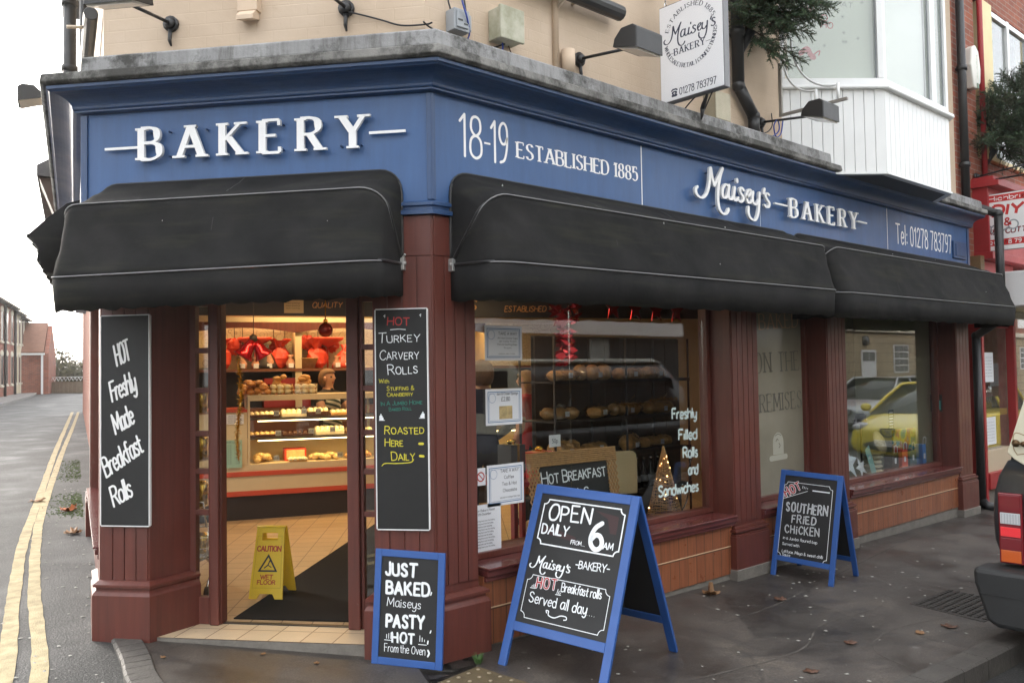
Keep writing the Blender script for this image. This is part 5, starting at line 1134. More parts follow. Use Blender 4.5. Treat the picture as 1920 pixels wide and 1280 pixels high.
hd = thing('header_board', 'long navy header board with gold slanting capitals over the counter', 'header sign', tuple(MC @ Vector((2, .4, 2.34)))); mb = MB(MC); mb.box(-.85, .38, 2.34, 6.2, .46, 2.739); mb.build('board', NAVY, hd)
k = Ink(wplane(MC, .38)); k.text('QUALITY', (.94, 2.435), (1.285, 2.44), .062, .16, 'bold', 0, .2); k.text('ESTABLISHED 1885', (3.33, 2.41), (4.10, 2.42), .07, .15, 'bold', 0, .2); k.text("MAISEYS", (2.1, 2.42), (2.95, 2.43), .12, .16, 'bold', 0, .2); k.obj('lettering', GOLDT, hd)
a, k = sheet('notice', 'pale notice with a bow pinned to the navy header board', 'notice', MC, .62, .84, 2.37, 2.52, .376, CREAMP)
for j in range(3): k.text('season greetings', (.64, 2.48 - j * .03), (.80, 2.48 - j * .03), .014, .12)
k.obj('lettering', INK, a)
# red wrapped goods on the shelf
rr = random.Random(11); lbs = ['large red hamper wrap at the left of the back shelf', 'black and red party hat pack on the back shelf', 'big red paper fan high on the back wall', 'red gift bag beside the post', 'red round tin right of the post', 'red fan of crackers right of the post', 'wicker bread basket on the back shelf', 'red wrapped stollen at the right of the back shelf', 'tall red crackers box further along the back shelf', 'red cellophane hamper at the far end of the back shelf']
for i, lb_ in enumerate(lbs):
    x = (-.04, .48, .36, .66, 1.12, 1.26, .98, 1.46, 2.4, 2.9)[i]; z = 1.737; c = MC @ Vector((x, 1.4, z)); t = thing('wrapped_gift' if i != 6 else 'bread_basket', lb_, 'gift' if i != 6 else 'basket', tuple(c), 'goods on the back shelf'); mb = MB(MC)
    if i in (2, 5): mb.lathe([(.005, 2.0), (.20, 2.10), (.21, 2.13), (.004, 2.12)], 22, 0, Matrix.Translation((x, 1.4, 0))); mb.tube([(x, 1.4, z), (x, 1.4, 2.02)], .012, 6)
    elif i == 6: mb.lathe([(.10, z), (.15, z + .12), (.155, z + .13)], 18, 0, Matrix.Translation((x, 1.32, 0)))
    elif i in (1, 7): mb.lathe([(.16, z), (.15, z + .05), (.09, z + .17), (.02, z + .24), (.05, z + .3)], 14, 0, Matrix.Translation((x, 1.34, 0)))
    else:
        mb.blob((x, 1.37, z + .13), (.13, .10, .14), 9, 6, 0, .14); n_ = 14; rg = [[(x + r_ * (1 + rr.uniform(-.3, .3)) * cos(2 * pi * q / n_), 1.37 + r_ * (1 + rr.uniform(-.3, .3)) * sin(2 * pi * q / n_), z + h_ + rr.uniform(-.02, .02)) for q in range(n_)] for r_, h_ in ((.035, .25), (.07, .31), (.12, .37))]
        mb.loft(rg, 0, True, False); mb.sm = [False] * len(mb.sm)
    mb.build('wrapper', REDP if i not in (1, 6) else (WICK if i == 6 else DARKL), t)
rr = random.Random(77)
for i, (x, z, r_, m_, lb_) in enumerate(((.12, 2.02, .10, REDP, 'crumpled red paper hung at the upper left of the back wall'), (.22, 1.95, .07, DARKL, 'dark crumpled stocking hung on the back wall'), (.60, 2.02, .06, REDP, 'small red rosette hung left of the post'), (1.02, 2.06, .10, REDP, 'large red rosette hung right of the post'), (1.16, 1.94, .09, REDP, 'round red rosette low on the right of the back wall'), (1.34, 2.02, .08, REDP, 'red rosette at the far right of the back wall'), (.74, 1.90, .06, CREAMP, 'pale ribbon bundle hung beside the post'))):
    c = MC @ Vector((x, 1.5, z)); t = thing('paper_rosette', lb_, 'decoration', tuple(c), 'paper decorations on the back wall'); mb = MB(MC); mb.blob((x, 1.50, z), (r_, .05, r_), 12, 7, 0, .22); mb.sm = [False] * len(mb.sm); mb.build('paper', m_, t); mb = MB(MC); mb.tube([(x, 1.55, z + r_), (x, 1.58, 2.34)], .004, 4); mb.build('string', DARKL, t)
for i, (x, h) in enumerate(((-.05, .2), (.2, .16), (.36, .14), (.52, .22), (.78, .17), (1.36, .15), (1.48, .2), (1.62, .15), (1.92, .2))):
    c = MC @ Vector((x, 1.25, 1.737)); t = thing('sweet_jar', 'small clear bag of sweets with a pale label on the front of the back shelf', 'sweets', tuple(c), 'bags of sweets on the back shelf'); mb = MB(MC); mb.lathe([(.05, 1.737), (.06, 1.737 + h * .4), (.02, 1.737 + h * .8), (.045, 1.737 + h)], 10, 0, Matrix.Translation((x, 1.26, 0))); mb.build('bag', mat('pink_sweets', (.55, .28, .18), .35, var=.4, vscale=30), t); mb = MB(MC); mb.box(x - .03, 1.19, 1.745, x + .03, 1.193, 1.80); mb.build('tag', PAPER, t)
c = MC @ Vector((.75, 1.3, 1.25)); t = thing('red_bin', 'dark red hamper under the back shelf', 'hamper', tuple(c)); mb = MB(MC); mb.box(.45, 1.22, 1.2505, 1.02, 1.5, 1.62); mb.build('hamper', mat('deep_red', (.28, .02, .02), .5), t, bevel=.01)
# hanging bells, bauble, tinsel
t = thing('hanging_bells', 'pair of shiny red foil bells hung in the doorway', 'bells', tuple(MC @ Vector((.05, .0, 1.9))))
for s_ in (-1, 1):
    mb = MB(MC @ Matrix.Translation((.22 + s_ * .06, -.6 + s_ * .02, 1.93)) @ Matrix.Rotation(-s_ * .55, 4, 'Y')); mb.lathe([(.005, .10), (.04, .09), (.055, .03), (.07, -.04), (.105, -.09), (.10, -.10), (.03, -.09)], 20); mb.build('bell', REDT, t)
mb = MB(MC); mb.tube([(.22, -.6, 2.02), (.22, -.6, 2.6)], .004, 5); mb.blob((.22, -.6, 2.03), (.04, .04, .05), 10, 6, 0, .2); mb.build('ribbon', DARKL, t)
t = thing('bauble', 'dark red bauble hung over the counter', 'bauble', tuple(MC @ Vector((1.08, .3, 2.1)))); mb = MB(MC); mb.blob((1.08, .3, 2.17), .085, 20, 12); mb.build('ball', mat('dark_bauble', (.16, .01, .015), .2, .5), t); mb = MB(MC); mb.lathe([(.025, 2.25), (.025, 2.29), (.006, 2.30), (.004, 2.74)], 10, 0, Matrix.Translation((1.08, .3, 0))); mb.build('cap', GOLD, t)
t = thing('tinsel_garland', 'gold tinsel garland hanging down inside the door', 'tinsel', tuple(MD @ Vector((-1.46, .55, 1.0)))); mb = MB(MD); rr = random.Random(5)
for i in range(700):
    z = rr.uniform(1.10, 1.78); p = Vector((-1.455 + .012 * sin(z * 9), .50, z)); d_ = Vector((rr.uniform(-1, 1), rr.uniform(-1, 1), rr.uniform(-1, 1))).normalized() * rr.uniform(.02, .042); e = d_.cross(Vector((rr.uniform(-1, 1), rr.uniform(-1, 1), 1))).normalized() * .004
    mb.add([p - e, p + e, p + d_], [[0, 1, 2]])
mb.build('strands', GOLD, t)
# floor mat, caution sign, basket trolley
mt = thing('door_mat', 'black rubber mat running from the door into the shop', 'mat', (0, 2, FL)); mb = MB(); A = Vector((-.609, 1.375)) * 1; B = Vector((-.06, .72)); mvec = Vector((2.55, 2.30)); q4 = [A, B, B + mvec, A + mvec]
mb.prism([(p.x, p.y) for p in q4], FL + .002, FL + .010); mb.build('rubber', RUBBER, mt, bevel=.003, fix=True)
ws = thing('caution_sign', 'yellow folding wet floor caution sign standing on the mat', 'caution sign', (-.22, 1.72, FL)); A = Vector((-.335, 1.745, FL + .0105)); B = Vector((-.172, 1.563, FL + .0105)); t_ = (B - A).normalized(); bk = Vector((-t_.y, t_.x, 0)); W = (B - A).length; H = .495
for s_ in (1, -1):
    base = A if s_ == 1 else A + bk * .26; up = (bk * .11 * s_ + Vector((0, 0, .48))).normalized(); nz = t_.cross(up); M = Matrix(((t_.x, up.x, nz.x, base.x), (t_.y, up.y, nz.y, base.y), (t_.z, up.z, nz.z, base.z), (0, 0, 0, 1)))
    tp = .022; outer = [(0, 0), (.055, 0), (.075, .035), (W - .075, .035), (W - .055, 0), (W, 0), (W - tp, H), (tp, H)]; hx0, hx1, hy0, hy1 = .065, W - .065, H - .095, H - .045
    # frame the hand hole with four pieces joined by their edges
    P = lambda y: tp * y / H
    mb = MB(M); mb.prism(outer[:6] + [(W - P(hy0), hy0), (P(hy0), hy0)], -.006, .006, ax='z'); mb.prism([(P(hy0), hy0), (hx0, hy0), (hx0, hy1), (P(hy1), hy1)], -.006, .006); mb.prism([(hx1, hy0), (W - P(hy0), hy0), (W - P(hy1), hy1), (hx1, hy1)], -.006, .006); mb.prism([(P(hy1), hy1), (W - P(hy1), hy1), (W - tp, H), (tp, H)], -.006, .006)
    pn = mb.build('panel', YEL, ws)
    if s_ == 1:
        PP = M @ Matrix.Translation((0, 0, .006)); k = Ink(PP); k.text('CAUTION', (.036, .325), (W - .036, .325), .034, .24); k.text('WET', (.075, .135), (W - .08, .135), .028, .24); k.text('FLOOR', (.055, .10), (W - .06, .10), .026, .24); k.obj('lettering', mat('caution_red', (.42, .06, .03), .6), pn)
        k = Ink(PP); cx, cy = W / 2, .19; k.ribbon([(cx - .062, cy), (cx + .062, cy), (cx, cy + .105), (cx - .062, cy)], .014); k.line([(cx - .025, cy + .02), (cx, cy + .04), (cx + .008, cy + .06)], .008, 0); k.line([(cx, cy + .04), (cx + .025, cy + .025)], .006); k.line([(cx + .012, cy + .066), (cx + .013, cy + .068)], .012); k.obj('pictogram', INK, pn)
        k = Ink(PP); k.ribbon([(.02, .075), (W - .02, .075), (W - .034, .43), (.034, .43), (.02, .075)], .003); k.obj('ridge', mat('yellow_ridge', (.5, .34, .02), .4), pn)
mb = MB(); mb.tube([A + bk * .11 + Vector((0, 0, .48)) + t_ * .02, A + bk * .11 + Vector((0, 0, .48)) + t_ * (W - .02)], .009, 8); mb.build('hinge', YEL, ws)
tr = thing('basket_trolley', 'chrome wire basket trolley just inside the left of the door', 'trolley', (-.53, 2.20, FL)); TM = Matrix.Translation((-.53, 2.20, FL)) @ Matrix.Rotation(.9, 4, 'Z'); mb = MB(TM)
for i in range(13):
    f = i / 12; mb.tube([(-.2 + .4 * f, -.13, .30), (-.22 + .44 * f, -.16, .52)], .0028, 5); mb.tube([(-.2 + .4 * f, .13, .30), (-.22 + .44 * f, .16, .52)], .0028, 5); mb.tube([(-.2 + .4 * f, -.13, .30), (-.2 + .4 * f, .13, .30)], .0028, 5)
for z, e in ((.30, 0), (.36, .01), (.44, .02), (.52, .03)): mb.tube([(-.2 - e, -.13 - e, z), (.2 + e, -.13 - e, z), (.2 + e, .13 + e, z), (-.2 - e, .13 + e, z), (-.2 - e, -.13 - e, z)], .004, 5)
mb.build('basket', CHROME, tr); mb = MB(TM)
for y in (-.12, .12): mb.tube([(-.18, y, .30), (.16, y, .12), (.2, y, .06)], .009, 6); mb.tube([(.16, y, .30), (-.16, y, .06)], .009, 6)
mb.tube([(-.24, -.15, .52), (-.32, -.15, .70), (-.32, .15, .70), (-.24, .15, .52)], .01, 6); mb.build('frame', CHROME, tr)
for x in (-.17, .2):
    for y in (-.13, .13): m = MB(TM); m.tube([(x, y - .012, .045), (x, y + .012, .045)], .044, 14); m.build('wheel', DARKL, tr)
bs = thing('shop_scale_shelf', 'wire shelf of jars standing behind the left side light', 'wire rack', tuple(MD @ Vector((-2.1, 1.0, FL)))); mb = MB(MD)
for z in (.35, .72, 1.05, 1.38, 1.70): mb.box(-2.34, .78, z, -1.92, 1.18, z + .012)
for x in (-2.33, -1.93):
    for y in (.79, 1.17): mb.tube([(x, y, FL), (x, y, 1.9)], .009, 6)
mb.build('rack', CHROME, bs); mb = MB(MD); rr = random.Random(9)
for z in (.362, .732, 1.062, 1.392):
    for i in range(4): mb.lathe([(.045, z), (.05, z + .14), (.03, z + .17)], 10, i % 2, Matrix.Translation((-2.28 + i * .10, .86 + .1 * (i % 2), 0)))
mb.build('jars', [CREAMC, GOLD], bs)
# ceiling lights of the shop
def ceil_light(label, x, y, ang, L_=1.2, en=40):
    a = thing('ceiling_light', label, 'ceiling light', (x, y, 2.6), 'fluorescent ceiling lights of the shop'); M = Matrix.Translation((x, y, 0)) @ Matrix.Rotation(ang, 4, 'Z'); mb = MB(M); mb.prism([(-.06, 2.68), (.06, 2.68), (.09, 2.739), (-.09, 2.739)], -L_ / 2, L_ / 2, ax='y'); mb.build('fitting', CREAMP, a); mb = MB(M); mb.box(-.05, -L_ / 2 + .02, 2.664, .05, L_ / 2 - .02, 2.679); mb.build('diffuser', mat('lit_diffuser', (1, 1, 1), emit=(1., .85, .6), estr=3.), a)
    l = bpy.data.lights.new('tube_light', 'AREA'); l.shape = 'RECTANGLE'; l.size = .12; l.size_y = L_; l.energy = en * 1.15; l.color = (1., .62, .26); o = bpy.data.objects.new('tube_light', l); COL.objects.link(o); o.parent = a; o.location = (0, 0, .055); o.rotation_euler = (0, 0, ang)
ceil_light('fluorescent ceiling light just behind the bread window', 1.75, 1.35, radians(-70), 1.2, 2.5)
ceil_light('fluorescent ceiling light in the middle of the shop', .9, 3.4, radians(68.5), 1.5, 14); ceil_light('fluorescent ceiling light over the right of the counter', 3.3, 3.6, radians(68.5), 1.5, 9); ceil_light('fluorescent ceiling light behind the counter', 2.2, 5.3, radians(68.5), 1.5, 11)
l = bpy.data.lights.new('shelf_strip', 'AREA'); l.shape = 'RECTANGLE'; l.size = 4.5; l.size_y = .06; l.energy = 11; l.color = (1., .62, .26); o = bpy.data.objects.new('shelf_strip', l); COL.objects.link(o); o.parent = bu; o.location = (MC @ Vector((1.5, 1.24, 2.30))) - bu.location; o.rotation_euler = (0, 0, atan2(CD.y, CD.x))
# ------------------------------------------------------------------ things in the bread window
def poster(label, x0, x1, z0, z1, lines, tiltv=0., border=True, name='window_poster', dy=.2295, col=PAPER):
    c = ((x0 + x1) / 2, dy, z0); a = thing(name, label, 'poster', c, 'white paper notices taped inside the bread window'); M = Matrix.Translation((x0, 0, z0)) @ Matrix.Rotation(tiltv, 4, 'Y'); W, H = x1 - x0, z1 - z0
    mb = MB(M); mb.box(0, dy - .001, 0, W, dy, H); mb.build('sheet', col, a); k = Ink(wplane(M, dy - .001), .0004)
    if border: k.ribbon([(.02, .02), (W - .02, .02), (W - .02, H - .02), (.02, H - .02), (.02, .02)], .005, 1); k.ribbon([(.03, .03), (W - .03, .03), (W - .03, H - .03), (.03, H - .03), (.03, .03)], .002, 1)
    for st, fx0, fx1, fy, h in lines: k.text(st, (fx0 * W, fy * H), (fx1 * W, fy * H), h, .13)
    if border: k.ribbon([(.055 + .03 * cos(t), H - .06 + .03 * sin(t)) for t in lin(0, 2 * pi, 14)], .0022, 1)
    k.obj('lettering', [INK, mat('print_blue', (.06, .16, .34), .6)], a); return a, M, W, H
GLF = .226
poster('upper white take away notice on the bread window', .575, .90, 1.725, 1.952, [('TAKE A WAY', .36, .86, .74, .017), ('All Hot Drinks Cups', .34, .88, .62, .011), ('all rolls from', .38, .84, .53, .011), ('Pork & Stuffing Baps', .33, .86, .44, .011), ('from', .5, .7, .34, .011), ('please ask inside', .36, .8, .18, .008)], dy=GLF)
a, M, W, H = poster('white notice with a cake picture and a price on the bread window', .575, .892, 1.305, 1.54, [('Jam & Cream Sponge', .30, .88, .83, .017), ('£2.80', .42, .66, .66, .026)], dy=GLF)
mb = MB(M); mb.box(.36 * W, GLF - .0022, .16 * H, .72 * W, GLF - .0012, .52 * H); mb.build('cake_photo', mat('photo_cake', (.45, .34, .16), .5, var=.5, vscale=22), a)
poster('lower white take away coffee notice with a blue border on the bread window', .577, .895, .785, 1.05, [('TAKE A WAY', .36, .86, .80, .02), ('Coffee', .46, .72, .64, .02), ('Tea & Hot', .40, .80, .48, .02), ('Chocolate', .42, .80, .32, .02), ('served in a large take cup', .34, .88, .17, .011)], dy=GLF)
poster('tall letter sheet at the bottom left corner of the bread window', .47, .69, .475, .808, [('on Bakers Road', .1, .75, .87, .014), ('12th December', .12, .62, .80, .014)] + [('opening hours over the holiday', .05, .75 - .05 * (j % 3), .68 - j * .055, .009) for j in range(10)], border=False, dy=GLF)
poster('small white square with a red ring symbol at the left edge of the bread window', .50, .565, .93, 1.04, [], border=False, dy=GLF)
k = Ink(wplane(MR, GLF - .0012)); k.ribbon([(.525 + .028 * cos(t), .985 + .028 * sin(t)) for t in lin(0, 2 * pi, 16)], .008); k.line([(.505, 1.005), (.545, .965)], .006); k.obj('red_ring', PAINTR, bpy.data.objects['window_poster.004'] if 'window_poster.004' in bpy.data.objects else shop)
VIN = mat('window_vinyl', (.60, .72, .70), .6); k = Ink(wplane(MR, .2308)); 
for st, x0, z in (('Freshly', 2.505, 1.255), ('Filled', 2.585, 1.085), ('Rolls', 2.635, .94), ('and', 2.70, .80), ('Sandwiches', 2.315, .662)): k = Ink(wplane(MR, .2308)); k.text(st, (x0, z), (2.825, z - .004), .082, .21, 'bold', track=.1); k.obj('vinyl_word', VIN, pane1)
k = Ink(wplane(MR, .2308)); GD = mat('frost_gold', (.40, .24, .12), .5); GD2 = mat('frost_dark', (.085, .075, .055), .5); PL = mat('frost_pale', (.40, .39, .32), .6)
k.text('BAKED', (3.79, 1.99), (4.47, 2.03), .14, .13, 'serif', 0); k.text('ON', (3.70, 1.60), (3.98, 1.61), .18, .12, 'serif', 1); k.text('THE', (4.09, 1.61), (4.46, 1.625), .18, .12, 'serif', 1); k.text('PREMISES', (3.66, 1.245), (4.49, 1.27), .16, .12, 'serif', 1)
k.line([(3.92, .83), (4.18, .835)], .05, 2); pts = [(3.96, .86), (3.96, .97)] + [(4.05 + .09 * cos(t), .97 + .09 * sin(t)) for t in lin(pi, 0, 10)] + [(4.14, .86)]; mb2 = k.mb; d_ = .0006; mb2.add([(x, y, d_) for x, y in pts], [list(range(len(pts)))[::-1]], 2); k.d = .0009
k.ribbon(cat_rom([(4.01, .98), (4.03, 1.0), (4.05, .99)]), .008, 1); k.ribbon(cat_rom([(4.06, .96), (4.08, .94), (4.06, .92)]), .008, 1); k.ribbon(cat_rom([(4.0, 1.03), (4.05, 1.045), (4.1, 1.03)]), .006, 1)
k.obj('frosted_lettering', [GD, GD2, PL], pane2)
# wicker framed chalkboard
wb = thing('wicker_chalkboard', 'wicker framed chalkboard standing behind the large A board in the window', 'chalkboard', (1.55, .42, .456)); TILT = Matrix.Translation((1.12, .36, .456)) @ Matrix.Rotation(radians(-4), 4, 'Z') @ Matrix.Rotation(radians(-8), 4, 'X')
mb = MB(TILT); W, H, fw = .86, .62, .10; rr = random.Random(2)
for r_ in range(7):
    y = H - fw + .007 + r_ * .0145; 
    for ph in (0, 1):
        mb.tube([(x, .0 + (.011 if (i + r_ + ph) % 2 else -.011), y + ph * .0 + rr.uniform(-.001, .001)) for i, x in enumerate(lin(.0, W, 34))], .0078, 5)
for r_ in range(7):
    x = .007 + r_ * .0145
    for sx in (x, W - x): mb.tube([(sx, (.011 if (i + r_) % 2 else -.011), y) for i, y in enumerate(lin(0, H - fw, 20))], .0078, 5)
mb.build('wicker_frame', WICK, wb); mb = MB(TILT); mb.box(fw - .005, .0, .0, W - fw + .005, .012, H - fw + .005); mb.build('slate', CHALK, wb)
k = Ink(wplane(TILT, -.0002)); k.text('HOT BREAKFAST', (.115, .395), (.74, .41), .085, .11, sc=True, jit=.03, track=.12); k.text('ROLLS', (.22, .27), (.55, .28), .085, .11, sc=True); k.obj('lettering', PAINTW, wb)
ch = thing('chair', 'beige padded chair back behind the wicker chalkboard', 'chair', (2.42, .76, FL)); mb = MB(Matrix.Translation((2.42, .76, 0)) @ Matrix.Rotation(radians(-15), 4, 'Z'))
CHB = mat('beige_leather', (.42, .34, .20), .45); mb.prism([(-.2, .62), (.2, .62), (.2, .9), (.19, .95), (.16, .975), (-.16, .975), (-.19, .95), (-.2, .9)], -.03, .03, ax='y'); mb.build('backrest', CHB, ch, bevel=.01, fix=True); M = Matrix.Translation((2.42, .76, 0)) @ Matrix.Rotation(radians(-15), 4, 'Z'); mb = MB(M); mb.box(-.2, .03, .44, .2, .42, .52); mb.build('seat', CHB, ch, bevel=.015)
for x in (-.18, .18):
    for y in (.05, .39): mb = MB(M); mb.box(x - .015, y - .015, FL, x + .015, y + .015, .44); mb.build('leg', DARKL, ch)
# bread rack
pt = thing('dark_backdrop', 'added dark brown partition behind the bread rack', 'backdrop', (3.3, 1.75, FL)); mb = MB()  # added dark boards that stand in for the dim shop behind
for i in range(9): mb.box(2.45 + i * .24, 1.75, FL, 2.45 + i * .24 + .232, 1.79, 1.97)
mb.box(2.45, 1.765, FL, 4.6, 1.80, 1.98); mb.build('backdrop_boards', mat('backdrop_brown', (.05, .03, .018), .5, var=.2, vscale=5), pt)
rk = thing('bread_rack', 'dark wire bread rack in the window with four shelves', 'bread rack', (3.1, 1.35, FL)); mb = MB()
RKZ = (.52, .88, 1.205, 1.545)
for z in RKZ: mb.box(2.16, 1.20, z, 4.05, 1.66, z + .012); mb.box(2.16, 1.195, z - .01, 4.05, 1.21, z + .02)
mb.build('shelf', DARKL, rk); mb = MB()
for x in (2.17, 3.1, 4.04):
    for y in (1.21, 1.65): mb.tube([(x, y, FL), (x, y, 1.95)], .012, 6)
mb.build('upright', DARKL, rk)
def bagged_loaf(label, x, y, z, L_=.34, seed=0):
    t = thing('bagged_loaf', label, 'bread', (x, y, z), 'bagged loaves on the bread rack'); rr = random.Random(seed); mb = MB(); n = 4
    hh = rr.uniform(.045, .075); M_ = Matrix.Translation((x, y, 0)) @ Matrix.Rotation(rr.uniform(-.5, .5), 4, 'Z') @ Matrix.Translation((-x, -y, 0)); mb = MB(M_); n = rr.choice((3, 4, 5, 6)); L_ *= rr.uniform(.75, 1.1)
    for i in range(n): mb.blob((x - L_ / 2 + (i + .5) * L_ / n, y + rr.uniform(-.015, .015), z + hh), (L_ / n * .7, rr.uniform(.07, .09), hh), 10, 7, 0, .08)
    mb.build('loaf', BREAD, t); mb = MB(M_); mb.blob((x, y, z + hh), (L_ * .58, .11, hh * 1.3), 12, 8, 0, .20); mb.sm = [False] * len(mb.sm); mb.add([(x + .05, y, z + .13), (x + .12, y - .02, z + .2), (x + .16, y + .02, z + .17)], [[0, 1, 2]]); mb.build('bag', MATS['clear_bag'], t); mb = MB(); mb.box(x - .03, y - .108, z + .03, x + .02, y - .106, z + .075); mb.build('price_label', PAPER, t); return t
nm = ('left', 'second', 'third', 'right')
for zi, z in enumerate(RKZ[1:]):
    for j in range(4): bagged_loaf(f'clear bagged loaf, {nm[j]} on the {("lower", "middle", "top")[zi]} shelf of the bread rack', 2.42 + j * .44, 1.36 + .05 * ((j + zi) % 2), z + .013, .42, j + zi * 7)
for j in range(7):
    x = 3.12 + j * .105; t = thing('bottle', 'dark silver capped bottle in the row low on the bread rack', 'bottle', (x, 1.3, .533), 'bottles on the bottom shelf'); mb = MB(); mb.lathe([(.036, .533), (.038, .55), (.038, .68), (.014, .75), (.014, .80)], 12, 0, Matrix.Translation((x, 1.3, 0))); mb.build('glass', mat('dark_bottle', (.008, .008, .01), .12), t); mb = MB(); mb.lathe([(.0385, .59), (.0385, .65)], 12, 0, Matrix.Translation((x, 1.3, 0))); mb.build('label', GREYP, t); mb = MB(); mb.lathe([(.016, .795), (.016, .825)], 10, 0, Matrix.Translation((x, 1.3, 0))); mb.build('cap', CHROME, t)
t = thing('tinsel_garland', 'gold tinsel wound along the right of the bread rack', 'tinsel', (3.3, 1.18, 1.33)); mb = MB(); rr = random.Random(8)
for i in range(420):
    f = rr.random(); p = Vector((2.9 + .9 * f, 1.17, 1.35 - .02 * sin(f * 6))); d_ = Vector((rr.uniform(-1, 1), rr.uniform(-1, 1), rr.uniform(-1, 1))).normalized() * rr.uniform(.02, .045); e = d_.cross(Vector((0, rr.uniform(-1, 1), 1))).normalized() * .004; mb.add([p - e, p + e, p + d_], [[0, 1, 2]])
mb.build('strands', GOLD, t)
# cone tree of lights, power lead, gifts and display on the window shelf
ct = thing('light_cone_tree', 'slim wicker cone tree dotted with small lit bulbs in the window', 'light tree', (2.62, .40, .456)); mb = MB(); TC = Vector((2.60, .40, 0))
for i in range(16): a_ = 2 * pi * i / 16; mb.tube([TC + Vector((.14 * cos(a_), .14 * sin(a_), .475)), TC + Vector((.004 * cos(a_), .004 * sin(a_), 1.03))], .003, 4)
for j in range(26): z = .48 + .52 * j / 26; r_ = .14 * (1.03 - z) / .555; mb.tube([TC + Vector((r_ * cos(t), r_ * sin(t), z + .01 * sin(3 * t + j))) for t in lin(0, 2 * pi, 12)], .003, 4)
mb.build('wicker_cone', WICK, ct); mb = MB(); rr = random.Random(4)
for j in range(17): z = rr.uniform(.5, .98); r_ = .146 * (1.03 - z) / .555; a_ = rr.uniform(0, 2 * pi); mb.blob((TC.x + r_ * cos(a_), TC.y + r_ * sin(a_), z), .006, 6, 4)
mb.build('bulb', mat('lit_bulb', (1, .8, .5), emit=(1., .55, .2), estr=7.), ct)
cable('black lead and plug hanging at the right of the bread window', [(2.93, .33, .95), (2.86, .34, .85), (2.88, .36, .7), (2.84, .36, .56), (2.78, .38, .47)]); mb = MB(); mb.box(2.90, .31, .92, 2.95, .35, .98); tag(mb.build('plug', BLACKM), 'black plug at the right of the bread window', 'plug')
gb = [('red_gift_box', 'square red gift box in the window behind the wicker board', 1.95, .95, .816, .2, .2, REDP), ('dark_gift_box', 'tall black gift box beside the red box in the window', 1.70, 1.0, .816, .15, .27, DARKL), ('green_gift_box', 'dark green box right of the red gift box', 2.02, 1.3, .66, .12, .24, mat('dark_green', (.02, .06, .03), .5))]
tb2 = thing('display_table', 'red cloth covered table of gifts inside the window', 'table', (1.75, 1.1, FL)); mb = MB(); mb.box(1.3, .78, .78, 1.95, 1.4, .815); mb.box(1.32, .8, FL, 1.36, .84, .78); mb.box(1.89, .8, FL, 1.93, .84, .78); mb.box(1.32, 1.34, FL, 1.36, 1.38, .78); mb.box(1.89, 1.34, FL, 1.93, 1.38, .78); mb.build('table', mat('deep_red', (.28, .02, .02), .5), tb2)
for nme, lb_, x, y, z, w_, h, m in gb[:2]:
    x -= .22; t = thing(nme, lb_, 'gift box', (x, y, z)); mb = MB(); mb.box(x - w_ / 2, y - .08, z, x + w_ / 2, y + .08, z + h); mb.build('box', m, t, bevel=.004); mb = MB(); mb.box(x - .012, y - .083, z, x + .012, y + .083, z + h + .003); mb.blob((x, y, z + h + .02), (.04, .04, .02), 8, 5, 0, .2); mb.build('ribbon', GOLD, t)
a, k = sheet('price_card', 'small white card leaning beside the wicker board top', 'price card', MR, 1.52, 1.64, 1.08, 1.17, .62); k.text('50p', (1.55, 1.11), (1.61, 1.11), .03, .12); k.obj('lettering', INK, a)
# red foil garland and bunting at the head of the bread window
t = thing('foil_garland', 'red foil spiral garland hanging at the head of the bread window', 'garland', (1.45, .40, 1.9)); mb = MB(); rr = random.Random(21)
for i in range(150):
    z = rr.uniform(1.70, 2.32); a_ = rr.uniform(0, 2 * pi); r_ = (.09 if z > 2.0 else .045); p = Vector((1.60 + r_ * cos(a_), .50 + r_ * sin(a_), z)); q_ = Vector((rr.uniform(-1, 1), rr.uniform(-1, 1), rr.uniform(-.4, .4))).normalized() * .05; e = Vector((0, 0, .018)); mb.add([p - q_, p + e, p + q_, p - e], [[0, 1, 2, 3]])
mb.build('foil', REDT, t)
t = thing('star_bunting', 'dark red star bunting hung across the top right of the bread window', 'bunting', (2.5, .45, 2.1)); mb = MB()
for i in range(4):
    x = 2.08 + i * .28; z = 2.14; pts = [(x + (.11 if j % 2 == 0 else .045) * sin(j * pi / 5), z + (.11 if j % 2 == 0 else .045) * cos(j * pi / 5)) for j in range(10)]; mb.prism(pts, .45 + .01 * i, .456 + .01 * i, ax='y')
mb.tube([(1.9, .455, 2.26), (3.2, .455, 2.25)], .003, 4); mb.build('stars', REDT, t, fix=True)
# ------------------------------------------------------------------ things in the far display window
def flat_star(label, x, y, z, r, m, rot_=0., lean=.25):
    t = thing('card_star', label, 'star', (x, y, z), 'card stars in the display window'); M = Matrix.Translation((x, y, z)) @ Matrix.Rotation(-lean, 4, 'X') @ Matrix.Rotation(rot_, 4, 'Y'); pts = [((r if j % 2 == 0 else r * .42) * sin(j * pi / 5), r + (r if j % 2 == 0 else r * .42) * cos(j * pi / 5)) for j in range(10)]; c = len(pts); mb = MB(M)
    mb.add([(p[0], 0, p[1]) for p in pts] + [(0, -.02, r), (0, .004, r)], [[j, (j + 1) % c, c] for j in range(c)] + [[(j + 1) % c, j, c + 1] for j in range(c)]); mb.build('star', m, t); return t
PALEB = mat('pale_blue_card', (.50, .58, .66), .5)
flat_star('large pale blue card star leaning at the left of the display window', 5.64, .34, .456, .20, mat('white_card_blue', (.66, .73, .80), .5), .15); flat_star('smaller white card star beside the large pale blue one', 5.98, .36, .456, .12, PAPER, -.3)
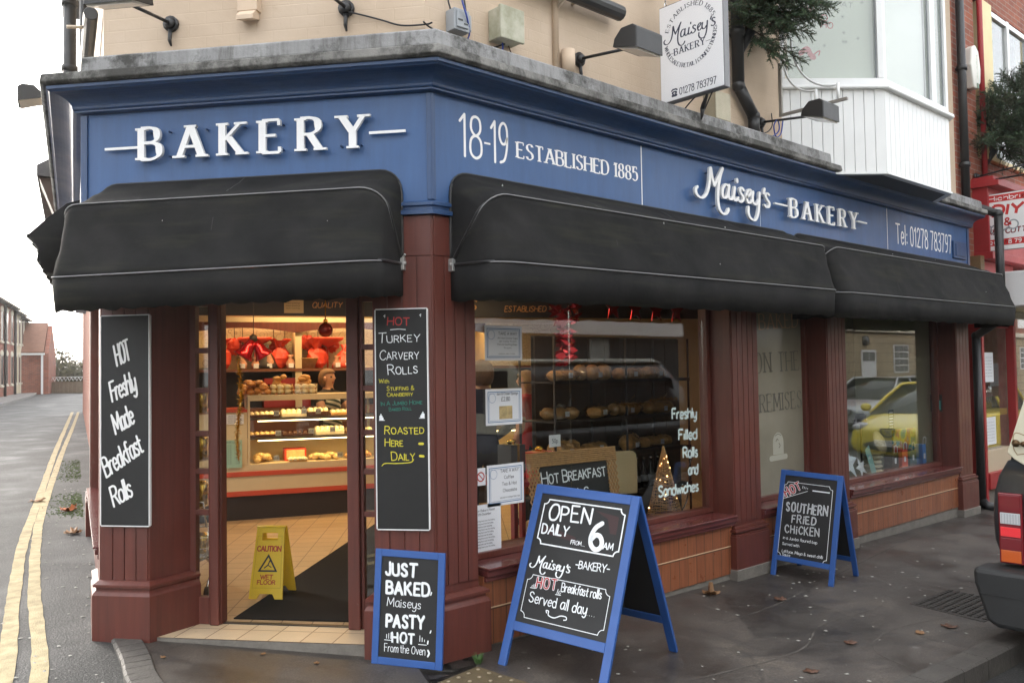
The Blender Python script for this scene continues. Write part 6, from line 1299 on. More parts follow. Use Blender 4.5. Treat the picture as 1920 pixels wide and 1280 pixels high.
a, k = sheet('gift_card', 'long teal card lying aslant in the display window', 'card', MR @ Matrix.Translation((6.10, .34, .456)) @ Matrix.Rotation(radians(-28), 4, 'Y'), 0, .10, 0, .34, .0, mat('teal_card2', (.25, .45, .42), .5))
k.text('NOEL', (.02, .2), (.08, .2), .03, .13); k.obj('lettering', PAPER, a)
t = thing('fabric_bundle', 'cream knitted bundle stacked in the middle of the display window', 'bundle', (6.36, .46, .456)); mb = MB()
for j in range(5): mb.blob((6.36 + .01 * (j % 2), .46, .49 + j * .05), (.13 - .008 * j, .1, .032), 14, 6, 0, .06)
mb.build('bundle', mat('knit', (.50, .45, .33), .9, var=.3, vscale=60, bump=.6, bscale=90), t)
t = thing('straw_fan', 'round pale straw fan on top of the knitted bundle', 'fan', (6.36, .42, .72)); mb = MB(); mb.lathe([(.004, 0), (.10, .01), (.13, .03), (.004, .02)], 26, 0, Matrix.Translation((6.36, .40, .80)) @ Matrix.Rotation(radians(70), 4, 'X')); mb.build('fan', mat('straw', (.55, .46, .28), .7, var=.4, vscale=50), t)
for nme, lb_, x, y, w_, h, m in (('gift_bag', 'black gift bag with a white tag in the display window', 6.62, .37, .16, .22, DARKL), ('gift_bag', 'red gift bag right of the black one', 6.86, .37, .15, .24, REDP), ('gift_bag', 'dark teal box right of the red gift bag', 7.10, .38, .18, .22, mat('teal_dark', (.02, .08, .10), .4)), ('gift_bag', 'bright blue card box right of the teal box', 7.33, .35, .10, .27, mat('bright_blue', (.04, .22, .55), .4))):
    t = thing(nme, lb_, 'gift bag', (x, y, .456), 'gift bags in the display window'); mb = MB(); mb.prism([(x - w_ / 2, .457), (x + w_ / 2, .457), (x + w_ / 2 * .92, .457 + h), (x - w_ / 2 * .92, .457 + h)], y - .05, y + .05, ax='y'); mb.build('bag', m, t, bevel=.004, fix=True); mb = MB(); mb.tube(cat_rom([(x - .04, y - .052, .455 + h), (x - .03, y - .055, .53 + h), (x + .03, y - .055, .53 + h), (x + .04, y - .052, .455 + h)]), .004, 5); mb.build('handle', WHITE, t); mb = MB(); mb.box(x - .03, y - .055, .56, x + .01, y - .053, .62); mb.build('tag', PAPER, t)
t = thing('picture_board', 'colourful picture board at the right of the display window', 'picture', (7.5, .55, .456)); k = NT('picture_paint'); k.set('Base Color', k.ramp(k.noise(5, 3), [(.3, (.02, .08, .30)), (.45, (.03, .25, .22)), (.52, (.55, .45, .05)), (.6, (.45, .05, .04)), (.7, (.05, .2, .45))])); mb = MB(); mb.box(6.98, .50, .456, 7.58, .52, .90); mb.build('board', MATS['picture_paint'], t)
t = thing('thermometer', 'small black and turquoise digital display on the window jamb', 'thermometer', (7.6, .1, 1.1)); mb = MB(); mb.box(7.538, .17, 1.10, 7.559, .30, 1.30); mb.build('case', BLACKM, t, bevel=.004); mb = MB(); mb.box(7.534, .185, 1.12, 7.5375, .285, 1.23); mb.build('screen', mat('turquoise_screen', (.06, .38, .36), .3), t)
t = thing('lamp_cup', 'small black lampshade standing at the back of the display window', 'lampshade', (7.1, .8, .95)); mb = MB(); mb.lathe([(.08, .95), (.055, 1.08)], 16, 0, Matrix.Translation((7.1, .95, 0))); mb.build('shade', DARKL, t); mb = MB(); mb.tube([(7.1, .95, .456), (7.1, .95, .98)], .012, 8); mb.lathe([(.06, .456), (.06, .47), (.012, .48)], 14, 0, Matrix.Translation((7.1, .95, 0))); mb.build('stand', DARKL, t)
a, k = sheet('green_poster', 'narrow green striped notice by the right jamb of the display window', 'notice', MR, 7.30, 7.44, .88, 1.12, .70, mat('dark_green', (.02, .06, .03), .5))
for j in range(6): k.rect(7.32, .90 + j * .035, 7.42, .912 + j * .035)
k.obj('stripes', PALEB, a)
# ------------------------------------------------------------------ people inside the shop
SKIN = mat('skin', (.55, .30, .20), .55); HAIRB = mat('brown_hair', (.16, .085, .04), .6, var=.3, vscale=40); HAIRY = mat('blonde_hair', (.42, .27, .12), .6, var=.3, vscale=40)
def person(label, loc, rot, hgt, joints, cloth, hairm, arm_l=None, arm_r=None, bare=.0, legs=None, head_turn=0.):
    """one continuous skinned body; x right, -y forward, z up, in units of stature"""
    V = []; E_ = []; R_ = []
    def v(p, r): V.append((p[0] * hgt, p[1] * hgt, p[2] * hgt)); R_.append(r * hgt); return len(V) - 1
    pel = v((0, 0, .52), .085); ws_ = v((0, 0, .62), .075); ch_ = v((0, .0, .74), .088); nk = v((0, .005, .83), .036); nk2 = v((0, -.002, .865), .032); hd_ = v((0, -.008, .915), .052); tp = v((0, .0, .965), .045)
    E_ += [(pel, ws_), (ws_, ch_), (ch_, nk), (nk, nk2), (nk2, hd_), (hd_, tp)]
    for s_, arm in ((-1, arm_l), (1, arm_r)):
        arm = arm or [(.115, 0, .79), (.14, .01, .63), (.145, -.05, .48), (.145, -.075, .42)]
        sh = v((s_ * arm[0][0], arm[0][1], arm[0][2]), .040); el = v((s_ * arm[1][0], arm[1][1], arm[1][2]), .030); wr = v((s_ * arm[2][0], arm[2][1], arm[2][2]), .020); hn = v((s_ * arm[3][0], arm[3][1], arm[3][2]), .020)
        E_ += [(ch_, sh), (sh, el), (el, wr), (wr, hn)]
        d_ = (Vector(arm[3]) - Vector(arm[2])).normalized(); sd_ = d_.cross(Vector((0, 0, 1))); sd_ = sd_.normalized() if sd_.length > .1 else Vector((1, 0, 0))
        for q in range(4):
            b = Vector(arm[3]) + sd_ * (.012 * (q - 1.5)); f1 = v((s_ * b.x, b.y, b.z), .006); tip = b + d_ * (.035 + .006 * (q in (1, 2))) + Vector((0, 0, -.008)); f2 = v((s_ * tip.x, tip.y, tip.z), .005); E_ += [(hn, f1), (f1, f2)]
        tb_ = Vector(arm[2]) + d_ * .02 + sd_ * .022; t1 = v((s_ * tb_.x, tb_.y, tb_.z), .007); t2p = tb_ + d_ * .03 + sd_ * .008; t2 = v((s_ * t2p.x, t2p.y, t2p.z), .006); E_ += [(hn, t1), (t1, t2)]
        h_ = v((s_ * .055, 0, .49), .062); kn = v((s_ * .06, -.01, .27), .040); an = v((s_ * .06, .005, .04), .025); to = v((s_ * .065, -.08, .018), .020); E_ += [(pel, h_), (h_, kn), (kn, an), (an, to)]
    me = bpy.data.meshes.new('tmp'); me.from_pydata(V, E_, []); ob = bpy.data.objects.new('tmp', me); COL.objects.link(ob)
    sk = ob.modifiers.new('skin', 'SKIN'); 
    for i, sv in enumerate(me.skin_vertices[0].data): sv.radius = (R_[i], R_[i] * (.78 if i < 3 else 1.)); sv.use_root = (i == 0)
    sk.use_smooth_shade = True; ss = ob.modifiers.new('sub', 'SUBSURF'); ss.levels = 2; ss.render_levels = 2
    dg = bpy.context.evaluated_depsgraph_get(); dg.update(); ev = bpy.data.meshes.new_from_object(ob.evaluated_get(dg)); bpy.data.objects.remove(ob)
    hz = .915 * hgt
    ct, st = cos(head_turn), sin(head_turn)
    for vv in ev.vertices:                                    # face: nose, brow, chin
        c = vv.co
        if c.z > .872 * hgt:
            u_ = c.x / hgt; w_ = (c.z / hgt - .915)
            if c.y < 0:
                c.y -= hgt * .017 * math.exp(-((u_ / .010) ** 2 + ((w_ + .002) / .013) ** 2)); c.y -= hgt * .005 * math.exp(-((u_ / .022) ** 2 + ((w_ + .034) / .012) ** 2)); c.y += hgt * .006 * math.exp(-(((abs(u_) - .018) / .010) ** 2 + ((w_ - .008) / .009) ** 2))
            x, y = c.x, c.y; c.x, c.y = x * ct - y * st, x * st + y * ct
    ev.materials.clear()
    for m in (SKIN, cloth[0], cloth[1], INK, mat('lips', (.35, .09, .08), .5)): ev.materials.append(m)
    for p in ev.polygons:
        c = p.center / hgt; k_ = 1
        x, y = c.x * ct + c.y * st, -c.x * st + c.y * ct
        if c.z > .835: k_ = 0
        elif abs(c.x) > .10 and bare and ((Vector((abs(c.x), c.y, c.z)) - Vector((.115, 0, .79))).length > bare): k_ = 0
        elif c.z < .50 and abs(c.x) < .13: k_ = 2
        if not bare and abs(c.x) > .10 and any((Vector((abs(c.x), c.y, c.z)) - Vector(a[3])).length < .055 for a in (arm_l or [(0, 0, 9)] * 4, arm_r or [(.145, -.075, .42)] * 4)): k_ = 0
        if k_ == 0 and c.z > .87 and y < -.03:
            if abs(abs(x) - .019) < .0075 and abs(c.z - .924) < .005: k_ = 3
            if abs(x) < .016 and abs(c.z - .886) < .0045: k_ = 4
        p.material_index = k_; p.use_smooth = True
    ev.name = 'person'; o = bpy.data.objects.new('person', ev); COL.objects.link(o); o.location = loc; o.rotation_euler = (0, 0, rot); o['_loc'] = (0, 0, 0); tag(o, label, 'person')
    mb = MB(Matrix.Rotation(head_turn, 4, 'Z')); rr = random.Random(int(hgt * 1e3)); rings = []
    for j in range(9):
        th = pi * (.02 + .80 * j / 8); ring = []
        for q in range(20):
            a_ = 2 * pi * q / 20; front = max(0, -sin(a_)); r_ = .064 * hgt * sin(th) ** .8; z = .92 * hgt + .068 * hgt * cos(th)
            if front > .25 and th > pi * .36: r_ *= .55
            ring.append((r_ * cos(a_) * (1 + rr.uniform(-.05, .05)), .008 * hgt + r_ * sin(a_) * 1.08 * (1 + rr.uniform(-.05, .05)), z - (.0 if front > .2 else .012 * hgt * (j / 8))))
        rings.append(ring)
    mb.loft(rings, 0, True, True); me2 = mb.build('hair', hairm, o)
    for s_ in (-1, 1):
        mb = MB(Matrix.Rotation(head_turn, 4, 'Z')); mb.blob((s_ * .052 * hgt, 0, .912 * hgt), (.008 * hgt, .014 * hgt, .018 * hgt), 8, 6)
        mb.build('ear', SKIN, o)
    return o
BLK = mat('black_top', (.012, .012, .014), .8); NAVYC = mat('navy_coat', (.012, .018, .05), .8, var=.2, vscale=10); REDC = mat('red_top', (.55, .03, .025), .7); JEAN = mat('dark_trousers', (.02, .022, .03), .8)
wpos = MC @ Vector((1.20, .95, FL))
arm_f = [(.115, 0, .79), (.15, -.09, .66), (.14, -.25, .63), (.14, -.30, .62)]
o = person('woman serving behind the counter in a black short sleeved top and striped apron', tuple(wpos), radians(18), 1.665, None, (BLK, JEAN), HAIRB, arm_f, arm_f, bare=.085, head_turn=radians(12))
k = NT('striped_apron'); v = k.n('SeparateXYZ', {0: k.tc.outputs['Object']}); w_ = k.math('FRACT', k.math('MULTIPLY', k.math('ADD', v.outputs[2], k.math('MULTIPLY', v.outputs[0], .35)), 16.)); k.set('Base Color', k.ramp(w_, [(.48, (.6, .6, .5)), (.52, (.03, .06, .045))])); k.set('Roughness', .8)
mb = MB(); rings = []
for j, (z, w_) in enumerate(((1.30, .10), (1.22, .13), (1.05, .165), (.9, .17), (.7, .17), (.5, .175))): rings.append([(w_ * x, -.155 + .09 * x * x - .01 * (j == 0), z) for x in (-1, -.75, -.5, -.25, 0, .25, .5, .75, 1)])
mb.loft(rings, 0, False, False); ap = mb.build('apron', MATS['striped_apron'], o); s_ = ap.modifiers.new('thickness', 'SOLIDIFY'); s_.thickness = .004
person('customer in a dark navy coat inside the shop, half hidden by the window notices', (1.98, 1.95, FL), radians(160), 1.70, None, (NAVYC, JEAN), HAIRB, [(.115, 0, .79), (.17, .0, .64), (.11, -.10, .56), (.06, -.13, .55)], [(.115, 0, .79), (.17, .0, .64), (.11, -.10, .56), (.06, -.13, .55)])
person('blonde woman in a red top standing inside the shop behind the bread window', (3.02, 2.5, FL), radians(-150), 1.60, None, (REDC, JEAN), HAIRY, bare=.10)
# ------------------------------------------------------------------ ground clutter on the pavement
mh = thing('drain_grid', 'rough cast iron drain cover sunk in the pavement near the dark car', 'drain cover', (3.70, -1.48, ground(3.7, -1.48))); mb = MB(); IRON = mat('cast_iron', (.045, .04, .036), .55, .3, var=.3, vscale=30)
def gz(x, y, d=0.): return Vector((x, y, ground(x, y) + d))
c4_ = [(3.40, -1.20), (4.05, -1.22), (4.02, -1.74), (3.36, -1.72)]
mb.add([gz(*p, .004) for p in c4_] + [gz(*p, -.03) for p in c4_], [[3, 2, 1, 0], [0, 1, 5, 4], [1, 2, 6, 5], [2, 3, 7, 6], [3, 0, 4, 7]]); mb.build('cover', IRON, mh, fix=True); mb = MB()
for i in range(13):
    for j in range(10):
        x = 3.41 + i * .0485 + .008 * (j % 2); y = -1.25 - j * .050; mb.box(x, y - .013, ground(x, y) + .0045, x + .028, y + .013, ground(x, y) + .011)
mb.build('studs', IRON, mh)
TACT = mat('tactile_yellow', (.10, .074, .038), .7, var=.4, vscale=7, bump=.3, bscale=60)
def tactile(label, c, e, nx, ny, s_=.4):
    c = Vector(c); e = Vector(e).normalized(); f = Vector((-e.y, e.x)); a = thing('tactile_paving', label, 'tactile paving', tuple(gz(c.x, c.y)), 'worn tactile paving'); P = lambda u_, v_, d=0: gz((c + e * u_ + f * v_).x, (c + e * u_ + f * v_).y, d)
    mb = MB()
    for i in range(nx):
        for j in range(ny): q = [P(i * s_ + .004, j * s_ + .004, .003), P((i + 1) * s_ - .004, j * s_ + .004, .003), P((i + 1) * s_ - .004, (j + 1) * s_ - .004, .003), P(i * s_ + .004, (j + 1) * s_ - .004, .003)]; mb.add(q, [[0, 1, 2, 3]])
    mb.build('slabs', TACT, a); mb = MB(); STUD = mat('tactile_stud', (.26, .21, .14), .6, var=.3, vscale=20); m_ = int(s_ / .0667)
    for i in range(nx * m_):
        for j in range(ny * m_):
            p = P((i + .5) * s_ / m_, (j + .5) * s_ / m_, .003); mb.lathe([(.0125, 0), (.011, .004), (.006, .0055)], 8, 0, Matrix.Translation(p))
    mb.build('studs', STUD, a)
tactile('worn yellow tactile slabs in front of the corner column', (.13, -.20), (-.98, -.16), 1, 1)
LEAFM = [mat('dead_leaf', (.22, .115, .05), .7, var=.4, vscale=40), mat('brown_leaf', (.10, .045, .025), .6, var=.4, vscale=40), mat('orange_leaf', (.35, .10, .03), .6, var=.4, vscale=40)]
def leaf(label, x, y, s_, m, rz, zf=None, curl=.25):
    z = (zf or ground)(x, y); c = Vector((x, y, z)); t = thing('fallen_leaf', label, 'leaf', (x, y, z), 'fallen leaves'); pts = []; n = 30
    for i in range(n):
        a_ = 2 * pi * i / n; lob = .55 + .45 * abs(cos(2.5 * a_)) ** .7 * (1 if cos(a_) > -.6 else .5); rj = random.Random(i + int(x * 100)).uniform(.9, 1.1); pts.append((s_ * lob * rj * cos(a_), s_ * lob * rj * sin(a_) * .8))
    M = Matrix.Translation(c) @ Matrix.Rotation(rz, 4, 'Z'); zz = lambda p: .006 + curl * (abs(p[0]) ** 1.5 * 1.2 / max(s_, .01) ** .5 + abs(p[1]) * .5) * (.8 + .4 * sin(p[0] * 90))
    mb = MB(M); mb.add([(0, 0, .004)] + [(p[0], p[1], zz(p)) for p in pts], [[0, 1 + i, 1 + (i + 1) % n] for i in range(n)], 0, True); b = mb.build('blade', m, t); s2 = b.modifiers.new('thickness', 'SOLIDIFY'); s2.thickness = .001
    mb = MB(M); mb.tube([(-s_ * .9, 0, .012), (-s_ * .3, .004, .005), (s_ * .5, 0, .006)], .0022, 5); mb.build('stalk', m, t); return t
leaf('large tan curled leaf on the pavement before the tiled riser', 2.43, -.15, .085, LEAFM[0], .6, curl=.5); leaf('dark red brown leaf flat on the pavement before the smaller A board', 2.72, -.55, .06, LEAFM[1], .2, curl=.2)
leaf('dark leaf lying on the pavement near the kerb', 3.05, -1.62, .06, LEAFM[1], 1.9, curl=.2); leaf('pale broken leaf on the pavement near the kerb', 2.75, -1.55, .04, LEAFM[0], 1.0); leaf('dark wet leaf in the worn hollow of the pavement', 2.2, -1.35, .05, LEAFM[1], .4, curl=.1); leaf('dark wet leaf at the near edge of the pavement', 1.55, -1.45, .05, LEAFM[1], 2.4, curl=.1)
leaf('bright orange leaf on the side road at the foot of the wall', -.16, 6.95, .12, LEAFM[2], .5, road_z, .6); leaf('long tan leaf on the side road by the left pilaster', -.50, 5.45, .12, LEAFM[0], 1.2, road_z, .4); leaf('pale leaf on the mossy strip of the side road', -.25, 8.0, .11, LEAFM[0], 0, road_z, .3)
leaf('small pale leaf on the pavement before the door', -.72, .72, .02, LEAFM[0], .3); leaf('small grey leaf on the pavement left of the leaning board', -.55, .40, .022, LEAFM[0], 1.0, curl=.1); leaf('tiny leaf on the pavement before the step', -1.18, 1.02, .02, LEAFM[0], 2.)
# litter specks and loose chippings on the ground (nobody could count them)
mb = MB(); rr = random.Random(31)
for i in range(420):
    if i < 150: x, y = rr.uniform(.2, 6), rr.uniform(-1.85, -.05); z = ground(x, y)
    else:
        f = rr.random(); x, y = -2.0 + rr.uniform(0, 1.0) + 2.4 * f ** 1.5, .2 + 9 * f; z = road_z(x, y)
        if x > -1.30 + .26 * (y - 1.7) and y > 1.5: continue
        if y <= 1.6 and x > -1.5: continue
    s_ = rr.uniform(.003, .011) if i < 150 else rr.uniform(.004, .012); a_ = rr.uniform(0, 3); d1 = Vector((cos(a_), sin(a_), 0)) * s_ * 1.6; d2 = Vector((-sin(a_), cos(a_), 0)) * s_; c = Vector((x, y, z + .003)); mb.add([c - d1 - d2, c + d1 - d2 * .6, c + d1 * .7 + d2, c - d1 * .8 + d2, c + Vector((0, 0, s_ * .5))], [[0, 1, 4], [1, 2, 4], [2, 3, 4], [3, 0, 4]])
tag(mb.build('chippings', mat('pale_chipping', (.32, .31, .28), .8, var=.4, vscale=3)), 'pale chippings and bits of leaf scattered over pavement and road', 'debris', kind='stuff')
mb = MB(); rr = random.Random(12); GRASS = mat('grass_green', (.06, .13, .03), .7, var=.3, vscale=30)
for i in range(60):
    a_ = rr.uniform(0, 2 * pi); r_ = rr.uniform(0, .025); b = Vector((.165 + r_ * cos(a_), -.165 + r_ * sin(a_), ground(.16, -.17))); h = rr.uniform(.02, .06); tip = b + Vector((cos(a_) * h * .5, sin(a_) * h * .5, h)); e = Vector((-sin(a_), cos(a_), 0)) * .0022; m_ = b.lerp(tip, .55) + Vector((0, 0, h * .1)); mb.add([b - e, b + e, m_ + e * .8, m_ - e * .8, tip], [[0, 1, 2, 3], [3, 2, 4]])
tag(mb.build('grass_tuft', GRASS), 'small green grass tuft growing at the foot of the corner column', 'weed')
mb = MB(); rr = random.Random(14)                         # moss and weeds along the foot of the side wall
for i in range(1800):
    s0 = rr.choice((rr.uniform(5.0, 6.8), rr.uniform(8.5, 11.5))); s0 += rr.uniform(-.3, .3); o_ = abs(rr.gauss(0, .16)) - .05; p = L0 + LD * s0 - LI * o_; z = road_z(p.x, p.y); s_ = rr.uniform(.006, .018); a_ = rr.uniform(0, 3); mb.add([(p.x - s_ * cos(a_), p.y - s_ * sin(a_), z), (p.x + s_ * cos(a_), p.y + s_ * sin(a_), z), (p.x + rr.uniform(-.01, .01), p.y + .01, z + s_ * .7)], [[0, 1, 2]])
tag(mb.build('moss', mat('moss_green', (.055, .085, .018), .9, var=.4, vscale=8)), 'green moss and weeds along the foot of the side street wall', 'moss', kind='stuff')
mb = MB()                                                # trench reinstatement seams in the tarmac
for pts in (((1.9, -.62), (2.6, -.60), (3.2, -.52), (4.4, -.36), (6.2, -.12)), ((.9, -1.1), (1.8, -1.22), (2.4, -1.05), (3.1, -1.1), (3.5, -.98)), ((2.0, -1.9), (2.2, -1.5), (2.7, -1.4), (3.3, -1.52))):
    P = cat_rom(pts, 7); 
    for i, p in enumerate(P):
        a_ = Vector(P[max(i - 1, 0)]); b_ = Vector(P[min(i + 1, len(P) - 1)]); t_ = (b_ - a_).normalized(); nn = Vector((-t_.y, t_.x)) * rr.uniform(.001, .009); o_ = len(mb.v)
        for q in (1, -1): v_ = Vector(p) + nn * q; mb.v.append(gz(v_.x, v_.y, .0025))
        if i: mb.f.append([o_ - 2, o_ - 1, o_ + 1, o_]); mb.mi.append(0); mb.sm.append(False)
tag(mb.build('tarmac_seam', mat('seam_grey', (.075, .066, .057), .8, var=.5, vscale=18)), kind='structure')
# ------------------------------------------------------------------ the shop next door
REDW = mat('red_shop_paint', (.33, .022, .025), .45, var=.12, vscale=5); YCREAM = mat('yellow_cream_paint', (.70, .58, .32), .6, var=.05)
nb = thing('hardware_shop', 'red brick shop next door with red fascia and cream window surround', 'shop building', (9, .2, 0)); mb = MB(); mb.box(8.055, .12, 2.8, 8.80, 6, 8.0); mb.box(8.80, .12, 4.0, 16, 6, 4.3); mb.box(11.2, .12, 4.3, 16, 6, 8); mb.box(8.80, .12, 6.4, 11.2, 6, 8.0); mb.build('brick_wall', MATS['red_brick'], nb)
mb = MB(); mb.box(8.96, .06, 4.305, 9.28, .3, 6.395); mb.box(10.9, .06, 4.305, 11.2, .3, 6.395); mb.box(9.28, .06, 4.305, 10.9, .3, 4.36); mb.build('window_surround', YCREAM, nb, bevel=.006)
mb = MB(); 
for x in (9.29, 10.0, 10.82): mb.box(x, .11, 4.361, x + .08, .19, 6.39)
for z in (4.361, 5.22, 6.31): mb.box(9.371, .115, z, 9.999, .185, z + .07); mb.box(10.081, .115, z, 10.819, .185, z + .07)
f_ = mb.build('window_frame', PVC, nb, bevel=.005); mb = MB(); mb.box(9.372, .145, 4.43, 9.998, .151, 6.31); mb.box(10.082, .145, 4.43, 10.818, .151, 6.31); mb.build('pane', MATS['window_glass'], f_); mb = MB(); mb.box(9.29, .5, 4.3, 10.9, .52, 6.4); mb.build('blind', mat('room_dark', (.06, .065, .07), .8), f_)  # the blind here is a dark sheet standing in for the room
mb = MB(); mb.box(8.56, -.06, 3.05, 16, .3, 3.86); mb.box(8.52, -.20, 3.861, 16, .3, 3.93); mb.box(8.54, -.14, 3.931, 16, .3, 3.99); mb.box(8.55, -.1, 2.96, 16, .3, 3.0495); mb.build('fascia', REDW, nb, bevel=.006)
k = Ink(wplane(MR, -.06)); k.text('C', (9.62, 3.52), (9.78, 3.52), .2, .12, 'serif'); k.obj('fascia_lettering', WHITE, nb)
mb = MB(); mb.box(8.42, .0, 2.60, 8.55, .3, 3.0); mb.box(8.055, .16, 2.2, 8.5, .5, 2.799); mb.build('timber_panel', mat('brown_timber', (.18, .11, .05), .6, var=.2, stretch=(1, 1, 12)), nb)
for n_, b_ in (('door_post', (8.43, .02, -.2, 8.50, .3, 2.6)), ('door_post', (9.60, .04, -.2, 9.68, .139, 2.95)), ('transom', (8.5, .10, 2.12, 9.6, .2, 2.2)), ('red_plinth', (8.5, .0, .10, 9.6, .3, .30)), ('head_board', (8.5, .04, 2.55, 9.6, .12, 2.95)), ('door_post', (12.8, -.1, -.2, 12.9, .3, 2.95))): mb = MB(); mb.box(*b_); mb.build(n_, REDW, nb, bevel=.005)
mb = MB(); mb.box(8.5, .05, .301, 9.6, .3, .56); mb.build('stall_riser', mat('beige_panel', (.52, .42, .30), .6), nb); mb = MB(); mb.box(8.5, .06, -.3, 9.6, .3, .099); mb.build('base', CEMENT, nb); mb = MB(); mb.box(8.501, .14, .561, 9.599, .146, 2.119); mb.box(9.681, .14, .3, 12.799, .146, 2.9); mb.build('pane', MATS['window_glass'], nb); mb = MB(); mb.box(8.5, .9, .3, 12.8, .92, 2.95); mb.build('display_back', mat('shop_back', (.16, .14, .11), .8, var=.5, vscale=6), nb); mb = MB(); mb.box(8.5, .16, 1.04, 9.6, .5, 1.06); mb.box(8.5, .15, .98, 9.6, .165, 1.061); mb.build('display_shelf', mat('yellow_shelf', (.55, .42, .12), .6), nb)
mb = MB(); mb.box(8.75, -.55, 2.36, 12.6, .1, 2.80); mb.build('white_canopy', PVC, nb, bevel=.02)
pd = [('poster', 'white letter taped high in the hardware shop window', 8.66, 9.12, 1.42, 1.80), ('poster', 'lower white notice taped in the hardware shop window', 8.72, 9.14, .74, 1.0), ('poster', 'pale photograph sheet behind the upper letter in the hardware shop window', 9.08, 9.4, 1.36, 1.66)]
for i, (nme, lb_, x0, x1, z0, z1) in enumerate(pd):
    if i == 1: z0, z1 = .62, .97
    a, k = sheet(nme, lb_, 'poster', MR, x0, x1, z0, z1, .139 if i < 2 else .17, PAPER if i < 2 else GREYP)
    for j in range(7): k.text('notice to all customers', (x0 + .05, z1 - .07 - j * .04), (x1 - .05, z1 - .07 - j * .04), .012, .12)
    k.obj('lettering', INK, a)
t = thing('door_poster', 'red poster with white letters by the hardware shop door', 'poster', (9.7, -.15, 1.2)); mb = MB(); mb.box(9.685, -.17, 1.2, 10.3, -.16, 2.2); mb.build('sheet', REDP, t); k = Ink(wplane(MR, -.17)); k.text('Highbridge', (9.70, 1.98), (10.28, 1.98), .1, .2, 'bold'); k.text('DIY', (9.72, 1.6), (10.1, 1.6), .14, .2, 'bold'); k.obj('lettering', WHITE, t)
for i, (nme, lb_, x, z, m, w_, h) in enumerate((('spray_can', 'white capped spray can on the hardware shop shelf', 8.73, 1.062, CREAMP, .04, .2), ('tool_set', 'row of dark chrome tools standing on the hardware shop shelf', 9.3, 1.062, DARKL, .03, .32), ('parts_heap', 'heap of red and silver parts at the foot of the hardware shop window', 8.9, .562, REDP, .0, 0))):
    t = thing(nme, lb_, nme.replace('_', ' '), (x, .3, z)); mb = MB()
    if i == 0: mb.lathe([(w_, z), (w_, z + .14), (w_ * .7, z + .17)], 12, 0, Matrix.Translation((x, .28, 0))); mb.build('can', DARKL, t); mb = MB(); mb.lathe([(w_ * .95, z + .12), (w_ * .95, z + .2)], 12, 0, Matrix.Translation((x, .28, 0))); mb.build('cap', PVC, t)
    elif i == 1:
        for j in range(5): mb.lathe([(.02, z), (.016, z + .12), (.028, z + .2), (.02, z + .32)], 10, 0, Matrix.Translation((x - .14 + j * .07, .3, 0)))
        mb.build('tools', CHROME, t)
    else:
        r3 = random.Random(2)
        for j in range(26): mb.box(x - .3 + j * .024, .22 + r3.uniform(0, .12), z + .001, x - .3 + j * .024 + r3.uniform(.02, .06), .36, z + r3.uniform(.04, .16), j % 3)
        mb.build('parts', [REDP, CHROME, PAPER], t)
ds = thing('hanging_sign', 'red and white hanging sign of the hardware shop with grey keys', 'hanging sign', (8.62, -.4, 3.05)); mb = MB(); mb.box(8.605, -.95, 3.055, 8.64, .02, 3.765); mb.build('board', mat('sign_frame_grey', (.16, .16, .17), .4), ds); mb = MB(); mb.box(8.6, -.945, 3.06, 8.6045, .015, 3.76); f_ = mb.build('face', WHITE, ds)
P_ = Matrix(((0, 0, -1, 8.6), (-1, 0, 0, .015), (0, 1, 0, 3.06), (0, 0, 0, 1))); k = Ink(P_); k.rect(.02, .60, .94, .685, 1); k.rect(.02, .055, .94, .135, 1); k.text('Highbridge', (.07, .618), (.62, .618), .052, .19, 'bold', 0); k.text('01278 79469', (.12, .073), (.56, .073), .045, .2, 'bold', 0); k.line([(.05, .10), (.065, .112), (.085, .112), (.10, .10)], .012, 0); k.line([(.06, .08), (.09, .08)], .02, 0)
for cx, cy, a_ in ((.34, .30, .5), (.14, .26, -.6)):
    e = Vector((cos(a_), sin(a_))); k.ribbon([(cx + .055 * cos(t), cy + .055 * sin(t)) for t in lin(0, 2 * pi, 16)], .016, 2); k.line([(cx - e.x * .06, cy - e.y * .06), (cx - e.x * .22, cy - e.y * .22)], .02, 2)
k.text('DIY', (.10, .43), (.44, .43), .125, .27, 'bold', 1, .2); k.text('&', (.24, .30), (.32, .30), .085, .22, 'bold', 1); k.text('KEY CUTTING', (.05, .20), (.62, .20), .06, .24, 'bold', 3, .15); k.obj('lettering', [WHITE, mat('sign_red', (.55, .03, .03), .5), GREYP, mat('sign_maroon', (.22, .02, .03), .5)], f_)
mb = MB(); mb.tube([(8.62, .1, 3.95), (8.62, -1.0, 3.95)], .012, 6); mb.tube([(8.62, -.05, 3.95), (8.62, -.05, 3.765)], .005, 5); mb.tube([(8.62, -.85, 3.95), (8.62, -.85, 3.765)], .005, 5); mb.build('bracket', BLACKM, ds)
floodlight('small black floodlight over the red hardware shop fascia', (8.62, .1, 4.02), (0, -1, 0), .62, .26, rise=.06)
pipe('slim red pipe running up beside the cream window surround', [(8.88, .07, 7.9), (8.88, .07, 4.02)], .035, REDW)
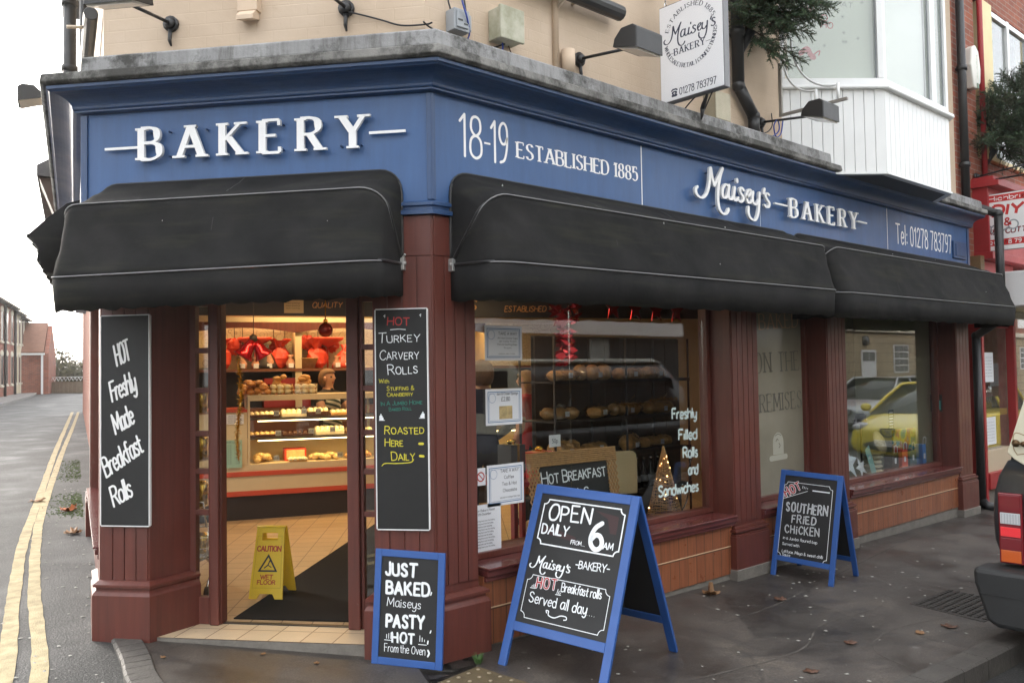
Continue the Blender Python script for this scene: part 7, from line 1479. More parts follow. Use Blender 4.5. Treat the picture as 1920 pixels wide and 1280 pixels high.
al = thing('alarm_box', 'white angular alarm box on the brick wall', 'alarm box', (8.62, .08, 5.2)); mb = MB(); prof = [(.08, 0), (.2, .10), (.22, .28), (.16, .50), (.06, .56), (-.06, .50), (-.1, .28), (-.02, .0)]; mb.prism([(8.50 + p[0], 5.12 + p[1]) for p in prof], .02, .119, ax='y'); mb.build('case', mat('alarm_white', (.66, .64, .58), .4), al, bevel=.015, fix=True); mb = MB(); mb.box(8.56, .012, 5.13, 8.62, .0195, 5.19); mb.build('strobe', mat('strobe_green', (.2, .26, .2), .4), al); k = Ink(wplane(MR, .0195)); k.text('ALARM', (8.60, 5.25), (8.60, 5.55), .03, .16); k.obj('lettering', mat('alarm_ink', (.25, .33, .18), .6), al)
# ------------------------------------------------------------------ small Christmas firs on the wall brackets
FIR = [mat('fir_dark', (.018, .040, .018), .7), mat('fir_mid', (.035, .070, .028), .7), mat('fir_light', (.065, .105, .045), .7)]
def fir(label, base, ax_, Ht, Rad, seed):
    base = Vector(base); ax_ = Vector(ax_).normalized(); a = thing('fir_tree', label, 'christmas tree', tuple(base), 'small firs on wall brackets'); rr = random.Random(seed); e1 = ax_.cross(Vector((1, .2, 0))).normalized(); e2 = ax_.cross(e1)
    mb = MB(); mb.tube([base, base + ax_ * Ht * .5, base + ax_ * Ht], [.035, .025, .006], 8); mb.build('trunk', BARK, a); mb = MB(); tw = MB()
    def needles(p0, p1, ln, n):
        d_ = (p1 - p0); dn = d_.normalized(); s1 = dn.cross(Vector((.3, .5, .8))).normalized(); s2 = dn.cross(s1)
        for i in range(n):
            f = (i + rr.random()) / n; p = p0 + d_ * f; an = rr.uniform(0, 2 * pi); o_ = s1 * cos(an) + s2 * sin(an); tip = p + (dn * rr.uniform(.5, .9) + o_).normalized() * ln * rr.uniform(.75, 1.15); e = dn.cross(o_) * .0036; mb.add([p - e, p + e, tip], [[0, 1, 2]], rr.choice((0, 0, 1, 1, 2)))
    nb_ = 120
    for b in range(nb_):
        t = .03 + .95 * (b / nb_) ** .85; an = b * 2.39996 + rr.uniform(-.5, .5); L_ = Rad * (1 - t) ** .65 * rr.uniform(.6, 1.15) + .08; p0 = base + ax_ * Ht * t; out = (e1 * cos(an) + e2 * sin(an)); d_ = (out * .9 + ax_ * rr.uniform(.1, .6) + Vector((0, 0, rr.uniform(-.35, .05)))).normalized(); p1 = p0 + d_ * L_ + Vector((0, 0, -.16 * L_)); tw.tube([p0, p1], [.006, .002], 4, cap=False); needles(p0.lerp(p1, .12), p1, .032, int(130 * L_))
        ns = int(11 * L_ / .4) + 3; s1 = d_.cross(Vector((.2, .1, 1))).normalized(); s2 = d_.cross(s1)
        for i in range(ns):
            f = .15 + .83 * (i + .5) / ns; q0 = p0.lerp(p1, f)
            for s_ in (0, pi):
                aa = s_ + rr.uniform(-.9, .9); l2 = L_ * .46 * (1.1 - f) * rr.uniform(.6, 1.25) + .045; q1 = q0 + ((s1 * cos(aa) + s2 * sin(aa)) * .8 + d_ * .75 + Vector((0, 0, rr.uniform(-.45, .05)))).normalized() * l2; tw.tube([q0, q1], [.003, .0015], 3, cap=False); needles(q0, q1, .030, int(170 * l2) + 4)
    mb.build('needles', FIR, a); tw.build('twigs', BARK, a); return a
fir('dark green fir on the cream wall between the hanging sign and the bay', (3.42, .10, 4.48), (.10, -.62, .78), 1.4, .50, 1)
fir('dark green fir on the red brick wall over the hardware shop', (9.05, .10, 4.40), (.10, -.60, .78), 1.4, .70, 2)
for x, z, lb_ in ((3.42, 4.48, 'dark socket holding the fir beside the hanging sign'), (9.05, 4.36, 'dark socket holding the fir over the hardware shop')):
    t = thing('tree_bracket', lb_, 'bracket', (x, .1, z)); mb = MB(); mb.tube([(x - .02, .12, z - .12), (x, .0, z + .06)], [.035, .04], 12); mb.build('socket', BLACKM, t)
lf = thing('star_light_frame', 'white metal bracket with curved arms for a festive light, under the fir', 'light bracket', (3.85, .1, 3.9)); STEEL = mat('bracket_steel', (.30, .28, .25), .5, .3); mb = MB(); mb.box(3.84, -.02, 3.885, 3.865, .01, 4.35); mb.box(3.84, -.62, 3.87, 3.865, .01, 3.895); mb.build('angle_frame', STEEL, lf, bevel=.002); mb = MB()
for y0, r_ in ((-.34, .30), (-.54, .42)): mb.tube([(3.852, y0 + r_ * sin(t), 4.02 + r_ * 1.2 * (1 - cos(t))) for t in lin(0, pi * .5, 10)], .010, 7)
for y in (-.34, -.54): mb.tube([(3.852, y, 3.89), (3.852, y, 4.03)], .014, 8)
mb.build('curved_tube', PVC, lf)
# ------------------------------------------------------------------ side street: neighbours, terrace, trees
wing = thing('side_house', 'brown brick house further down the side street with deep eaves', 'house', tuple(L0 + LD * 12)); mb = MB(ML); mb.box(-30, .24, 0, -7.61, 7, 4.7); mb.build('wall', MATS['red_brick'], wing); mb = MB(ML); mb.prism([(-.55, 4.70), (-.55, 4.86), (3.5, 7.4), (7.2, 4.8), (7.2, 4.7)], -30, -8.6, ax='x'); mb.build('roof', MATS['slate'], wing); mb = MB(ML); mb.prism([(.02, 4.69), (-.52, 4.69), (-.30, 4.1), (.02, 3.9)], -9.4, -8.7, ax='x'); mb.build('eaves_bracket', mat('dark_brown', (.06, .035, .025), .6), wing)
for i, (x, y, h, lb_) in enumerate(((7.45, 34.0, 2.0, 'thin grey signpost farthest along the side street'), (4.25, 22.0, 1.9, 'grey railing post along the side street'), (1.98, 13.2, 1.75, 'grey post by the mossy wall of the side street'))):
    t = thing('street_post', lb_, 'post', (x, y, road_z(x, y))); mb = MB(); z = road_z(x, y); mb.tube([(x, y, z), (x, y, z + h)], .028, 8); mb.tube([(x, y, z), (x, y, z + .1)], .05, 8); mb.build('post', GREYP, t)
    if i == 1: mb = MB(); mb.tube([(x, y, z + 1.1), (x + .8, y + 3, z + 1.15)], .03, 6); mb.tube([(x, y, z + .6), (x + .8, y + 3, z + .65)], .03, 6); mb.build('rail', GREYP, t)
HD = Vector((3.51, 10.7, 0)).normalized(); HI = Vector((-HD.y, HD.x, 0))
def house(name, label, A, ln, wallm, trim, z0, eav=5.15, dw=7., n=2, drain=True, roofm=None):
    A = Vector(A); M = Matrix(((HD.x, HI.x, 0, A.x), (HD.y, HI.y, 0, A.y), (0, 0, 1, z0), (0, 0, 0, 1))); a = thing(name, label, 'house', (A.x, A.y, z0), 'terraced houses of the side street'); mb = MB(M); mb.box(0, 0, -.4, ln, dw, eav); mb.build('wall', wallm, a)
    mb = MB(M); mb.prism([(-.3, eav + .001), (-.3, eav + .12), (dw / 2, eav + 2.5), (dw + .3, eav + .12), (dw + .3, eav + .001)], 0.01, ln - .01, ax='x'); rf_ = mb.build('roof', roofm or MATS['slate'], a); mb = MB(M); mb.box(ln - .9, dw / 2 - .9, eav + 1.6, ln - .3, dw / 2 + .5, eav + 3.3); mb.box(ln - .96, dw / 2 - .96, eav + 3.3005, ln - .24, dw / 2 + .56, eav + 3.42); mb.tube([(ln - .6, dw / 2 - .5, eav + 3.42), (ln - .6, dw / 2 - .5, eav + 3.8)], .13, 10); mb.tube([(ln - .6, dw / 2 + .1, eav + 3.42), (ln - .6, dw / 2 + .1, eav + 3.8)], .13, 10); mb.build('chimney', MATS['red_brick'], rf_); mb = MB(M); mb.tube([(0, -.32, eav + .05), (ln, -.32, eav + .05)], .07, 8); mb.build('gutter', mat('gutter_grey', (.20, .18, .16), .6), a)
    for i in range(n):
        x = ln * (i + .5) / n
        for zz, hh in ((.75, 1.65), (3.15, 1.65)):
            mb = MB(M); mb.box(x - .4, -.03, zz, x + .4, .06, zz + hh); w_ = mb.build('window', mat('sash_pale', (.40, .36, .30), .6), a); mb = MB(M); mb.box(x - .33, -.04, zz + .06, x + .33, -.031, zz + hh - .06); mb.build('pane', mat('house_pane', (.13, .12, .11), .2), w_); mb = MB(M); mb.prism([(x - .5, zz + hh + .001), (x + .5, zz + hh + .001), (x + .5, zz + hh + .14), (x, zz + hh + .28), (x - .5, zz + hh + .14)], -.05, .02, ax='y'); mb.box(x - .5, -.08, zz - .10, x + .5, .02, zz - .001); mb.build('lintel_and_sill', trim, w_)
    if drain: mb = MB(M); mb.tube([(ln - .15, -.09, -.3), (ln - .15, -.09, eav)], .07, 8); mb.build('drainpipe', DARKL, a)
    return a
TRIM = mat('pale_stone', (.55, .50, .40), .8); P0 = Vector((7.213, 48.75, 0))
house('terraced_house', 'red brick terraced house at the left edge of the photo', tuple(P0 + HD * -4.2), 5.4, MATS['red_brick'], TRIM, .60, 5.2, n=3); house('terraced_house', 'narrow red brick house right of the dark drainpipe', tuple(P0 + HD * 1.21), 4.2, MATS['red_brick'], TRIM, .64, 5.15, n=2); house('terraced_house', 'beige rendered house in the middle of the terrace', tuple(P0 + HD * 5.42), 3.2, mat('beige_render', (.50, .42, .29), .8, var=.08), TRIM, .68, 4.95, n=2, drain=False); house('terraced_house', 'white rendered house at the far end of the terrace', tuple(P0 + HD * 8.63), 2.9, mat('white_render', (.66, .62, .52), .8, var=.06), TRIM, .72, 4.75, n=2); house('terraced_house', 'red brick house nearer the camera, beyond the left edge', tuple(P0 + HD * -12), 7.7, MATS['red_brick'], TRIM, .52, 5.2, n=3)
gh = thing('outbuilding', 'small brick building with a tiled roof closing the side street', 'outbuilding', (9.5, 58, .7)); mb = MB(); G = Vector((11.45, 56.75, .70)); gx = Vector((-.944, .33, 0)).normalized(); gy = Vector((.33, .944, 0)).normalized(); M = Matrix(((gx.x, gy.x, 0, G.x), (gx.y, gy.y, 0, G.y), (0, 0, 1, .70), (0, 0, 0, 1))); mb = MB(M)
mb.box(0, 0, -.4, 7, 4.2, 2.62); mb.prism([(0.001, 2.6205), (4.199, 2.6205), (2.1, 4.5)], .01, .25, ax='x'); mb.build('wall', MATS['red_brick'], gh, fix=True); mb = MB(M); mb.prism([(-.2, 2.63), (-.2, 2.70), (2.1, 4.70), (4.4, 2.70), (4.4, 2.63), (2.1, 4.55)], .26, 7.2, ax='x'); mb.build('roof', mat('brown_tile', (.20, .095, .06), .8, var=.2, vscale=3, stretch=(1, 1, 6)), gh, fix=True); mb = MB(M); mb.box(.2, -.22, 2.50, 7, -.12, 2.62); mb.box(.30, -.12, -.3, .42, -.02, 2.5); mb.build('gutter', PVC, gh); mb = MB(M); mb.box(2.9, -.0, 3.05, 3.2, .25, 3.3); mb.box(3.05, .2, 3.5, 3.35, .55, 3.75); mb.build('vent_tile', PVC, gh); mb = MB(M); mb.box(2.2, -.12, -.3, 2.9, -.01, .9); mb.build('meter_box', mat('beige_box', (.42, .38, .28), .6), gh)
fn = thing('fence', 'wooden fence with a pale zigzag trellis across the end of the street', 'fence', (12.4, 57.4, .7)); FA = Vector((11.8, 58.6, .70)); FB = Vector((15.6, 54.4, .68)); fd = (FB - FA).normalized(); fl = (FB - FA).length; M = Matrix(((fd.x, -fd.y, 0, FA.x), (fd.y, fd.x, 0, FA.y), (0, 0, 1, .69), (0, 0, 0, 1))); mb = MB(M)
for i in range(int(fl / .3)): mb.box(i * .3, 0, -.2, i * .3 + .285, .05, .78)
mb.build('panel', mat('fence_wood', (.20, .15, .10), .8, var=.2), fn); mb = MB(M)
for i in range(int(fl / .26)): mb.tube([(i * .26, .02, .82), (i * .26 + .13, .02, 1.06), (i * .26 + .26, .02, .82)], .022, 5)
mb.tube([(0, .02, 1.08), (fl, .02, 1.08)], .02, 5); mb.build('trellis', PVC, fn)
def bush(name, label, c, r, h, n, seed, m, sz=.22, kind=None, grp='trees beyond the fence'):
    rr = random.Random(seed); mb = MB(); a = thing(name, label, 'tree', tuple(c), grp); c = Vector(c)
    cl_ = [(Vector((rr.uniform(-.75, .75) * r, rr.uniform(-.6, .6) * r, h * rr.uniform(.12, .85))), rr.uniform(.25, .45) * r) for _ in range(16)]
    for i in range(n):
        q, cr_ = rr.choice(cl_); d_ = Vector((rr.gauss(0, 1), rr.gauss(0, 1), rr.gauss(0, 1))).normalized(); p = c + q + d_ * cr_ * rr.uniform(.6, 1.05) ** .6
        e1 = Vector((rr.gauss(0, 1), rr.gauss(0, 1), rr.gauss(0, 1))).normalized(); e2 = e1.cross(d_ + Vector((.01, 0, 0))).normalized(); s_ = sz * rr.uniform(.5, 1.2); mb.add([p - e1 * s_, p + e2 * s_ * .5, p + e1 * s_, p - e2 * s_ * .5], [[0, 1, 2, 3]], rr.choice((0, 0, 1)))
    mb.build('crown', m, a); mb = MB(); mb.tube([c + Vector((0, 0, -.3)), c + Vector((0, 0, h * .6))], [.12, .05], 6)
    for j in range(5): an = j * 1.3; mb.tube([c + Vector((0, 0, h * .25)), c + Vector((cos(an) * r * .5, sin(an) * r * .5, h * .75))], [.06, .015], 5)
    mb.build('trunk', BARK, a); return a
BM = [mat('winter_scrub', (.085, .075, .040), .9), mat('winter_scrub_light', (.13, .12, .06), .9)]; BM2 = [mat('ivy_dark', (.035, .055, .02), .8), mat('ivy_light', (.06, .085, .03), .8)]
for i, (x, y, r, h, m, lb_) in enumerate(((12.6, 66, 2.6, 2.6, BM, 'low winter scrub beyond the left end of the trellis fence'), (16.4, 66, 2.6, 2.9, BM, 'brown winter scrub beyond the middle of the trellis fence'), (19.6, 64, 2.4, 3.4, BM2, 'green scrub beyond the right end of the trellis fence'), (18.3, 58, 1.6, 3.9, BM2, 'taller bush near the right end of the trellis fence'), (9.0, 70, 3.5, 2.2, BM, 'scrub behind the small brick building'), (24, 62, 3, 3.6, BM, 'scrub far to the right behind the side street wall'))): bush('scrub_tree', lb_, (x, y, .7), r, h, 2600, 40 + i, m, .20)
t = thing('overhead_wire', 'thin overhead wires crossing the pale sky of the side street', 'overhead wire', tuple(L0 + LD * 11 + Vector((0, 0, 4.6)))); mb = MB(); pA = L0 + LD * 10.5 - LI * .1 + Vector((0, 0, 4.75))
for q in (P0 + HD * -4 + Vector((0, 0, 5.7)), P0 + HD * -9 + Vector((0, 0, 5.6)), P0 + HD * 3 + Vector((0, 0, 5.6)), P0 + HD * -15 + Vector((0, 0, 5.8)), P0 + HD * 8 + Vector((0, 0, 5.4))):
    mb.tube([pA.lerp(q, f) + Vector((0, 0, -1.0 * f * (1 - f))) for f in lin(0, 1, 10)], .010, 4)
mb.build('wire', GREYP, t)
# ------------------------------------------------------------------ across the street (seen only in the shop windows) 
ob_ = thing('stone_building', 'stone fronted building across the street with red brick above', 'building', (40, -11.4, 0)); M = Matrix(((-1, 0, 0, 0), (0, -1, 0, -11.3), (0, 0, 1, -.1), (0, 0, 0, 1))); DPN = mat('dark_pane', (.07, .07, .07), .15)
mb = MB(M); mb.box(-75, .0, 0, -24, 8, 3.1); mb.build('stone_wall', MATS['ashlar_stone'], ob_); mb = MB(M); mb.box(-75, .05, 3.31, -24, 8, 8); mb.build('brick_wall', MATS['red_brick'], ob_); mb = MB(M); mb.box(-75, -.15, 3.1005, -24, .3, 3.309); mb.build('string_course', mat('pale_stone', (.55, .50, .40), .8), ob_)
for x in (26.6, 32.8, 36.2, 39.6, 43, 47, 52, 58):
    mb = MB(M); mb.box(-x - .69, -.02, 1.45, -x + .69, .1, 2.6); w_ = mb.build('window', PVC, ob_); mb = MB(M)
    for i in range(3):
        for j in range(4): mb.box(-x - .61 + i * .42, -.028, 1.51 + j * .27 + .02 * (j > 1), -x - .61 + i * .42 + .38, -.021, 1.51 + j * .27 + .23 + .02 * (j > 1))
    mb.build('pane', DPN, w_); mb = MB(M); mb.box(-x - .7, .03, 3.6, -x + .7, .1, 5.2); mb.build('window', PVC, ob_)
for x in (29.9, 45, 55): mb = MB(M); mb.box(-x - .6, -.03, .0, -x + .6, .1, 2.38); d_ = mb.build('door', PVC, ob_); mb = MB(M); mb.box(-x - .5, -.04, 1.95, -x - .03, -.031, 2.3); mb.box(-x + .03, -.04, 1.95, -x + .5, -.031, 2.3); mb.build('fanlight', DPN, d_)
mb = MB(M); mb.tube([(-29.6, -.12, 2.75), (-29.6, .0, 2.75)], .2, 16); mb.build('round_plaque', DPN, ob_)
for i, (x0, x1, h_, m_, lb_) in enumerate(((16.05, 24, 7.2, 'cream_painted_brick', 'pale painted building further along the main street'), (24.05, 34, 6.4, 'red_brick', 'low red brick building further along the main street'), (34.05, 46, 7.6, 'red_brick', 'tall red brick building at the far end of the main street'))):
    t = thing('street_building', lb_, 'building', (x0, .2, 0), 'buildings further along the main street'); mb = MB(); mb.box(x0, .1, -.6, x1, 8, h_); mb.build('wall', MATS[m_], t); mb = MB(); mb.prism([(-.2, h_ + .001), (-.2, h_ + .12), (4, h_ + 2.4), (8.2, h_ + .12), (8.2, h_ + .001)], x0 + .02, x1 - .02, ax='x'); mb.build('roof', MATS['slate'], t)
    for q in range(3):
        xc = x0 + (x1 - x0) * (q + .5) / 3; mb = MB(); mb.box(xc - .7, .07, 3.9, xc + .7, .2, 5.6); w_ = mb.build('window', PVC, t); mb = MB(); mb.box(xc - .6, .06, 4.0, xc + .6, .069, 5.5); mb.build('pane', DPN, w_); mb = MB(); mb.box(xc - 1.1, .06, .2, xc + 1.1, .2, 2.6); mb.build('shop_window', DPN, t)
ob2 = thing('shop_row', 'pale rendered shop row across the street with a white fascia', 'building', (10, -11.4, 0)); mb = MB(M); mb.box(-23.9, .0, 0, 14, 8, 7.5); mb.build('wall', mat('grey_render', (.42, .42, .39), .8, var=.1), ob2); mb = MB(M); mb.box(-23, -.3, 2.7, 13, -.002, 3.5); mb.build('white_fascia', PVC, ob2)
for i in range(8):
    mb = MB(M); mb.box(-22.5 + i * 4.3, -.02, .4, -19 + i * 4.3, .05, 2.6); mb.build('shop_window', DPN, ob2); mb = MB(M); mb.box(-22 + i * 4.3, -.02, 4.6, -20.6 + i * 4.3, .05, 6.3); mb.build('upper_window', PVC, ob2)
# ------------------------------------------------------------------ vehicles
TYRE = mat('tyre', (.016, .016, .016), .8); ALLOY = mat('alloy', (.4, .4, .42), .3, .8); CLEAR = mat('clear_lens', (.55, .56, .58), .08, coat=.5); PLASTD = mat('dark_plastic', (.018, .019, .020), .55, var=.15, vscale=6, bump=.1, bscale=60)
def wheel(par, c, r, w_, ax):
    ax = Vector(ax).normalized(); M = Matrix.Translation(c) @ ax.to_track_quat('Z', 'Y').to_matrix().to_4x4(); mb = MB(M); mb.lathe([(r * .62, -w_ / 2), (r * .93, -w_ / 2), (r, -w_ * .36), (r, w_ * .36), (r * .93, w_ / 2), (r * .62, w_ / 2)], 28); wh = mb.build('wheel', TYRE, par); mb = MB(M); mb.lathe([(r * .62, -w_ * .42), (r * .62, w_ * .40), (r * .5, w_ * .44), (r * .12, w_ * .38)], 24); mb.build('rim', ALLOY, wh)
def hatch(name, label, loc, ang, paint, plate, ln=3.95, wd=.86):
    """small hatchback, nose at the origin pointing along +x of its own frame, body behind it"""
    M = Matrix.Translation(loc) @ Matrix.Rotation(ang, 4, 'Z'); a = thing(name, label, 'car', tuple(loc))
    st = [(-.0, .62, .36, .70, .62), (-.06, .78, .24, .74, .74), (-.25, .86, .20, .82, .80), (-.65, .87, .20, .93, .84), (-1.05, .87, .20, 1.02, .86), (-1.6, .87, .20, 1.00, .87), (-2.6, .87, .20, 1.01, .87), (-3.4, .86, .22, 1.03, .84), (-3.85, .80, .30, 1.0, .76), (-3.95, .72, .42, .9, .7)]
    rings = []
    for x, w_, zb, zt, wt in st: rings.append([(x, -w_ * .9, zb), (x, -w_, zb + .15), (x, -w_, (zb + zt) / 2), (x, -wt, zt - .06), (x, -wt * .86, zt), (x, 0, zt + .035), (x, wt * .86, zt), (x, wt, zt - .06), (x, w_, (zb + zt) / 2), (x, w_, zb + .15), (x, w_ * .9, zb), (x, 0, zb)])
    mb = MB(M); mb.loft(rings); b = mb.build('body', paint, a, fix=True); s_ = b.modifiers.new('sub', 'SUBSURF'); s_.levels = 1; s_.render_levels = 2
    g = [(-.80, .76, .97, .02), (-1.75, .62, 1.02, .50), (-2.8, .62, 1.02, .50), (-3.55, .64, 1.02, .38), (-3.86, .70, 1.0, .03)]
    mb = MB(M); rings = [[(x + .0, -.80 if h > .1 else -w_, z - .03), (x, -w_ - .02 if h > .1 else -w_, z + h * .55), (x, -w_ + .03, z + h - .03), (x, 0, z + h), (x, w_ - .03, z + h - .03), (x, w_ + .02 if h > .1 else w_, z + h * .55), (x, .80 if h > .1 else w_, z - .03)] for x, w_, z, h in g]; mb.loft(rings); gh_ = mb.build('windows', mat('car_window', (.02, .022, .024), .06), a, fix=True)
    mb = MB(M); mb.loft([[(-1.72, -.60, 1.515), (-1.72, 0, 1.545), (-1.72, .60, 1.515)], [(-2.3, -.62, 1.53), (-2.3, 0, 1.56), (-2.3, .62, 1.53)], [(-2.9, -.62, 1.525), (-2.9, 0, 1.55), (-2.9, .62, 1.525)], [(-3.6, -.62, 1.40), (-3.6, 0, 1.43), (-3.6, .62, 1.40)]], 0, False, False)
    for s_ in (-1, 1):
        mb.tube([(-.85, s_ * .78, .98), (-1.3, s_ * .70, 1.27), (-1.74, s_ * .605, 1.515)], .035, 8); mb.tube([(-1.74, s_ * .605, 1.515), (-2.8, s_ * .62, 1.53), (-3.58, s_ * .63, 1.41), (-3.88, s_ * .72, 1.02)], .035, 8); mb.tube([(-2.45, s_ * .80, 1.0), (-2.40, s_ * .635, 1.53)], .03, 8)
    mb.build('roof', paint, a)
    for s_ in (-1, 1):
        mb = MB(M); mb.blob((-.22, s_ * .62, .74), (.20, .17, .095), 14, 10); h_ = mb.build('headlight', CLEAR, a); mb = MB(M); mb.blob((-.10, s_ * .60, .74), (.06, .06, .06), 12, 8); mb.build('reflector', CHROME, h_)
        mb = MB(M); mb.blob((-1.0, s_ * .96, 1.08), (.07, .11, .08), 12, 8); mb.build('mirror', paint, a)
    mb = MB(M); mb.blob((-.03, 0, .43), (.05, .52, .11), 20, 10); mb.build('grille', PLASTD, a); mb = MB(M); mb.box(.0, -.26, .42, .025, .26, .53); pl = mb.build('number_plate', PVC, a); P_ = M @ Matrix(((0, 0, 1, .025), (1, 0, 0, 0), (0, 1, 0, 0), (0, 0, 0, 1))); k = Ink(P_); k.text(plate, (-.235, .44), (.235, .44), .075, .16, 'bold'); k.obj('plate_lettering', INK, pl)
    P_ = M @ Matrix(((0, 0, 1, .01), (1, 0, 0, 0), (0, 1, 0, .685), (0, 0, 0, 1))); k = Ink(P_, .0, .02); k.ribbon(cat_rom([(-.13, .05), (-.10, -.05), (0, -.09), (.10, -.05), (.13, .05)]), .03, 1); k.ribbon([(-.13, .055), (.13, .055)], .02, 1); k.line([(-.05, .025), (-.015, .0), (.03, .02), (.045, .035)], .018); k.line([(-.015, 0), (-.04, -.04)], .016); k.line([(.005, .005), (.02, -.05)], .016); k.line([(.025, .015), (.06, -.005)], .014); k.obj('badge', [CHROME, PLASTD], a)
    for x in (-.72, -3.15):
        for s_ in (-1, 1): wheel(a, tuple(M @ Vector((x, s_ * .74, .30))), .30, .19, M.to_3x3() @ Vector((0, s_, 0)))
    return a
YC = mat('yellow_car_paint', (.82, .66, .06), .25, coat=.7); SC_ = mat('silver_car_paint', (.36, .38, .40), .3, .4, coat=.6)
hatch('parked_car', 'yellow hatchback nose on across the kerb, seen reflected in the display window', (12.55, -2.65, -.24), radians(183), YC, 'KN55 YGK'); hatch('parked_car', 'silver car across the street, seen reflected behind the yellow one', (18.0, -6.2, -.2), radians(178), SC_, 'WR04 HJT')
# dark estate car at the kerb: its rear corner shows at the right edge of the photo
X0 = 3.04; YN = -1.905; WD = 1.86; ZG = -.22
dk = thing('parked_car', 'dark grey estate car with a cream tailgate at the right edge', 'car', (X0 + 2.2, YN - WD / 2, ZG)); YM = YN - WD / 2; GREYC = mat('dark_car_paint', (.022, .025, .029), .38, var=.08, vscale=2, coat=.4)
def ringv(x, k_, top=1.03, dz=0.):
    prof = [(-.04, .38), (0.005, .52), (.012, .66), (0.0, .82), (-.03, .93), (-.085, 1.03)]; r_ = [(x, YM + (WD / 2 + o) * k_, z + dz) for o, z in prof]; l_ = [(x, YM - (WD / 2 + o) * k_, z + dz) for o, z in prof]; return r_ + [(x, YM, 1.035 + dz)] + l_[::-1] + [(x, YM, .36 + dz)]
mb = MB(); mb.loft([ringv(X0 + .0, .965), ringv(X0 + .04, .992), ringv(X0 + .12, 1.), ringv(X0 + 1.4, 1.), ringv(X0 + 2.9, 1.), ringv(X0 + 3.9, .98, dz=-.04), ringv(X0 + 4.3, .93, dz=-.10), ringv(X0 + 4.42, .86, dz=-.16)]); mb.build('body', GREYC, dk, fix=True); mb = MB(); mb.box(X0 - .004, YM - .72, .40, X0 + .002, YM + .72, .405); mb.box(X0 - .004, YM + .715, .405, X0 + .002, YM + .72, .97); mb.build('panel_gap', BLACKM, dk)
CREAMCAR = mat('cream_car_paint', (.66, .62, .48), .35, var=.05, vscale=3, coat=.3)
up_ = lambda x, kk: [(x, YM + (WD / 2 - .09) * kk, 1.028), (x, YM + (WD / 2 - .13) * kk, 1.25), (x, YM + (WD / 2 - .22) * kk, 1.55), (x, YM + (WD / 2 - .34) * kk, 1.72), (x, YM + (WD / 2 - .5) * kk, 1.76), (x, YM - (WD / 2 - .5) * kk, 1.76), (x, YM - (WD / 2 - .34) * kk, 1.72), (x, YM - (WD / 2 - .22) * kk, 1.55), (x, YM - (WD / 2 - .13) * kk, 1.25), (x, YM - (WD / 2 - .09) * kk, 1.028)]
mb = MB(); mb.loft([up_(X0 + .06, .985), up_(X0 + .16, 1.0), up_(X0 + 2.4, 1.0), [(p[0] + (.75 if p[2] < 1.1 else .35 if p[2] < 1.5 else 0), p[1], min(p[2], 1.76)) for p in up_(X0 + 2.5, .99)]]); mb.build('cabin', GREYC, dk, fix=True)
mb = MB(); mb.loft([[(x, YM + sy * (WD / 2 - .33), 1.735), (x, YM + sy * (WD / 2 - .5), 1.785), (x, YM - sy * (WD / 2 - .5), 1.785), (x, YM - sy * (WD / 2 - .33), 1.735)] for x, sy in ((X0 + .05, 1), (X0 + .2, 1), (X0 + 2.5, 1))]); mb.build('roof', CREAMCAR, dk, fix=True)
# cream tailgate with a rounded lower corner
tg = [(YN - .105, 1.085), (YN - .145, 1.045), (YN - .20, 1.012), (YN - .30, .985), (YM, .97)]; rgt = [(2 * YM - y, z) for y, z in tg[-2::-1]]; tp_ = [(2 * YM - (YN - .275), 1.62), (2 * YM - (YN - .40), 1.74), (YN - .40, 1.74), (YN - .275, 1.62)]
mb = MB(); mb.prism(tg + rgt + tp_, X0 - .012, X0 + .07, ax='x'); tgo = mb.build('tailgate', CREAMCAR, dk, bevel=.008, fix=True)
mb = MB(); mb.box(X0 - .016, YM - .52, 1.2, X0 - .0125, YM + .52, 1.66); mb.build('rear_window', mat('car_window', (.02, .022, .024), .06), tgo)
mb = MB(); mb.tube([(X0 - .013, YN - .175, 1.15), (X0 - .045, YN - .175, 1.15)], .012, 10); mb.blob((X0 - .05, YN - .17, 1.15), (.012, .024, .024), 10, 8); mb.blob((X0 - .05, YN - .215, 1.147), (.012, .018, .018), 10, 8); mb.tube([(X0 - .05, YN - .17, 1.15), (X0 - .05, YN - .215, 1.147)], .008, 6); mb.build('tailgate_latch', mat('bronze', (.10, .06, .03), .35, .8), tgo)
P_ = Matrix(((0, 0, -1, X0 - .0125), (-1, 0, 0, YN), (0, 1, 0, 0), (0, 0, 0, 1))); k = Ink(P_); k.line(cat_rom([(.165, 1.075), (.145, 1.12), (.155, 1.21), (.235, 1.19)]), .006, 0); k.line([(.165, 1.075), (.235, 1.09)], .006); k.obj('worn_sticker', mat('sticker_edge', (.30, .2, .1), .6), tgo)
mb = MB(); B_ = [(YN + .075, .36), (YN + .07, .26), (YN + .0, .03), (YN - .06, .0), (2 * YM - YN + .06, .0), (2 * YM - YN - .0, .03), (2 * YM - YN - .07, .26), (2 * YM - YN - .075, .36)]; mb.prism(B_, X0 - .16, X0 + .08, ax='x'); mb.box(X0 + .081, YN - .2, .05, X0 + .6, YN + .06, .34); mb.build('rear_bumper', PLASTD, dk, bevel=.03, fix=True); mb = MB(); mb.box(X0 - .164, YM - WD / 2 - .02, .20, X0 - .1605, YN + .03, .206); mb.build('bumper_groove', BLACKM, dk)
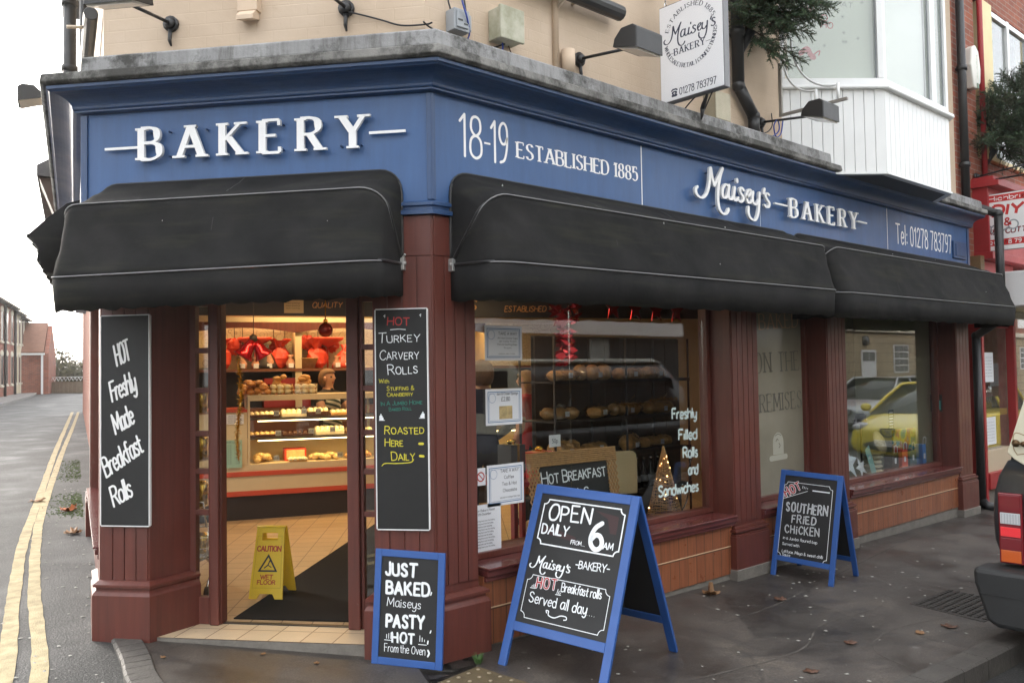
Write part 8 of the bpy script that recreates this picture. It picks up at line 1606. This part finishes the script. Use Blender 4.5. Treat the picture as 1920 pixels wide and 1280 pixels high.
def rear_lamp(y0, y1):
    mb = MB(); mb.box(X0 - .026, y0, .385, X0 + .03, y1, .83); lp_ = mb.build('rear_lamp', mat('lamp_dark_red', (.16, .006, .012), .25, coat=.5), dk, bevel=.008); e = .012; ya, yb = min(y0, y1) + e, max(y0, y1) - e
    for nm_, z0, z1, m in (('red_lens', .715, .815, mat('red_lens', (.17, .008, .014), .12, coat=.6)), ('clear_lens', .635, .705, CLEAR), ('reflector', .555, .615, mat('red_reflector', (.85, .04, .05), .3)), ('brake_lens', .475, .545, mat('red_lens', (.17, .008, .014), .12, coat=.6)), ('indicator', .395, .47, mat('orange_lens', (.55, .10, .012), .12, coat=.6))):
        mb = MB(); mb.box(X0 - .031, ya, z0, X0 - .0262, yb, z1); mb.build(nm_, m, lp_, bevel=.002)
    mb = MB()
    for j in range(7): mb.box(X0 - .0325, ya + .004 + j * (yb - ya) / 7, .64, X0 - .0312, ya + .008 + j * (yb - ya) / 7, .70)
    mb.build('lens_rib', GREYP, lp_)
rear_lamp(YN - .185, YN - .045); rear_lamp(2 * YM - YN + .045, 2 * YM - YN + .185)
for sy, yy in ((1, YN), (-1, 2 * YM - YN)):
    for x0, x1 in ((.35, 1.1), (1.2, 1.95), (2.05, 2.55)):
        s1 = sy; mb = MB(); ya, yb = yy - s1 * .135, yy - s1 * .215; mb.add([(X0 + x0, ya + s1 * .006, 1.13), (X0 + x1, ya + s1 * .006, 1.13), (X0 + x1 - .04, yb + s1 * .006, 1.55), (X0 + x0 + .02, yb + s1 * .006, 1.55), (X0 + x0, ya - s1 * .004, 1.13), (X0 + x1, ya - s1 * .004, 1.13), (X0 + x1 - .04, yb - s1 * .004, 1.55), (X0 + x0 + .02, yb - s1 * .004, 1.55)], [[0, 1, 2, 3], [7, 6, 5, 4], [0, 4, 5, 1], [1, 5, 6, 2], [2, 6, 7, 3], [3, 7, 4, 0]]); mb.build('side_window', MATS['car_window'], dk, fix=True)
    for x in (X0 + .95, X0 + 3.5): wheel(dk, (x, yy - sy * .10, ZG + .36), .36, .22, (0, sy, 0))
# haze volume added for the sun glare: closed box round the whole scene
hz = bpy.data.materials.new('haze'); hz.use_nodes = True; t = hz.node_tree; t.nodes.clear(); pv = t.nodes.new('ShaderNodeVolumePrincipled'); pv.inputs['Color'].default_value = (.92, .92, .90, 1); pv.inputs['Density'].default_value = .0009; pv.inputs['Anisotropy'].default_value = .55
mo = t.nodes.new('ShaderNodeOutputMaterial'); t.links.new(pv.outputs[0], mo.inputs['Volume'])
mb = MB(); mb.box(-210, -210, -2.2, 210, 340, 14); tag(mb.build('haze', hz), 'thin pale haze volume, added for sun glare', 'haze', kind='stuff')
for o in bpy.data.objects:
    if '_loc' in o: del o['_loc']
